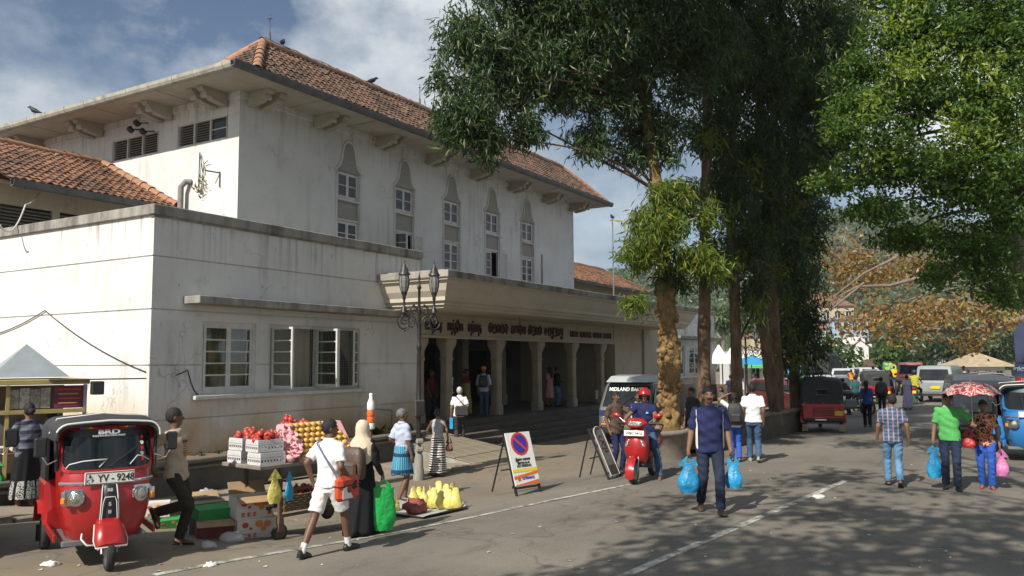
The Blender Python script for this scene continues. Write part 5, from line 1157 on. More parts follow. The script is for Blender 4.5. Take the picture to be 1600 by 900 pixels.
def head_to(a, b): a, b = Vector(a), Vector(b); return atan2(b.y - a.y, b.x - a.x)
def vaz(px): d = ray(px, 500); return atan2(d.y, d.x)
# the red one in front: front wheel and rear wheels read from their ground contacts
fwp, rl, rr_ = gp(168, 890), gp(46, 858), gp(222, 846); rc = (rl + rr_) / 2; hd = head_to(rc, fwp); cen = (fwp + rc) / 2; cen.z = gz(cen.x, cen.y)
TK1 = tuktuk('bright red three wheeler with black canopy and plate reading YV-9248, parked nearest', red_p, cen, hd, True, True, rear=False); TK1.scale = (.82, .80, .885)
p = gp(-112, 866); tuktuk('dark maroon three wheeler cut off by the left edge, only its mirror and side showing', mar_p, p, hd, None)
p = gp(1284, 676) + V(cos(vaz(1284)), sin(vaz(1284)), 0) * 1.1; TK2 = tuktuk('red three wheeler seen from behind beside the low wall, yellow plate, small back window', red_p, p, vaz(1284) + .05)
dup(TK2, gp(1362, 632) + V(1, 0, 0), vaz(1360) + .12, 'red three wheeler seen from behind, farther up the road behind the black backpack'); 
p = gp(1622, 722); TKB = tuktuk('blue three wheeler with black canopy facing us at the right edge', blue_p, p + V(.5, .1, 0), vaz(1610) + pi + .12, True)
dup(TK1, atd(1536, 606, 33) * 1, vaz(1536) + pi + .5, 'red three wheeler facing us above the flowered umbrella', scale=TKS).location.z = 0
# --- vans and cars: a side profile pushed across the width, with leaning sides
def carbody(t, prof, w, paint, belt, tumble=.12, name='body'):
    mb = MB(); secs = []
    zt = max(z for _, z in prof)
    for f, ins in ((-1, .05), (-.94, .012), (-.8, 0), (0, -.004), (.8, 0), (.94, .012), (1, .05)):
        cx = sum(x for x, _ in prof) / len(prof); cz = sum(z for _, z in prof) / len(prof)
        secs.append([V(x + (cx - x) * ins * .5, f * w / 2 * (1 - tumble * max(0, z - belt) / max(.01, zt - belt)), z + (cz - z) * ins) for x, z in prof])
    mb.loft(secs, smooth=False); return mb.build(name, paint, t)
def sideglass(t, poly, w, belt, zt, tumble, gm=pane_m):
    for s in (-1, 1):
        mb = MB(); q = [V(x, s * (w / 2 * (1 - tumble * max(0, z - belt) / (zt - belt)) + .004), z) for x, z in poly]; q2 = [p + V(0, s * -.02, 0) for p in q]; mb.loft([q2, q], smooth=False); mb.build('window', gm, t)
def vwheels(t, xs, w, r, ww=.18, rim=steel):
    for x in xs:
        for s in (-1, 1): wheel(t, (x, s * (w / 2 - ww * .5 - .01), r), r, ww, rim)
def van(label, paint, loc, rz, name='van', L_=4.3, w=1.7, h=1.95, hatch=False, plate=plate_y, group='cars and vans on the road', cat='van'):
    t = thing(name, label, cat, loc, rz, group); a = L_ / 2
    if not hatch: prof = [(-a, .38), (-a - .03, .95), (-a + .10, h - .12), (-a + .25, h), (a - 1.25, h + .01), (a - .85, h - .12), (a - .22, 1.12), (a - .02, .95), (a, .5), (a - .08, .3), (-a + .1, .3)]
    else: prof = [(-a, .4), (-a, .95), (-a + .30, h - .1), (-a + .6, h), (a - 2.0, h), (a - 1.25, .98), (a - .2, .85), (a, .65), (a - .03, .3), (-a + .1, .28)]
    belt = 1.05 if not hatch else .95; tm = .14; carbody(t, prof, w, paint, belt, tm)
    gl = [(-a + .25, belt + .05), (-a + .30, h - .2), (-.2, h - .18), (-.2, belt + .05)] if not hatch else [(-a + .35, belt + .03), (-a + .55, h - .14), (-.35, h - .12), (-.35, belt + .03)]
    sideglass(t, gl, w, belt, h, tm); sideglass(t, [(-.12, belt + .05), (-.12, h - .18), (a - 1.2, h - .18), (a - .62, belt + .05)] if not hatch else [(-.28, belt + .03), (-.28, h - .12), (a - 2.0, h - .12), (a - 1.35, belt + .03)], w, belt, h, tm)
    e = -a + .0; k = w / 2 * .8
    q = [(-.028, 1.08), (.085, h - .16)] if not hatch else [(.02, .99), (.275, h - .14)]
    mb = MB(); P = lambda i, y, o: V(-a + q[i][0] - o, y, q[i][1]); ring = [P(0, -k, .012), P(0, k, .012), P(1, k * .9, .012), P(1, -k * .9, .012)]; mb.loft([[p + V(.03, 0, 0) for p in ring], ring], smooth=False); mb.build('rear_window', pane_m, t)
    fq = [(a - .26, 1.16), (a - .82, h - .16)] if not hatch else [(a - 1.25, 1.02), (a - 1.95, h - .08)]
    mb = MB(); ring = [V(fq[0][0] + .02, -k, fq[0][1]), V(fq[0][0] + .02, k, fq[0][1]), V(fq[1][0] + .02, k * .88, fq[1][1]), V(fq[1][0] + .02, -k * .88, fq[1][1])]; mb.loft([[p - V(.04, 0, .02) for p in ring], ring], smooth=False); mb.build('windscreen', wind, t)
    for s in (-1, 1):
        mb = MB(); mb.box((-a - .012, s * (w / 2 - .14), .78), (.05, .14, .28), bev=.015); mb.build('tail_light', redl, t)
        mb = MB(); mb.box((a - .03, s * (w / 2 - .26), .72 if not hatch else .66), (.07, .30, .16), bev=.03); mb.build('headlight', lamp_m, t)
        mb = MB(); mb.box((a - (.75 if not hatch else 1.45), s * (w / 2 + .08), 1.12 if not hatch else 1.0), (.08, .16, .12), bev=.03); mb.build('mirror', black, t)
    mb = MB(); mb.box((-a - .06, 0, .47), (.10, w * .96, .15), bev=.03); mb.build('rear_bumper', grey_p, t)
    mb = MB(); mb.box((a + .02, 0, .43), (.10, w * .96, .16), bev=.03); mb.build('front_bumper', grey_p, t)
    mb = MB(); mb.box((-a - .05, -.05, .72), (.02, .42, .13), bev=.005); mb.build('number_plate', plate, t)
    mb = MB(); mb.box((a + .005, 0, .66), (.04, .7, .12), bev=.01); mb.build('grille', black, t)
    vwheels(t, (-a + .75, a - .75), w, .30)
    return t
def fwd(p, px, d): return p + V(cos(vaz(px)), sin(vaz(px)), 0) * d
van('grey van seen from behind with yellow plate, in mid road', M('van_grey', (.27, .30, .30), .4, .1, 2, coat=.4, dirt=.3, dcol=(.15, .14, .12)), fwd(gp(1472, 629), 1472, 2.1), vaz(1472) - .14, h=1.76)
HB = van('silver hatchback with its rear screen toward us, behind the crowd by the parked motorcycle', silver_p, fwd(gp(1300, 644), 1300, 2), vaz(1300) - .35, 'hatchback', 4.0, 1.65, 1.5, True, plate_w, cat='car')
van('dark maroon car parked behind the last trunks of the row', mar_p, fwd(gp(1232, 652), 1232, 2.2), vaz(1232) + pi + .55, 'hatchback', 4.2, 1.68, 1.45, True, plate_w, cat='car')
van('silver van with dark windscreen facing us behind the couple with the umbrella', M('van_silver', (.20, .21, .21), .4, .1, 2, coat=.4), fwd(gp(1532, 690), 1532, 2.4), vaz(1532) + pi + .1, 'van', 3.9, 1.6, 1.62)
dup(HB, atd(1318, 590, 60), vaz(1318), 'silver car roof farthest up the road, left of the crowd').location.z = 0
dup(HB, atd(1345, 592, 66), vaz(1345) + .4, 'grey car between the crowd and the white gabled kiosk').location.z = 0
van('red and white van facing us beyond the motorcyclist', M('redwhite', (.4, .1, .08), .4, coat=.4), atd(1424, 604, 56), vaz(1424) + pi, h=1.9).location.z = 0
# --- bakery lorry at the steps
def cab(t, x0, x1, w, h, paint, z0=.45):
    prof = [(x0, z0), (x0, h), (x1 - .55, h + .01), (x1 - .42, h - .06), (x1 - .06, 1.25), (x1, 1.1), (x1, z0 + .05), (x1 - .06, z0)]
    carbody(t, prof, w, paint, 1.2, .10, 'cab'); sideglass(t, [(x0 + .25, 1.22), (x0 + .25, h - .18), (x1 - .56, h - .18), (x1 - .2, 1.22)], w, 1.2, h, .10)
    mb = MB(); k = w * .44; ring = [V(x1 - .055 + .012, -k, 1.26), V(x1 - .055 + .012, k, 1.26), V(x1 - .41 + .012, k * .93, h - .10), V(x1 - .41 + .012, -k * .93, h - .10)]; mb.loft([[p - V(.04, 0, .02) for p in ring], ring], smooth=False); ws = mb.build('windscreen', wind, t)
    mb = MB(); mb.tube([V(x1 - .03, -.2, 1.28), V(x1 - .2, .25, 1.6)], .012); mb.build('wiper', black, ws)
    for s in (-1, 1):
        mb = MB(); mb.box((x1 - .01, s * (w * .36), .84), (.08, .34, .2), bev=.03); mb.build('headlight', lamp_m, t)
        mb = MB(); mb.box((x1 + .0, s * (w * .36), .70), (.06, .34, .06), bev=.015); mb.build('indicator', amber, t)
        mb = MB(); mb.box((x1 - .25, s * (w / 2 + .16), 1.6), (.06, .14, .3), bev=.03); mb.build('mirror', black, t)
        mb = MB(); mb.tube([V(x1 - .35, s * w * .47, 1.3), V(x1 - .25, s * (w / 2 + .16), 1.45)], .014, 5); mb.build('mirror_stalk', black, t)
    mb = MB(); mb.box((x1 + .03, 0, .52), (.14, w * 1.0, .2), bev=.03); mb.build('bumper', black, t)
    return ws
p = atd(1016, 690, 22.6); p.z = gz(p.x, p.y); p = fwd(p, 1016, 2.2)
t = thing('bakery_lorry', 'small lorry parked at the hall steps with MIDLAND BAKERS on its windscreen', 'lorry', p, pi + .03, None, .89)
ws = cab(t, .55, 2.25, 1.75, 2.0, M('lorry_shaded_grey', (.085, .088, .088), .4, .15, 2, coat=.3, dirt=.3, dcol=(.15, .13, .1))); mb = MB(); mb.b2((2.245, -.86, .98), (2.262, .86, 1.14)); mb.build('blue_band', M('navy_band', (.02, .03, .10), .4), t)  # cab colour darkened to stand in for tree shade on it
text('windscreen_lettering', 'MIDLAND BAKERS', .17, plate_w, ws, (1.94, 0, 1.74), (0, 1, 0), (-.42, 0, .9), .004, .004, .92)
mb = MB(); mb.loft([[V(2.05, -.7, 2.02), V(2.05, .7, 2.02), V(1.0, .7, 2.02), V(1.0, -.7, 2.02)], [V(1.72, -.66, 2.2), V(1.72, .66, 2.2), V(1.05, .66, 2.24), V(1.05, -.66, 2.24)]], smooth=False); mb.build('roof_deflector', silver_p, t)
mb = MB(); mb.b2((-2.3, -.9, .75), (.5, .9, 1.9), .02); mb.build('cargo_box', grey_p, t)
mb = MB(); mb.b2((-2.3, -.4, .5), (1.9, .4, .745)); mb.build('chassis', black, t); mb = MB(); mb.box((2.265, .1, .70), (.02, .5, .12)); mb.build('number_plate', plate_w, t)
vwheels(t, (-1.5, 1.45), 1.75, .34)
# --- tarpaulined lorries by the market and at the right edge
def lorry(label, px, py, dep, rz, L_, w, h, cov, paint, stripe=None, group='lorries by the road', poster=False):
    p = atd(px, py, dep); p.z = 0; t = thing('lorry', label, 'lorry', p, rz, group); a = L_ / 2
    cab(t, a - 1.5, a, w * .95, 2.1, paint); mb = MB(); secs = []
    for i, x in enumerate(np.linspace(-a, a - 1.6, 7)):
        s_ = .03 * (i % 2); secs.append([V(x, -w/2, 1.0), V(x, w/2, 1.0), V(x, w/2 + s_, h - .3), V(x, w/2 - .2, h), V(x, -w/2 + .2, h), V(x, -w/2 - s_, h - .3)])
    mb.loft(secs, smooth=False); mb.build('cover', cov, t)
    mb = MB(); mb.b2((-a, -w/2 - .02, .8), (a - 1.6, w/2 + .02, 1.2), .02); mb.build('load_bed', stripe or paint, t); mb = MB(); mb.b2((-a + .1, -.4, .5), (a - .3, .4, .79)); mb.build('chassis', black, t)
    vwheels(t, (-a + 1.0, a - .8), w, .42, .24)
    mb = MB(); mb.box((-a - .04, 0, .62), (.08, w, .14), bev=.02); mb.build('rear_bumper', black, t); return t
lorry('navy tarpaulined lorry with a light blue band, seen between the last trunks', 1204, 612, 72, vaz(1204) + pi / 2 + .15, 7.5, 2.2, 2.7, M('slate_tarp', (.10, .13, .24), .7, .2, 1, bump=.3), blue_p, M('cyan_band', (.05, .38, .62), .5))
lorry('black covered lorry right of the navy tarpaulined one', 1288, 608, 64, vaz(1288) - .25, 5, 2.0, 2.7, canvas, dark_p)
lorry('white box lorry standing behind the black covered one', 1296, 606, 88, vaz(1296) + pi / 2 + .4, 5, 2.3, 3.7, white_p, white_p)
t = lorry('tall dark lorry with navy tarpaulin and a poster on its tail, at the right edge', 1648, 655, 30, vaz(1640) + .03, 5.5, 2.2, 3.35, tarp, dark_p, dark_p)
mb = MB(); mb.box((-2.80, .72, 1.62), (.02, .84, .62), bev=.005); ps = mb.build('poster', M('poster_blue', (.03, .06, .14), .5), t)
pt = M('poster_print', (.7, .7, .66), .6); py_ = M('poster_print_yellow', (.7, .5, .05), .6)
text('poster_print', '\u0b9a\u0ba8\u0bcd\u0ba4\u0bc8', .15, pt, ps, (-2.813, .92, 1.74), (0, -1, 0), (0, 0, 1), .002); text('poster_print', '\u0b95\u0b9f', .17, py_, ps, (-2.813, .5, 1.74), (0, -1, 0), (0, 0, 1), .002)
mb = MB(); mb.box((-2.812, .72, 1.42), (.004, .78, .16)); mb.build('poster_band', redl, ps); text('poster_print', '\u0bae\u0ba4\u0bcd\u0ba4\u0bbf\u0baf', .12, pt, ps, (-2.816, .75, 1.39), (0, -1, 0), (0, 0, 1), .002)
mb = MB(); mb.b2((-2.76, -1.1, .82), (-2.72, 1.1, 2.0)); mb.build('tail_board', black, t)
# --- scooter and motorcycles
def scooter(label, paint, loc, rz):
    t = thing('motor_scooter', label, 'scooter', loc, rz)
    for x in (.62, -.60): wheel(t, (x, 0, .215), .215, .10)
    mb = MB(); secs = []                                 # front fender wraps the wheel
    for a in np.linspace(-30, 128, 9):
        c, s = cos(radians(a)), sin(radians(a)); r = .25 + .03 * (a > 60); hw = .075 if a < 110 else .05; secs.append([V(.62 + r * c, y * hw, .215 + (r - .05 * abs(y)) * s) for y in (-1, -.6, 0, .6, 1)])
    mb.loft(secs, closed=False, caps=False); mb.build('front_fender', paint, t)
    mb = MB(); secs = []                                 # apron from fender to bars
    for z, x, hw, d in ((.30, .40, .14, .05), (.42, .50, .20, .08), (.58, .53, .235, .10), (.74, .50, .22, .11), (.88, .44, .17, .10), (.96, .40, .12, .08)):
        secs.append([V(x - d - .02, -hw, z), V(x - .03, -hw * .75, z), V(x, -hw * .3, z + .01), V(x + .012, 0, z + .012), V(x, hw * .3, z + .01), V(x - .03, hw * .75, z), V(x - d - .02, hw, z), V(x - d - .05, hw * .5, z), V(x - d - .05, -hw * .5, z)])
    mb.loft(secs); ap = mb.build('apron', paint, t)
    for s in (-1, 1):
        mb = MB(); mb.box((.50, s * .135, .69), (.03, .05, .15), bev=.012, R=Matrix.Rotation(s * .5, 3, 'X')); mb.build('indicator', lamp_m, t)
    mb = MB(); secs = []
    for x, hw, z0, z1 in ((.27, .14, .98, 1.08), (.36, .23, .95, 1.12), (.44, .21, .95, 1.12), (.50, .12, .97, 1.07)): secs.append([V(x, -hw, (z0+z1)/2 - .01), V(x, -hw * .5, z0), V(x, hw * .5, z0), V(x, hw, (z0+z1)/2 - .01), V(x, hw * .5, z1), V(x, -hw * .5, z1)])
    mb.loft(secs); hc = mb.build('headlamp_cowl', paint, t); mb = MB(); mb.box((.49, 0, 1.025), (.05, .26, .10), bev=.03); mb.build('headlight', lamp_m, hc)
    mb = MB(); mb.tube([V(.33, .36, 1.03), V(.36, .2, 1.03), V(.38, 0, 1.0), V(.36, -.2, 1.03), V(.33, -.36, 1.03)], .016); mb.build('handlebar', black, t)
    for s in (-1, 1):
        mb = MB(); mb.tube([V(.35, s * .22, 1.04), V(.33, s * .34, 1.13)], .009, 5); mb.build('mirror_stalk', chrome, t); mb = MB(); mb.ball((.33, s * .38, 1.16), (.04, .085, .045), 12, 8, R=Matrix.Rotation(s * .25, 3, 'X')); mb.build('mirror', paint, t)
        mb = MB(); mb.tube([V(.55, s * .075, .46), V(.62, s * .075, .215)], .018); mb.build('fork_leg', steel, t)
    mb = MB(); mb.box((.545, 0, .865), (.015, .36, .095), bev=.004, R=Matrix.Rotation(-.25, 3, 'Y')); pl = mb.build('number_plate', plate_w, t); text('plate_number', 'WBC 0410', .066, ink, pl, (.564, 0, .843), (0, 1, 0), (-.25, 0, 1), .002, .001)
    mb = MB(); mb.b2((-.12, -.15, .27), (.46, .15, .33), .02); mb.build('footboard', black, t)
    mb = MB(); secs = []
    for x, hw, z0, z1 in ((-.05, .11, .32, .66), (-.2, .17, .36, .70), (-.5, .20, .42, .74), (-.8, .17, .5, .76), (-.98, .08, .6, .74)): secs.append([V(x, -hw, (z0+z1)/2), V(x, -hw * .6, z0), V(x, hw * .6, z0), V(x, hw, (z0+z1)/2), V(x, hw * .7, z1), V(x, -hw * .7, z1)])
    mb.loft(secs); mb.build('rear_body', paint, t)
    mb = MB(); secs = []
    for x, hw, z in ((0, .08, .70), (-.12, .14, .77), (-.4, .15, .76), (-.6, .14, .80), (-.85, .10, .83)): secs.append([V(x, -hw, z - .06), V(x, hw, z - .06), V(x, hw * .8, z), V(x, -hw * .8, z)])
    mb.loft(secs); mb.build('seat', black, t); mb = MB(); mb.tube([V(-.7, .14, .8), V(-.98, .12, .9), V(-1.0, 0, .92), V(-.98, -.12, .9), V(-.7, -.14, .8)], .014); mb.build('grab_rail', black, t)
    mb = MB(); mb.cyl((-.35, -.16, .25), (-.85, -.2, .33), .05, .055); mb.build('exhaust', steel, t); mb = MB(); mb.b2((-.7, -.11, .18), (-.2, .11, .4), .04); mb.build('engine', grey_p, t); mb = MB(); mb.box((-.99, 0, .68), (.04, .18, .08), bev=.015); mb.build('tail_light', redl, t)
    return t
fwp, rwp = gp(990, 756), gp(1030, 738); SC_RZ = head_to(rwp, fwp); SCP = fwp - V(cos(SC_RZ), sin(SC_RZ), 0) * .62; SCP.z = gz(SCP.x, SCP.y)
scooter('bright red motor scooter ridden toward us by the man in the red helmet', red_p, SCP, SC_RZ)
def motorbike(label, paint, loc, rz, group='motorcycles'):
    t = thing('motorcycle', label, 'motorcycle', loc, rz, group)
    for x in (.65, -.62): wheel(t, (x, 0, .30), .30, .10)
    mb = MB(); mb.ball((.12, 0, .86), (.27, .13, .12), 12, 8); mb.build('tank', paint, t); mb = MB(); mb.loft([[V(x, -h, z - .05), V(x, h, z - .05), V(x, h * .8, z + .03), V(x, -h * .8, z + .03)] for x, h, z in ((-.08, .09, .80), (-.35, .13, .80), (-.75, .11, .86))]); mb.build('seat', black, t)
    mb = MB(); mb.loft([mb.ring((x, 0, z), (1, 0, 0), r, 8) for x, z, r in ((-.3, .70, .08), (-.6, .74, .09), (-.95, .80, .04))]); mb.build('tail', paint, t)
    mb = MB(); mb.b2((-.2, -.14, .30), (.26, .14, .64), .05); mb.build('engine', grey_p, t); mb = MB(); mb.cyl((.1, -.17, .3), (-.8, -.2, .38), .045); mb.build('exhaust', chrome, t)
    for s in (-1, 1): mb = MB(); mb.tube([V(.65, s * .08, .3), V(.42, s * .09, .98)], .02); mb.build('fork_leg', chrome, t); mb = MB(); mb.tube([V(.34, s * .25, 1.05), V(.3, s * .3, 1.2)], .008, 5); mb.ball((.3, s * .31, 1.23), (.02, .06, .04), 8, 5); mb.build('mirror', black, t)
    mb = MB(); mb.tube([V(.25, .36, 1.02), V(.42, .15, 1.03), V(.42, -.15, 1.03), V(.25, -.36, 1.02)], .014); mb.build('handlebar', black, t); mb = MB(); mb.ball((.52, 0, .92), (.09, .09, .1), 10, 6); mb.build('headlight', lamp_m, t)
    mb = MB(); mb.box((-.95, 0, .76), (.05, .14, .08), bev=.015); mb.build('tail_light', redl, t); mb = MB(); mb.box((-.98, 0, .6), (.015, .18, .13)); mb.build('number_plate', plate_y, t)
    return t
MBK = motorbike('dark motorcycle parked side on beside the red three wheeler', dark_p, fwd(gp(1330, 651), 1330, .2), vaz(1330) + pi / 2 + .35)
dup(MBK, fwd(gp(1431, 632), 1431, .4), vaz(1431) - .05, 'motorcycle ridden away by the yellow shirted rider')
dup(MBK, fwd(gp(1405, 618), 1405, .4), vaz(1405) + .2, 'motorcycle standing among the crowd right of the second red three wheeler')
# ================================================================ people
skin_d = M('skin_dark', (.14, .072, .043), .5, .12, 8, spec=.4); skin_m = M('skin_brown', (.21, .112, .068), .5, .12, 8, spec=.4); skin_l = M('skin_tan', (.24, .135, .085), .5, .1, 8, spec=.4)
hair_b = M('hair_black', (.010, .009, .009), .75, .3, 30, bump=.5, bs=60); hair_g = M('hair_grey', (.12, .12, .12), .6, .5, 30, bump=.5, bs=60); hair_w = M('hair_white', (.45, .45, .43), .6, .2, 30)
eye_w = M('eye_white', (.34, .31, .28), .3, .05); eye_d = M('eye_dark', (.012, .008, .006), .2, .1); lip = M('lip', (.12, .04, .032), .5, .1)
c_white = cloth('white', (.70, .70, .69), var=.06); c_navy = cloth('navy', (.018, .024, .075)); c_jean = cloth('jean', (.045, .085, .15), var=.35, sc=5); c_jeand = cloth('jean_dark', (.018, .026, .05), var=.35, sc=5); c_jeanl = cloth('jean_light', (.10, .21, .34), var=.35, sc=5); c_black = cloth('black', (.012, .012, .014)); c_dkgrey = cloth('dark_grey', (.04, .04, .042)); c_olive = cloth('olive', (.035, .032, .022)); c_beige = cloth('beige', (.42, .34, .24), var=.1); c_brown = cloth('brown', (.085, .055, .038)); c_red = cloth('dark_red', (.16, .018, .02)); c_green = cloth('green', (.09, .36, .10), var=.1); c_blue = cloth('bright_blue', (.03, .09, .38)); c_pblue = cloth('pale_blue', (.42, .47, .58), var=.08); c_cream = cloth('cream', (.60, .50, .37), var=.08); c_pink = cloth('pink', (.55, .28, .30)); c_yell = cloth('yellow', (.65, .42, .02)); c_purp = cloth('purple', (.20, .10, .18)); c_teal = cloth('teal', (.02, .10, .10)); c_lilac = cloth('lilac', (.42, .36, .50)); c_orange = cloth('orange', (.65, .24, .02)); c_brightred = cloth('bright_red', (.55, .02, .025)); c_greygr = cloth('mid_grey', (.22, .22, .22))
shoe_b = M('shoe_black', (.015, .014, .013), .4, .2, 8); shoe_br = M('shoe_brown', (.06, .035, .02), .5, .2, 8); sandal_m = M('sandal', (.05, .03, .02), .7, .2); sock_m = cloth('sock', (.68, .68, .66), var=.05)
def fuse(name, mb, vox, mat, parent, smooth=3, post=None, dec=None):
    """melts overlapping solids into one continuous skin"""
    me = bpy.data.meshes.new(name); me.from_pydata(mb.v, [], mb.f); me.update()
    o = bpy.data.objects.new(name, me); TS.collection.objects.link(o)
    r = o.modifiers.new('r', 'REMESH'); r.mode = 'VOXEL'; r.voxel_size = vox; r.use_smooth_shade = True
    if smooth: s = o.modifiers.new('s', 'SMOOTH'); s.factor = .5; s.iterations = smooth
    m2 = bpy.data.meshes.new_from_object(o.evaluated_get(workshop_dg())); bpy.data.objects.remove(o); bpy.data.meshes.remove(me)
    m2.name = name; m2.materials.clear(); m2.materials.append(mat)
    n = len(m2.vertices); co = np.empty(n * 3, np.float32); m2.vertices.foreach_get('co', co); co = co.reshape(-1, 3)
    if post is not None: co = post(co); m2.vertices.foreach_set('co', np.ascontiguousarray(co, np.float32).ravel())
    m2.polygons.foreach_set('use_smooth', np.ones(len(m2.polygons), bool)); m2.update()
    return link(name, m2, parent)
def cap(mb, p0, p1, r0, r1, f0=False, f1=False, n=10, flat=1.0, up=None):
    p0, p1 = Vector(p0), Vector(p1); d = (p1 - p0).normalized(); secs = []
    if not f0: secs += [mb.ring(p0 - d * r0 * .92, d, r0 * .38, n, up, r0 * .38 * flat), mb.ring(p0 - d * r0 * .6, d, r0 * .8, n, up, r0 * .8 * flat)]
    secs += [mb.ring(p0, d, r0, n, up, r0 * flat), mb.ring(p1, d, r1, n, up, r1 * flat)]
    if not f1: secs += [mb.ring(p1 + d * r1 * .6, d, r1 * .8, n, up, r1 * .8 * flat), mb.ring(p1 + d * r1 * .92, d, r1 * .38, n, up, r1 * .38 * flat)]
    mb.loft(secs)
def ik(a, t, l1, l2, hint):
    a, t, hint = Vector(a), Vector(t), Vector(hint); d = t - a; Ld = min(max(d.length, .12), l1 + l2 - .002); u = d.normalized(); t = a + u * Ld
    x = (l1*l1 - l2*l2 + Ld*Ld) / (2 * Ld); h = sqrt(max(0, l1*l1 - x*x)); b = hint - u * hint.dot(u); b.normalize(); return a + u * x + b * h, t
def wrinkle(amp, seed, sc=(9, 9, 6), up=0):
    def f(co):
        q = co * np.array(sc) + seed
        w = np.sin(q[:, 0] * 1.3 + 2 * np.sin(q[:, 2] * .9)) * np.sin(q[:, 2] * 1.7 + 1.5 * np.sin(q[:, 1])) + .6 * np.sin(q[:, 1] * 2.3 + q[:, 2] * 2.9 + seed)
        c = co.mean(0); d = co - c; d[:, 2] *= .2; ln = np.linalg.norm(d, axis=1)[:, None] + 1e-6
        return co + d / ln * (w * amp)[:, None]
    return f
PEOPLE = {}
def person(label, loc, h, rz, skin=skin_m, hair='short', hairm=hair_b, top=('shirt', c_white), bottom=('trousers', c_jean), shoes=('shoe', shoe_b), lf=(.02, .09), rf=(.02, -.09), lh=None, rh=None, lean=0, hip=.90, yaw=0, nod=0, det=1, belly=0, build=1.0, female=False, moustache=False, lhint=(-1, .35, -.2), rhint=(-1, -.35, -.2), group='people in the street', sit=None, twist=0, ground=0, toe=(0, 0), grip=(0, 0), kneel=(1, 0, 0), kneer=(1, 0, 0)):
    t = thing('person', label, 'person', loc, rz, group, h / 1.70); vox = {2: .0105, 1: .015, 0: .024}[det]; seed = (len(PEOPLE) * 1.7) % 9; n = {2: 12, 1: 10, 0: 8}[det]
    T = Matrix.Translation((0, 0, hip)) @ Matrix.Rotation(radians(lean), 4, 'Y') @ Matrix.Rotation(radians(twist), 4, 'Z') @ Matrix.Translation((0, 0, -.90))
    X = lambda x, y, z: T @ V(x, y, z)
    sw = .168 * (.9 if female else 1) * build
    HT = T @ Matrix.Translation((.01, 0, 1.47)) @ Matrix.Rotation(radians(yaw), 4, 'Z') @ Matrix.Rotation(radians(nod), 4, 'Y') @ Matrix.Translation((-.01, 0, -1.47)); R3 = HT.to_3x3()
    H = lambda x, y, z: HT @ V(x, y, z)
    hd_l, hd_r = (X(-.01, s * .205 * build, .87) if v is None else Vector(v) for s, v in ((1, lh), (-1, rh)))
    sl_, sr_ = X(-.005, sw, 1.385), X(-.005, -sw, 1.385)
    el, wl = ik(sl_, hd_l, .285, .255, lhint); er, wr = ik(sr_, hd_r, .285, .255, rhint)
    hpl, hpr = V(0, .088 * build, hip - .02), V(0, -.088 * build, hip - .02)
    f3 = lambda f: V(f[0], f[1], f[2] if len(f) > 2 else .08)
    kl, al = ik(hpl, f3(lf), .425, .415, kneel); kr, ar = ik(hpr, f3(rf), .425, .415, kneer)
    out_ = dict(wl=wl, wr=wr, el=el, er=er, head=H(0, 0, 1.6), t=t, T=T, s=h / 1.70)
    # --- skin: one continuous figure
    mb = MB()
    def torso(mb, e, z0=.80, z1=1.455, mat=None, hipw=1):
        secs = []
        prof = [(.78, .105, .155), (.86, .118, .168), (.94, .112, .160), (1.03, .100 + belly * .6, .142), (1.12, .106 + belly * .5, .148), (1.22, .112 + belly * .15, .162), (1.32, .102, .170), (1.38, .086, .162), (1.42, .068, .115), (1.455, .055, .064)]
        if female: prof = [(z, a * (1.12 if 1.2 < z < 1.3 else .94), b * (.97 if z < .95 else .84 if z < 1.15 else .90)) for z, a, b in prof]
        def at(z):
            for (za, a0, b0), (zb, a1, b1) in zip(prof, prof[1:]):
                if za <= z <= zb: f = (z - za) / (zb - za); return a0 + (a1 - a0) * f, b0 + (b1 - b0) * f
            return prof[0][1:] if z < prof[0][0] else prof[-1][1:]
        for z in [z0] + [p[0] for p in prof if z0 + .02 < p[0] < z1 - .01] + [z1]:
            a, b = at(z); fx = belly * .9 if .98 < z < 1.2 else 0; a = (a + e) * build; b = (b + e) * build
            secs.append([X(fx * .6 + a * cos(2*pi*k/16), b * sin(2*pi*k/16), z) for k in range(16)])
        mb.loft(secs)
    torso(mb, -.012); cap(mb, X(-.012, 0, 1.40), H(.0, 0, 1.53), .056 if not female else .047, .052 if not female else .044, n=n)
    mb.ball(H(-.008, 0, 1.603), (.096, .075, .100), 14, 10, R3); mb.ball(H(.026, 0, 1.540), (.064, .056, .068), 12, 8, R3); mb.ball(H(.05, 0, 1.505), (.032, .034, .028), 10, 6, R3)
    cap(mb, H(.083, 0, 1.60), H(.104, 0, 1.566), .008, .0155, n=8); mb.ball(H(.088, 0, 1.562), (.016, .02, .011), 8, 5, R3)
    mb.ball(H(.074, 0, 1.617), (.018, .05, .013), 10, 6, R3)
    for s in (-1, 1): mb.ball(H(-.008, s * .077, 1.582), (.02, .012, .032), 8, 6, R3); mb.ball(H(.066, s * .038, 1.572), (.024, .022, .022), 8, 5, R3)
    for sh, e_, w_, s, g in ((sl_, el, wl, 1, grip[0]), (sr_, er, wr, -1, grip[1])):
        a_ = .052 if not female else .043; a_ *= build
        sh = sh - V(0, 0, .016); mb.ball(sh, (.047 * build,) * 3, 10, 7); cap(mb, sh, e_, a_, a_ * .80, n=n); cap(mb, e_, w_, a_ * .80, a_ * .54, n=n)
        d = (w_ - e_).normalized(); side = d.cross(V(s, 0, 0) if abs(d.x) < .9 else V(0, 0, 1))
        pal = V(0, -s, 0) if abs(d.z) > .5 else V(0, 0, -1); pal = (pal - d * pal.dot(d)).normalized(); acr = d.cross(pal)   # palm faces the thigh or the ground
        if acr.x < 0: acr = -acr
        c = w_ + d * .055
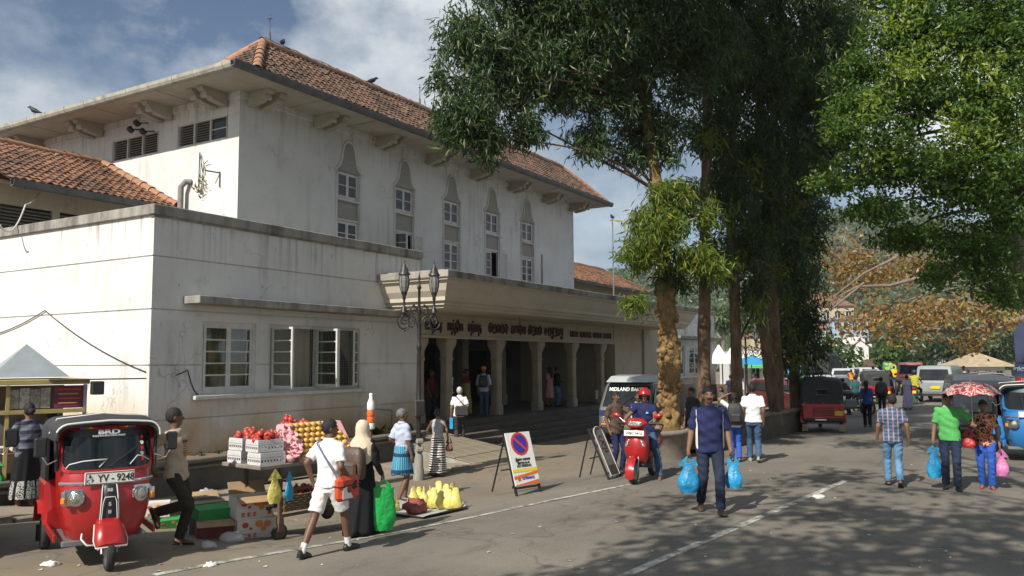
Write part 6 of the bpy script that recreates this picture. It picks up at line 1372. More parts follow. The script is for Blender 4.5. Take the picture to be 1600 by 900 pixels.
        mb.ball(c, 1, 10, 7, fn=lambda p: d * (p.x * .052) + acr * (p.y * .040) + pal * (p.z * .017)); cap(mb, w_, w_ + d * .03, a_ * .54, a_ * .56, n=8, flat=.8)
        if det >= 1:
            for k, (o, ln) in enumerate(((.030, .068), (.0105, .078), (-.0105, .072), (-.030, .055))):
                b_ = w_ + d * (.092 - abs(o) * .15) + acr * o; cu = .35 + .12 * k + g * 1.25; d1 = d * cos(cu) + pal * sin(cu); d2 = d * cos(cu * 2.1) + pal * sin(cu * 2.1)
                m1 = b_ + d1 * ln * .52; cap(mb, b_ - d * .012, m1, .0092, .0086, n=6); cap(mb, m1, m1 + d2 * ln * .48, .0086, .0072, n=6)
            b_ = w_ + d * .03 + acr * .033; d1 = (d * .6 + acr * .7 + pal * .35).normalized(); cap(mb, b_, b_ + d1 * .035, .0115, .010, n=6); d2 = (d * .85 + acr * (.25 - g * .5) + pal * (.3 + g * .5)).normalized(); cap(mb, b_ + d1 * .035, b_ + d1 * .035 + d2 * .032, .010, .008, n=6)
        else: cap(mb, c + d * .03, c + d * .09 + pal * .03, .024, .014, n=6)
    for hp_, k_, a_, tw, s in ((hpl, kl, al, toe[0], 1), (hpr, kr, ar, toe[1], -1)):
        cap(mb, hp_, k_, .078 * build, .052, n=n); cap(mb, k_, k_.lerp(a_, .35), .052, .054, n=n); cap(mb, k_.lerp(a_, .35), a_, .054, .036, n=n)
        yw = radians(s * 8); pt = radians(tw); fd = V(cos(yw) * cos(pt), sin(yw) * cos(pt), sin(pt)); up_ = V(-cos(yw) * sin(pt), -sin(yw) * sin(pt), cos(pt))
        lt = up_.cross(fd); foot = lambda q, x, y, z: a_ + fd * x + lt * y + up_ * (z - .08)
        if shoes[0] != 'shoe' or det == 2:
            cap(mb, foot(0, -.035, 0, .04), foot(0, .07, 0, .035), .036, .038, n=8, flat=.9); cap(mb, foot(0, .07, 0, .03), foot(0, .16, 0, .02), .042, .03, n=8, flat=.55, up=up_)
        if shoes[0] == 'shoe':
            q = MB(); secs = []
            for x, w0, z0, z1 in ((-.075, .022, .005, .055), (-.055, .036, .0, .09), (-.01, .040, .0, .098), (.05, .042, .0, .082), (.11, .048, .0, .062), (.16, .043, .002, .048), (.195, .022, .008, .032)):
                secs.append([foot(0, x, y * w0, z) for y, z in ((-1, z0 + .012), (-.8, z0), (.8, z0), (1, z0 + .012), (.95, (z0 + z1) * .5), (.5, z1), (-.5, z1), (-.95, (z0 + z1) * .5))])
            q.loft(secs); q.build('shoe', shoes[1], t)
            if len(shoes) > 2 and det: q = MB(); cap(q, a_ + (k_ - a_).normalized() * .10, a_ - V(0, 0, .02), .043, .041, True, n=12); q.build('sock', shoes[2], t)
        elif shoes[0] == 'sandal':
            q = MB(); q.loft([[foot(0, x, -w0, -.012), foot(0, x, w0, -.012), foot(0, x, w0, .004), foot(0, x, -w0, .004)] for x, w0 in ((-.085, .02), (-.06, .038), (.03, .035), (.11, .05), (.17, .04), (.195, .015))], smooth=False); sd_ = q.build('sandal', shoes[1], t)
            q = MB(); q.tube([foot(0, .06, .046, 0), foot(0, .08, .03, .055), foot(0, .125, 0, .035), foot(0, .08, -.03, .055), foot(0, .06, -.046, 0)], .007, 5); q.build('strap', shoes[1], sd_)
    fuse('body', mb, vox, skin, t, 3 if det else 2)
    # --- lower clothing
    kind, bm_ = bottom[0], bottom[1]; e = .013
    def hips(mb, e, z0=.80, z1=1.0):
        torso(mb, e, z0 - (.90 - .90), z1)
    if kind in ('trousers', 'shorts'):
        mb = MB(); torso(mb, -.004, .79, bottom[2] if len(bottom) > 2 else 1.0); ends = 1 if kind == 'trousers' else .0
        for hp_, k_, a_ in ((hpl, kl, al), (hpr, kr, ar)):
            fl = .068 if kind == 'trousers' else .1
            if kind == 'trousers':
                cap(mb, hp_, k_, .093 * build, .070, n=n); cap(mb, k_, a_ + (k_ - a_).normalized() * -.005, .070, .064, f1=True, n=n)
            else: cap(mb, hp_, hp_.lerp(k_, .82), .104 * build, .098, f1=True, n=n + 2)
        fuse(kind, mb, vox * 1.1, bm_, t, 3, wrinkle(.0065, seed, (16, 16, 22)))
    elif kind in ('skirt', 'lungi', 'robe'):
        zt, zh, wd = bottom[2], bottom[3], bottom[4]; mb = MB(); secs = []; m_ = 56; f_ = bottom[5] if len(bottom) > 5 else 9
        cx = (al.x + ar.x) / 2; rx = abs(al.x - ar.x) / 2; ry = abs(al.y - ar.y) / 2
        for i in range(15):
            u = i / 14; z = zt + (zh - zt) * u; g = max(0, min(1, (hip - z) / (hip - .08)))
            a = .118 + (wd * .8 + rx * .85 - .118) * u ** 1.1 + .012; b = .150 * (.92 if female else 1) + (wd + ry * .3 - .15) * u ** .8 + .012; row = []
            c0 = X(0, 0, z) if z > .9 else V(cx * g, 0, z + hip - .90)
            for k in range(m_):
                p = 2*pi*k/m_; fo = 1 + (.015 + (.085 if kind != 'lungi' else .04) * u) * sin(f_ * p + 2.2 * sin(p + seed) + u * 1.2) + .03 * u * sin(17 * p + seed); row.append(c0 + V(a * cos(p) * fo, b * sin(p) * fo, .012 * u * sin(f_ * p + 1)))
            secs.append(row)
        mb.loft(secs + [[V(p.x * .97 + .03 * cx, p.y * .97, p.z + .01) for p in secs[-1]], [V(cx, 0, zh + .25)] * m_][:2]); mb.build('skirt' if kind != 'lungi' else 'sarong', bm_, t)
        if kind == 'lungi':
            q = MB(); q.ball(X(.12, -.10, 1.0), (.06, .10, .07), 10, 7, fn=lambda p: p * (1 + .3 * mnoise.noise(p * 20))); q.ball(X(.125, -.13, .90), (.05, .10, .12), 10, 7, fn=lambda p: p * (1 + .3 * mnoise.noise(p * 16))); q.build('waist_fold', bm_, t)
    # --- upper clothing
    kind, tm = top[0], top[1]; o_ = dict(sleeve=.58, hem=.85, collar=True, e=.016); o_.update(top[2] if len(top) > 2 else {})
    mb = MB(); torso(mb, o_['e'], o_['hem'], 1.44 if not o_.get('low') else 1.40); sl = o_['sleeve']
    if o_['e'] < .03: mb.loft([[X(-.01 + .078 * cos(2*pi*k/14), .105 * sin(2*pi*k/14), 1.40) for k in range(14)], [X(-.014 + .062 * cos(2*pi*k/14), .068 * sin(2*pi*k/14), 1.452) for k in range(14)]])
    if sl > 0:
        for sh, e_, w_ in ((sl_, el, wl), (sr_, er, wr)):
            r_ = .066 * build * (.88 if female else 1); mb.ball(sh - V(0, 0, .016), (r_ * 1.0,) * 3, 10, 7); sh = sh - V(0, 0, .012)
            if sl < 1: cap(mb, sh, sh.lerp(e_, sl * 1.25), r_ * .93, r_ * .99, f1=True, n=n)
            else: cap(mb, sh, e_, r_, r_ * .9, n=n); cap(mb, e_, e_.lerp(w_, min(1, sl - .02 if sl > 1 else .96)), r_ * .9, r_ * .72, f1=True, n=n)
    sh_o = fuse('shirt', mb, vox * 1.1, tm, t, 3, wrinkle(.0075 * o_.get('loose', 1), seed + 3, (13, 13, 15)))
    out_['shirt'] = sh_o
    if o_['collar'] and det:
        mb = MB(); cm = o_.get('cmat', tm); nr = []
        for rr_, z in ((.072, 1.43), (.066, 1.475), (.074, 1.468), (.088, 1.435)): nr.append([X(-.008 + rr_ * (.92) * cos(a), rr_ * sin(a), z - .028 * max(0, cos(a))) for a in np.linspace(.35, 2*pi - .35, 16)])
        mb.loft(nr, closed=False, caps=False); mb.build('collar', cm, t)
    if o_.get('panel'):                                  # side and shoulder panels in a second colour
        for s in (-1, 1):
            mb = MB(); rows = []
            for z in np.linspace(.87, 1.40, 12):
                a_, b_ = (.118 + belly * .45 + .022) * build, (.158 + .022 if z < 1.25 else .168 + .020) * build
                rows.append([X(belly * .5 * (.98 < z < 1.2) + a_ * cos(q_) * (1 if z < 1.3 else .9), s * b_ * sin(q_), z) for q_ in np.linspace(1.08, 1.62, 6)])
            mb.loft(rows, closed=False, caps=False); mb.build('side_panel', o_['panel'], t)
    if o_.get('buttons'):
        mb = MB(); rows = [[X(.118 + .016 + belly * .9 * (.98 < z < 1.2), y, z) for y in (-.014, .014)] for z in np.linspace(.9, 1.38, 8)]; mb.loft(rows, closed=False, caps=False); mb.build('placket', tm, t)
    # --- head
    if hair in ('short', 'long', 'bun', 'balding', 'tied'):
        keep = lambda p: ((p.x > .045 and p.z < 1.655 - .02 * (abs(p.y) > .05)) or p.z < (1.535 if p.x < -.02 else 1.60) or (p.x > .0 and p.z < 1.615)) if hair != 'balding' else (p.z > 1.665 or p.x > .0 or p.z < 1.54)
        mb = MB(); IT = HT.inverted(); cut = lambda p: keep(IT @ p)
        mb.ball(H(-.012, 0, 1.612), (.104, .084, .104), 22, 16, R3, cut=cut, fn=lambda p: p * (1 + .09 * mnoise.noise(p * 26 + V(seed, 0, 0))))
        mb.ball(H(-.012, 0, 1.606), (.098, .079, .099), 22, 16, R3, cut=cut)
        if hair == 'long': mb.loft([[H(-.085 - .015 * i + .05 * cos(a) , (.082 - .008 * i) * sin(a), 1.60 - .075 * i) for a in np.linspace(0, 2*pi, 11)[:-1]] for i in range(6)])
        if hair == 'bun': mb.ball(H(-.115, 0, 1.585), (.05, .055, .05), 12, 8, R3)
        if hair == 'tied': mb.ball(H(-.11, 0, 1.59), (.03, .03, .03), 8, 6); mb.loft([[H(-.125 + .02 * cos(a), .026 * sin(a), 1.58 - .06 * i) for a in np.linspace(0, 2*pi, 9)[:-1]] for i in range(5)])
        mb.build('hair', hairm, t)
    elif hair == 'hijab':
        mb = MB(); m_ = 26; secs = []
        for z, a, b, x0 in ((1.715, .03, .03, -.02), (1.70, .07, .06, -.015), (1.66, .106, .088, -.014), (1.60, .118, .10, -.016), (1.54, .118, .100, -.02), (1.48, .112, .102, -.022), (1.43, .125, .145, -.025), (1.38, .14, .19, -.02), (1.30, .15, .205, -.015), (1.20, .15, .20, -.02), (1.13, .15, .19, -.04)):
            row = []
            for k in range(m_):
                p = 2*pi*k/m_; op = z > 1.50 and abs(p - (0 if p < pi else 2*pi)) < .75; r_ = 1 + (.03 * sin(7 * p + z * 9) if z < 1.5 else .012 * sin(5 * p + z * 20))
                row.append((H if z > 1.45 else X)(x0 + a * cos(p) * r_ * (.62 if op and z < 1.66 else 1), b * sin(p) * r_, z - (.10 * max(0, -cos(p)) if z < 1.2 else 0)))
            secs.append(row)
        mb.loft(secs); mb.build('headscarf', hairm, t)
    elif hair in ('helmet', 'turban', 'cap'):
        mb = MB()
        if hair == 'helmet':
            IT = HT.inverted(); cut = lambda p: (lambda q: (q.x > .03 and q.z < 1.625) or q.z < 1.49)(IT @ p); mb.ball(H(-.005, 0, 1.61), (.145, .122, .135), 22, 16, R3, cut=cut); mb.ball(H(-.005, 0, 1.61), (.128, .106, .12), 22, 16, R3, cut=cut); hm = mb.build('helmet', hairm, t)
            q = MB(); q.loft([[H(.10 + .06 * u, y * .10, 1.645 - .01 * u - .25 * y * y * .1) for y in np.linspace(-1, 1, 9)] for u in (0, .5, 1)], closed=False, caps=False); q.build('peak', black, hm); q = MB(); q.tube([H(.02, .10, 1.53), H(.05, .05, 1.475), H(.05, -.05, 1.475), H(.02, -.10, 1.53)], .01, 5); q.build('chin_strap', black, hm)
        else: mb.ball(H(-.01, 0, 1.655), (.112, .095, .07), 16, 9, R3, fn=lambda p: p * (1 + .06 * sin(p.z * 140))); mb.build('cap', hairm, t)
    if det and hair != 'none':
        for s in (-1, 1):
            mb = MB(); mb.ball(H(.078, s * .031, 1.593), (.011, .0135, .0056), 10, 6, R3); ey = mb.build('eye', eye_w, t); mb = MB(); mb.ball(H(.087, s * .030, 1.593), (.005, .007, .007), 8, 6, R3); mb.build('iris', eye_d, ey)
            mb = MB(); mb.ball(H(.084, s * .032, 1.617), (.008, .022, .0048), 8, 5, R3 @ Matrix.Rotation(-s * .1, 3, 'X')); mb.build('eyebrow', hair_b, t)
        mb = MB(); mb.ball(H(.083, 0, 1.531), (.009, .024, .0065), 10, 6, R3); mb.build('mouth', lip, t)
        if moustache: mb = MB(); mb.ball(H(.088, .017, 1.545), (.010, .021, .0085), 8, 6, R3 @ Matrix.Rotation(.25, 3, 'X')); mb.ball(H(.088, -.017, 1.545), (.010, .021, .0085), 8, 6, R3 @ Matrix.Rotation(-.25, 3, 'X')); mb.build('moustache', hairm if hairm in (hair_b, hair_g) else hair_b, t)
    PEOPLE[label] = out_; return out_
def stand(px, fy, hy):
    """place on the ground below a photograph pixel, and the height the head pixel gives"""
    p = gp(px, fy); return p, min(1.84, max(1.38, (fy - hy) / F * depth_of(p)))
def world_of(o, v): t = o['t']; return Matrix.Translation(t.location) @ Matrix.Rotation(t.rotation_euler.z, 4, 'Z') @ Matrix.Scale(o['s'], 4) @ Vector(v)
def carrier(label, p, rz, w, h, mat, d=.5, name='carrier_bag', group='plastic carrier bags', handles=True, seed=0, tap=.62):
    """soft bag hanging from the point p"""
    t = thing(name, label, 'bag', p, rz, group); mb = MB(); secs = []; m_ = 28
    for i in range(13):
        u = i / 12; z = -h + (h - .11) * u if handles else -h + h * .93 * u; r = (.74 + .26 * sst(u * 4)) * (1 - tap * sst((u - .35) / .65))
        secs.append([V(w/2 * r * cos(2*pi*k/m_) * (1 + .07 * mnoise.noise(V(k * .9, u * 6, seed))), w/2 * d * r * sin(2*pi*k/m_) * (1 + .25 * mnoise.noise(V(k * .7 + 9, u * 5, seed))) * (1 - .5 * u), z + .008 * sin(k * 2.1)) for k in range(m_)])
    mb.loft(secs); mb.build('sack', mat, t)
    if handles:
        for s in (-1, 1):
            q = MB(); q.loft([[V(s * w * x + dx, .012 * s, z) for dx in (-ww, ww)] for x, z, ww in ((.30, -.13, .045), (.2, -.07, .03), (.06, -.015, .014), (.0, .0, .01))], closed=False, caps=False); q.build('handle', mat, t)
    return t
plas = lambda n, c: M('plastic_' + n, c, .35, .18, 14, bump=.7, bs=22, spec=.5)
pl_blue, pl_green, pl_yel, pl_pink, pl_pale = plas('blue', (.02, .26, .50)), plas('green', (.015, .36, .07)), plas('yellow', (.60, .52, .13)), plas('pink', (.52, .16, .34)), plas('pale', (.35, .55, .38))
AWAY = 0.0
# ---- near left
p, h = stand(272, 852, 640)
person('man in printed beige T-shirt leaning back against the nearest red three wheeler', p, h, -1.15, skin_d, top=('shirt', c_beige, dict(sleeve=.62, hem=.80, collar=False, loose=1.4)), bottom=('trousers', c_olive), shoes=('sandal', sandal_m), lf=(.02, .08), rf=(-.16, -.11, .43), kneer=(1, -.1, 0), lean=-3, yaw=34, lh=(-.12, .24, .90), rh=(-.20, -.20, .98), det=2, toe=(0, -65))
pr = PEOPLE['man in printed beige T-shirt leaning back against the nearest red three wheeler']
prnt = M('shirt_print', (.30, .06, .03), .8, .2)
for k in range(6): mb = MB(); a = .09 + .01 * k; mb.box(pr['T'] @ V(.132, 0, 1.11 + .028 * k), (.012, .10 - .012 * abs(k - 2.5), .012), bev=.004, R=pr['T'].to_3x3()); mb.build('print_band', prnt, pr['t'])
mb = MB(); mb.box(pr['T'] @ V(.129, 0, 1.285), (.012, .11, .03), bev=.004, R=pr['T'].to_3x3()); mb.build('print_band', ink, pr['t'])
p, h = stand(512, 866, 655)
BOY = person('schoolboy in white shirt and white shorts striding away with a red satchel', p, h, .05, skin_d, top=('shirt', c_white, dict(sleeve=.62, hem=.86)), bottom=('shorts', c_white), shoes=('shoe', shoe_b, sock_m), lf=(-.36, .10, .09), rf=(.30, -.08), kneel=(1, 0, 0), hip=.875, yaw=-38, lh=(-.05, .22, .90), rh=(.10, -.25, .92), det=2, toe=(-8, 4), lean=2)
p, h = stand(566, 836, 657)
HIJ = person('woman in cream headscarf and long black abaya with a brown rucksack', p, h, .10, skin_m, 'hijab', c_cream, top=('shirt', c_black, dict(sleeve=1.0, hem=.80, collar=False, e=.03)), bottom=('robe', c_black, 1.05, .06, .20, 7), shoes=('sandal', shoe_br), lf=(-.22, .08, .1), rf=(.22, -.08), hip=.88, rh=(.14, -.24, .88), lh=(.02, .25, .88), female=True, det=2, grip=(0, .8))
carrier('big shiny green shopping bag carried by the woman in the cream headscarf', world_of(HIJ, HIJ['wr'] + V(.02, -.02, -.07)), vaz(570) + pi / 2 + .3, .34, .64, pl_green, .45, tap=.2)
p, h = stand(628, 784, 640)
LUN = person('grey haired man in pale shirt and short blue checked sarong by the lamp post', p, h, -.35, skin_d, 'short', hair_g, top=('shirt', c_pblue, dict(sleeve=.72, hem=.93, loose=1.5)), bottom=('lungi', stripes('lungi_check', [(.03, .15, .26), (.12, .36, .50), (.02, .05, .10)], 'a', 4.2, 2), 1.02, .50, .135, 5), shoes=('bare',), lf=(.12, .09), rf=(-.12, -.09), yaw=-25, rh=(.06, -.24, .84), lh=(.10, .2, .98), det=2)
p, h = stand(684, 744, 640)
STR = person('woman in sleeveless grey top and long black and white striped skirt, seen from behind', p, h, .55, skin_d, 'bun', top=('shirt', patches('grey_mottle', [(.16, .16, .17), (.28, .28, .29), (.40, .40, .40)], 30), dict(sleeve=0, hem=.86, collar=False)), bottom=('skirt', stripes('bw_stripe', [(.02, .02, .02), (.62, .60, .55)], 2, 17, wav=.10), 1.0, .08, .20, 6), shoes=('sandal', sandal_m), lf=(.10, .08), rf=(-.12, -.08), lh=(.32, .26, 1.08), rh=(.0, -.26, .92), female=True, det=2)
carrier('brown leather handbag on the arm of the woman in the striped skirt', world_of(STR, STR['wr'] + V(.0, -.03, .06)), 1.2, .26, .30, M('brown_leather', (.07, .025, .02), .45, .25, 10, bump=.3), .5, 'handbag', 'shoulder and hand bags')
p, h = stand(718, 700, 613)
for _ in range(8): d_ = ray(718, 698); p = CAM + d_ * ((rampz(p.y) - CAM.z) / d_.z)
h = 1.62
BAG = person('white haired man in white shirt walking up the ramp with a black messenger bag', p, h, .55, skin_m, 'short', hair_w, top=('shirt', c_white, dict(hem=.86)), bottom=('trousers', c_dkgrey), lf=(-.16, .09, .1), rf=(.16, -.09, .09), det=2, lean=4, lh=(.05, .24, .86), rh=(.08, -.22, .95), hip=.89)
# ---- under the portico
def port(px, y): q = onY(px, 640, y); q.z = FL; return q
def pp(label, px, y, hy, rz, **k): q = port(px, y); d = depth_of(q); h = min(1.8, max(1.5, (FL - 2.13 + (565 - hy) / F * d + 0) + 2.13 - FL + 2.13 - FL - (2.13 - FL))); zt = (CAM + ray(px, hy) * d).z; return person(label, q, min(1.82, max(1.5, zt - FL)), rz, group='people under the portico', **k)
pp('man in dark red shirt at the left end of the portico', 674, 15.3, 586, -1.2, top=('shirt', c_red), bottom=('trousers', c_black), skin=skin_d)
pp('stout man in crimson shirt right behind the lamp post under the portico', 692, 15.6, 590, 2.0, top=('shirt', c_red), bottom=('trousers', c_black), skin=skin_d, build=1.12)
pp('man in white shirt with folded arms between the first portico columns', 701, 15.0, 582, -1.7, top=('shirt', c_white), bottom=('trousers', c_black), skin=skin_d, lh=(.16, -.06, 1.13), rh=(.18, .06, 1.10))
pp('woman in green and yellow sari under the portico', 729, 15.2, 590, -1.4, top=('shirt', c_red, dict(hem=.9, collar=False)), bottom=('robe', patches('sari', [(.28, .22, .06), (.20, .24, .08), (.40, .28, .10)], 18), 1.25, .08, .19, 8), hair='bun', female=True)
pp('man in orange turban, pale blue shirt and jeans at the top of the steps', 756, 14.6, 573, .5, top=('shirt', c_pblue, dict(sleeve=.95)), bottom=('trousers', c_jean), hair='turban', hairm=c_orange, skin=skin_d)
pp('woman in pale pink dress half hidden by a portico column', 859, 15.4, 584, 1.2, top=('shirt', c_pink, dict(hem=.8)), bottom=('robe', c_pink, 1.1, .35, .2, 7), hair='long', female=True)
pp('man in black T-shirt and pale jeans behind the third portico column', 871, 15.2, 578, -1.6, top=('shirt', c_black), bottom=('trousers', c_jeanl), skin=skin_d, lh=(.14, -.04, 1.12), rh=(.16, .08, 1.08))
# ---- round the scooter
p, h = stand(964, 736, 613)
person('man in brown shirt and dark blue trousers pointing with one arm beside the chalk board', p, h, vaz(964) + pi + .75, skin_d, 'short', hair_b, top=('shirt', c_brown, dict(sleeve=.66, hem=.80, loose=1.5)), bottom=('trousers', c_navy), lf=(.06, .1), rf=(-.04, -.1), lh=(.34, .02, 1.22), lhint=(0, 1, -.3), rh=(.02, -.22, .88), belly=.02, det=2, moustache=False)
p, h = stand(999, 726, 613)
person('man in navy polo shirt with white shoulders standing behind the scooter', p, h, vaz(999) + pi + .1, skin_d, top=('shirt', c_navy, dict(panel=c_white, cmat=c_pblue)), bottom=('trousers', c_black), shoes=('sandal', sandal_m), det=2, moustache=True)
sc_h = 1.64; hx = .0
RID = person('rider in red helmet and navy polo shirt sitting on the red scooter', SCP + V(cos(SC_RZ), sin(SC_RZ), 0) * -.24, sc_h, SC_RZ, skin_m, 'helmet', red_p, top=('shirt', c_navy, dict(hem=.88)), bottom=('trousers', c_jean), shoes=('sandal', shoe_br), hip=.86, lean=6, lf=(.18, .30, .075), rf=(.40, -.12, .40), kneel=(1, .5, .3), kneer=(1, -.2, .6), lh=(.52, .30, 1.07), rh=(.52, -.30, 1.07), lhint=(-.2, .8, -.7), rhint=(-.2, -.8, -.7), det=2, yaw=8, grip=(.8, .8))
mb = MB(); mb.prism([(-.03, 0), (.03, 0), (.012, .035), (0, .03), (-.008, .045)], RID['T'] @ V(.133, .07, 1.27), (0, 1, 0), (0, 0, 1), (1, 0, 0), .006); mb.build('shirt_emblem', M('emblem_cyan', (.15, .5, .7), .6), RID['t'])
# ---- the man with blue bags
p, h = stand(1112, 801, 606)
MUS = person('moustached man in navy and white polo shirt carrying blue bags toward us', p, h, vaz(1112) + pi + .12, skin_m, 'short', hair_b, top=('shirt', c_navy, dict(sleeve=.74, hem=.82, panel=c_white, loose=1.2)), bottom=('trousers', c_jeand), shoes=('shoe', shoe_br), lf=(.20, .10), rf=(-.20, -.12, .13), hip=.895, belly=.028, build=1.06, lh=(.04, .27, .86), rh=(.02, -.29, .85), det=2, moustache=True, toe=(6, -22), grip=(1, 1))
carrier('full translucent blue carrier bag in the right hand of the moustached man', world_of(MUS, MUS['wr'] + V(0, -.01, -.09)), vaz(1095) + pi / 2, .30, .50, pl_blue, .7, seed=2)
carrier('blue carrier bag half hidden behind the leg of the moustached man', world_of(MUS, MUS['wl'] + V(-.02, .03, -.09)), vaz(1130) + pi / 2, .24, .44, pl_blue, .6, seed=4)
p = gp(1082, 714); person('dark haired man looking out from behind the moustached man, beside the tree pot', fwd(p, 1082, 1.2), 1.50, vaz(1082) + pi - .5, skin_m, top=('shirt', c_dkgrey), bottom=('trousers', c_black), yaw=-20)
p, h = stand(1150, 721, 615)
GIR = person('young woman in white T-shirt and blue jeans, hand raised to her head', p, h, vaz(1150) + .05, skin_m, 'tied', top=('shirt', c_white, dict(collar=False)), bottom=('trousers', c_blue), shoes=('sandal', sandal_m), lf=(.12, .08), rf=(-.12, -.08, .1), lh=(.10, .16, 1.66), lhint=(0, 1, .2), female=True, det=2)
p, h = stand(1179, 722, 600)
person('man in white shirt and jeans walking away beside the young woman with the rucksack', p, h, vaz(1179), skin_d, top=('shirt', c_white, dict(hem=.86)), bottom=('trousers', c_jean), shoes=('shoe', M('shoe_pale', (.3, .28, .22), .6)), lf=(.16, .09), rf=(-.18, -.09, .12), det=2, toe=(0, -22), build=1.03)
# ---- right side of the road
p, h = stand(1398, 760, 617)
person('man in blue checked shirt and pale jeans walking away down the road', p, h, vaz(1398) + .1, skin_m, top=('shirt', stripes('plaid', [(.045, .085, .15), (.10, .15, .22), (.42, .24, .25)], 2, 15, 1), dict(hem=.82, sleeve=.62)), bottom=('trousers', c_jeanl), shoes=('sandal', sandal_m), lf=(.16, .09), rf=(-.22, -.08, .13), rh=(-.02, -.27, .88), lh=(.06, .26, .88), yaw=30, det=2, toe=(0, -35))
p, h = stand(1488, 765, 613)
GRN = person('man in bright green polo shirt and dark jeans walking toward us, looking down', p, h, vaz(1488) + pi + .02, skin_m, top=('shirt', c_green, dict(sleeve=.66, cmat=M('collar_check', (.35, .4, .45), .8, .3, 40))), bottom=('trousers', c_jeand), shoes=('shoe', shoe_b), lf=(.10, .09), rf=(-.08, -.09, .09), lh=(.22, .36, 1.16), lhint=(-.2, .7, -.7), rh=(.02, -.26, .86), nod=24, det=2, grip=(1, 1))
carrier('plain blue carrier bag in the hand of the man in the green polo shirt', world_of(GRN, GRN['wr'] + V(0, 0, -.09)), vaz(1465) + pi / 2 + .3, .24, .52, pl_blue, .6, seed=6)
p, h = stand(1543, 763, 626)
WOM = person('woman in red and black patterned blouse and bright blue jeans under the umbrella', p, h, vaz(1543) + pi + .02, skin_m, 'tied', top=('shirt', patches('blouse', [(.02, .015, .015), (.45, .05, .03), (.55, .32, .18), (.03, .02, .02)], 15), dict(collar=False, hem=.82)), bottom=('trousers', c_blue), shoes=('sandal', M('sandal_red', (.3, .05, .04), .6)), lf=(.07, .08), rf=(-.05, -.08), lh=(.05, .24, .86), rh=(.06, -.23, .92), female=True, nod=14, det=2, build=1.08)
carrier('pink carrier bag in the hand of the woman in the patterned blouse', world_of(WOM, WOM['wl'] + V(0, .02, -.09)), vaz(1565) + pi / 2, .20, .42, pl_pink, .6, seed=8)
carrier('small red shoulder bag between the couple under the umbrella', world_of(WOM, WOM['wr'] + V(.03, -.04, .22)), vaz(1540) + pi / 2, .22, .30, M('red_leather', (.36, .02, .02), .45, .2), .6, 'handbag', 'shoulder and hand bags')
# ---- left stall customers
p, h = stand(38, 800, 632)
STL = person('woman in striped grey T-shirt and black skirt with white lace hem at the stall', p, h, vaz(30) + .35, skin_m, 'bun', top=('shirt', stripes('grey_stripe', [(.13, .14, .17), (.035, .04, .07)], 2, 7, edge=.6), dict(collar=False, hem=.86)), bottom=('skirt', c_black, 1.0, .22, .2, 7), shoes=('sandal', sandal_m), lh=(.25, .2, 1.15), rh=(.12, -.22, 1.0), female=True, det=2)
lace = patches('lace', [(.02, .02, .02), (.5, .5, .48), (.03, .03, .03), (.45, .45, .43)], 26)
mb = MB(); mb.loft([[V(a * 1.02 * cos(q_) + .02, b * 1.02 * sin(q_), z) for q_ in np.linspace(0, 2*pi, 40)[:-1]] for z, a, b in ((.50, .17, .20), (.38, .18, .215), (.22, .19, .225))], caps=False); mb.build('lace_hem', lace, STL['t'])
carrier('grey leather shoulder bag of the woman in the striped T-shirt', world_of(STL, V(-.10, -.22, 1.28)), vaz(30) + .5, .32, .34, M('grey_leather', (.16, .165, .17), .4, .15), .45, 'handbag', 'shoulder and hand bags')
p, h = stand(74, 800, 640)
person('long haired woman in grey top and dark flowered skirt behind the red three wheeler', fwd(p, 74, .5), 1.5, vaz(64) + .1, skin_d, 'long', top=('shirt', c_dkgrey, dict(collar=False)), bottom=('skirt', patches('dark_floral', [(.012, .012, .014), (.03, .03, .04), (.16, .12, .13), (.012, .012, .014)], 30), 1.0, .3, .19, 7), female=True, yaw=30)
carrier('bright green carrier bag hanging at the left edge by the stall', world_of(STL, V(.35, .35, .86)), vaz(10) + 1.2, .3, .52, pl_green, .6, seed=3)
# ---- people farther up the road (own height and clothes each)
def far(label, px, fy, hy, rz, det=0, **k):
    p, h = stand(px, fy, hy); return person(label, p, min(1.78, max(1.45, h)), vaz(px) + rz, det=det, group='people farther up the road', **k)
W_ = dict(lf=(.16, .08), rf=(-.16, -.08, .11))
far('slim woman in royal blue top and black trousers walking away past the motorcycle', 1356, 668, 610, 0, 1, top=('shirt', c_blue, dict(collar=False)), bottom=('trousers', c_black), hair='long', female=True, **W_)
far('person in black with a large black rucksack behind the second red three wheeler', 1379, 650, 592, 0, 1, top=('shirt', c_black, dict(sleeve=1)), bottom=('trousers', c_jeand), **W_)
far('person in dark clothes bending over the parked motorcycle', 1328, 648, 596, 1.2, top=('shirt', c_dkgrey), bottom=('trousers', c_black), lean=25)
far('man in slate shirt with a pink bag standing by the parked motorcycle', 1338, 642, 592, .2, top=('shirt', c_teal), bottom=('trousers', c_black))
far('woman in white blouse and lilac skirt crossing the road with bags', 1419, 640, 592, .1, 1, top=('shirt', c_pblue, dict(collar=False)), bottom=('robe', c_lilac, 1.1, .08, .22, 7), female=True, hair='bun', **W_)
carrier('pale green carrier bag carried by the woman in the lilac skirt', world_of(PEOPLE['woman in white blouse and lilac skirt crossing the road with bags'], V(0, -.24, .80)), vaz(1425) + pi / 2, .34, .48, pl_pale, .7)
q = gp(1431, 632); person('motorcyclist in olive yellow shirt and dark helmet riding away', fwd(q, 1431, .2), 1.65, vaz(1431), skin_d, 'helmet', black, top=('shirt', cloth('olive_yellow', (.36, .34, .04))), bottom=('trousers', c_black), hip=.84, lean=10, lf=(.25, .2, .3), rf=(.25, -.2, .3), kneel=(1, .5, .3), kneer=(1, -.5, .3), lh=(.52, .3, 1.02), rh=(.52, -.3, 1.02), lhint=(-.2, .8, -.5), rhint=(-.2, -.8, -.5), det=0, group='people farther up the road')
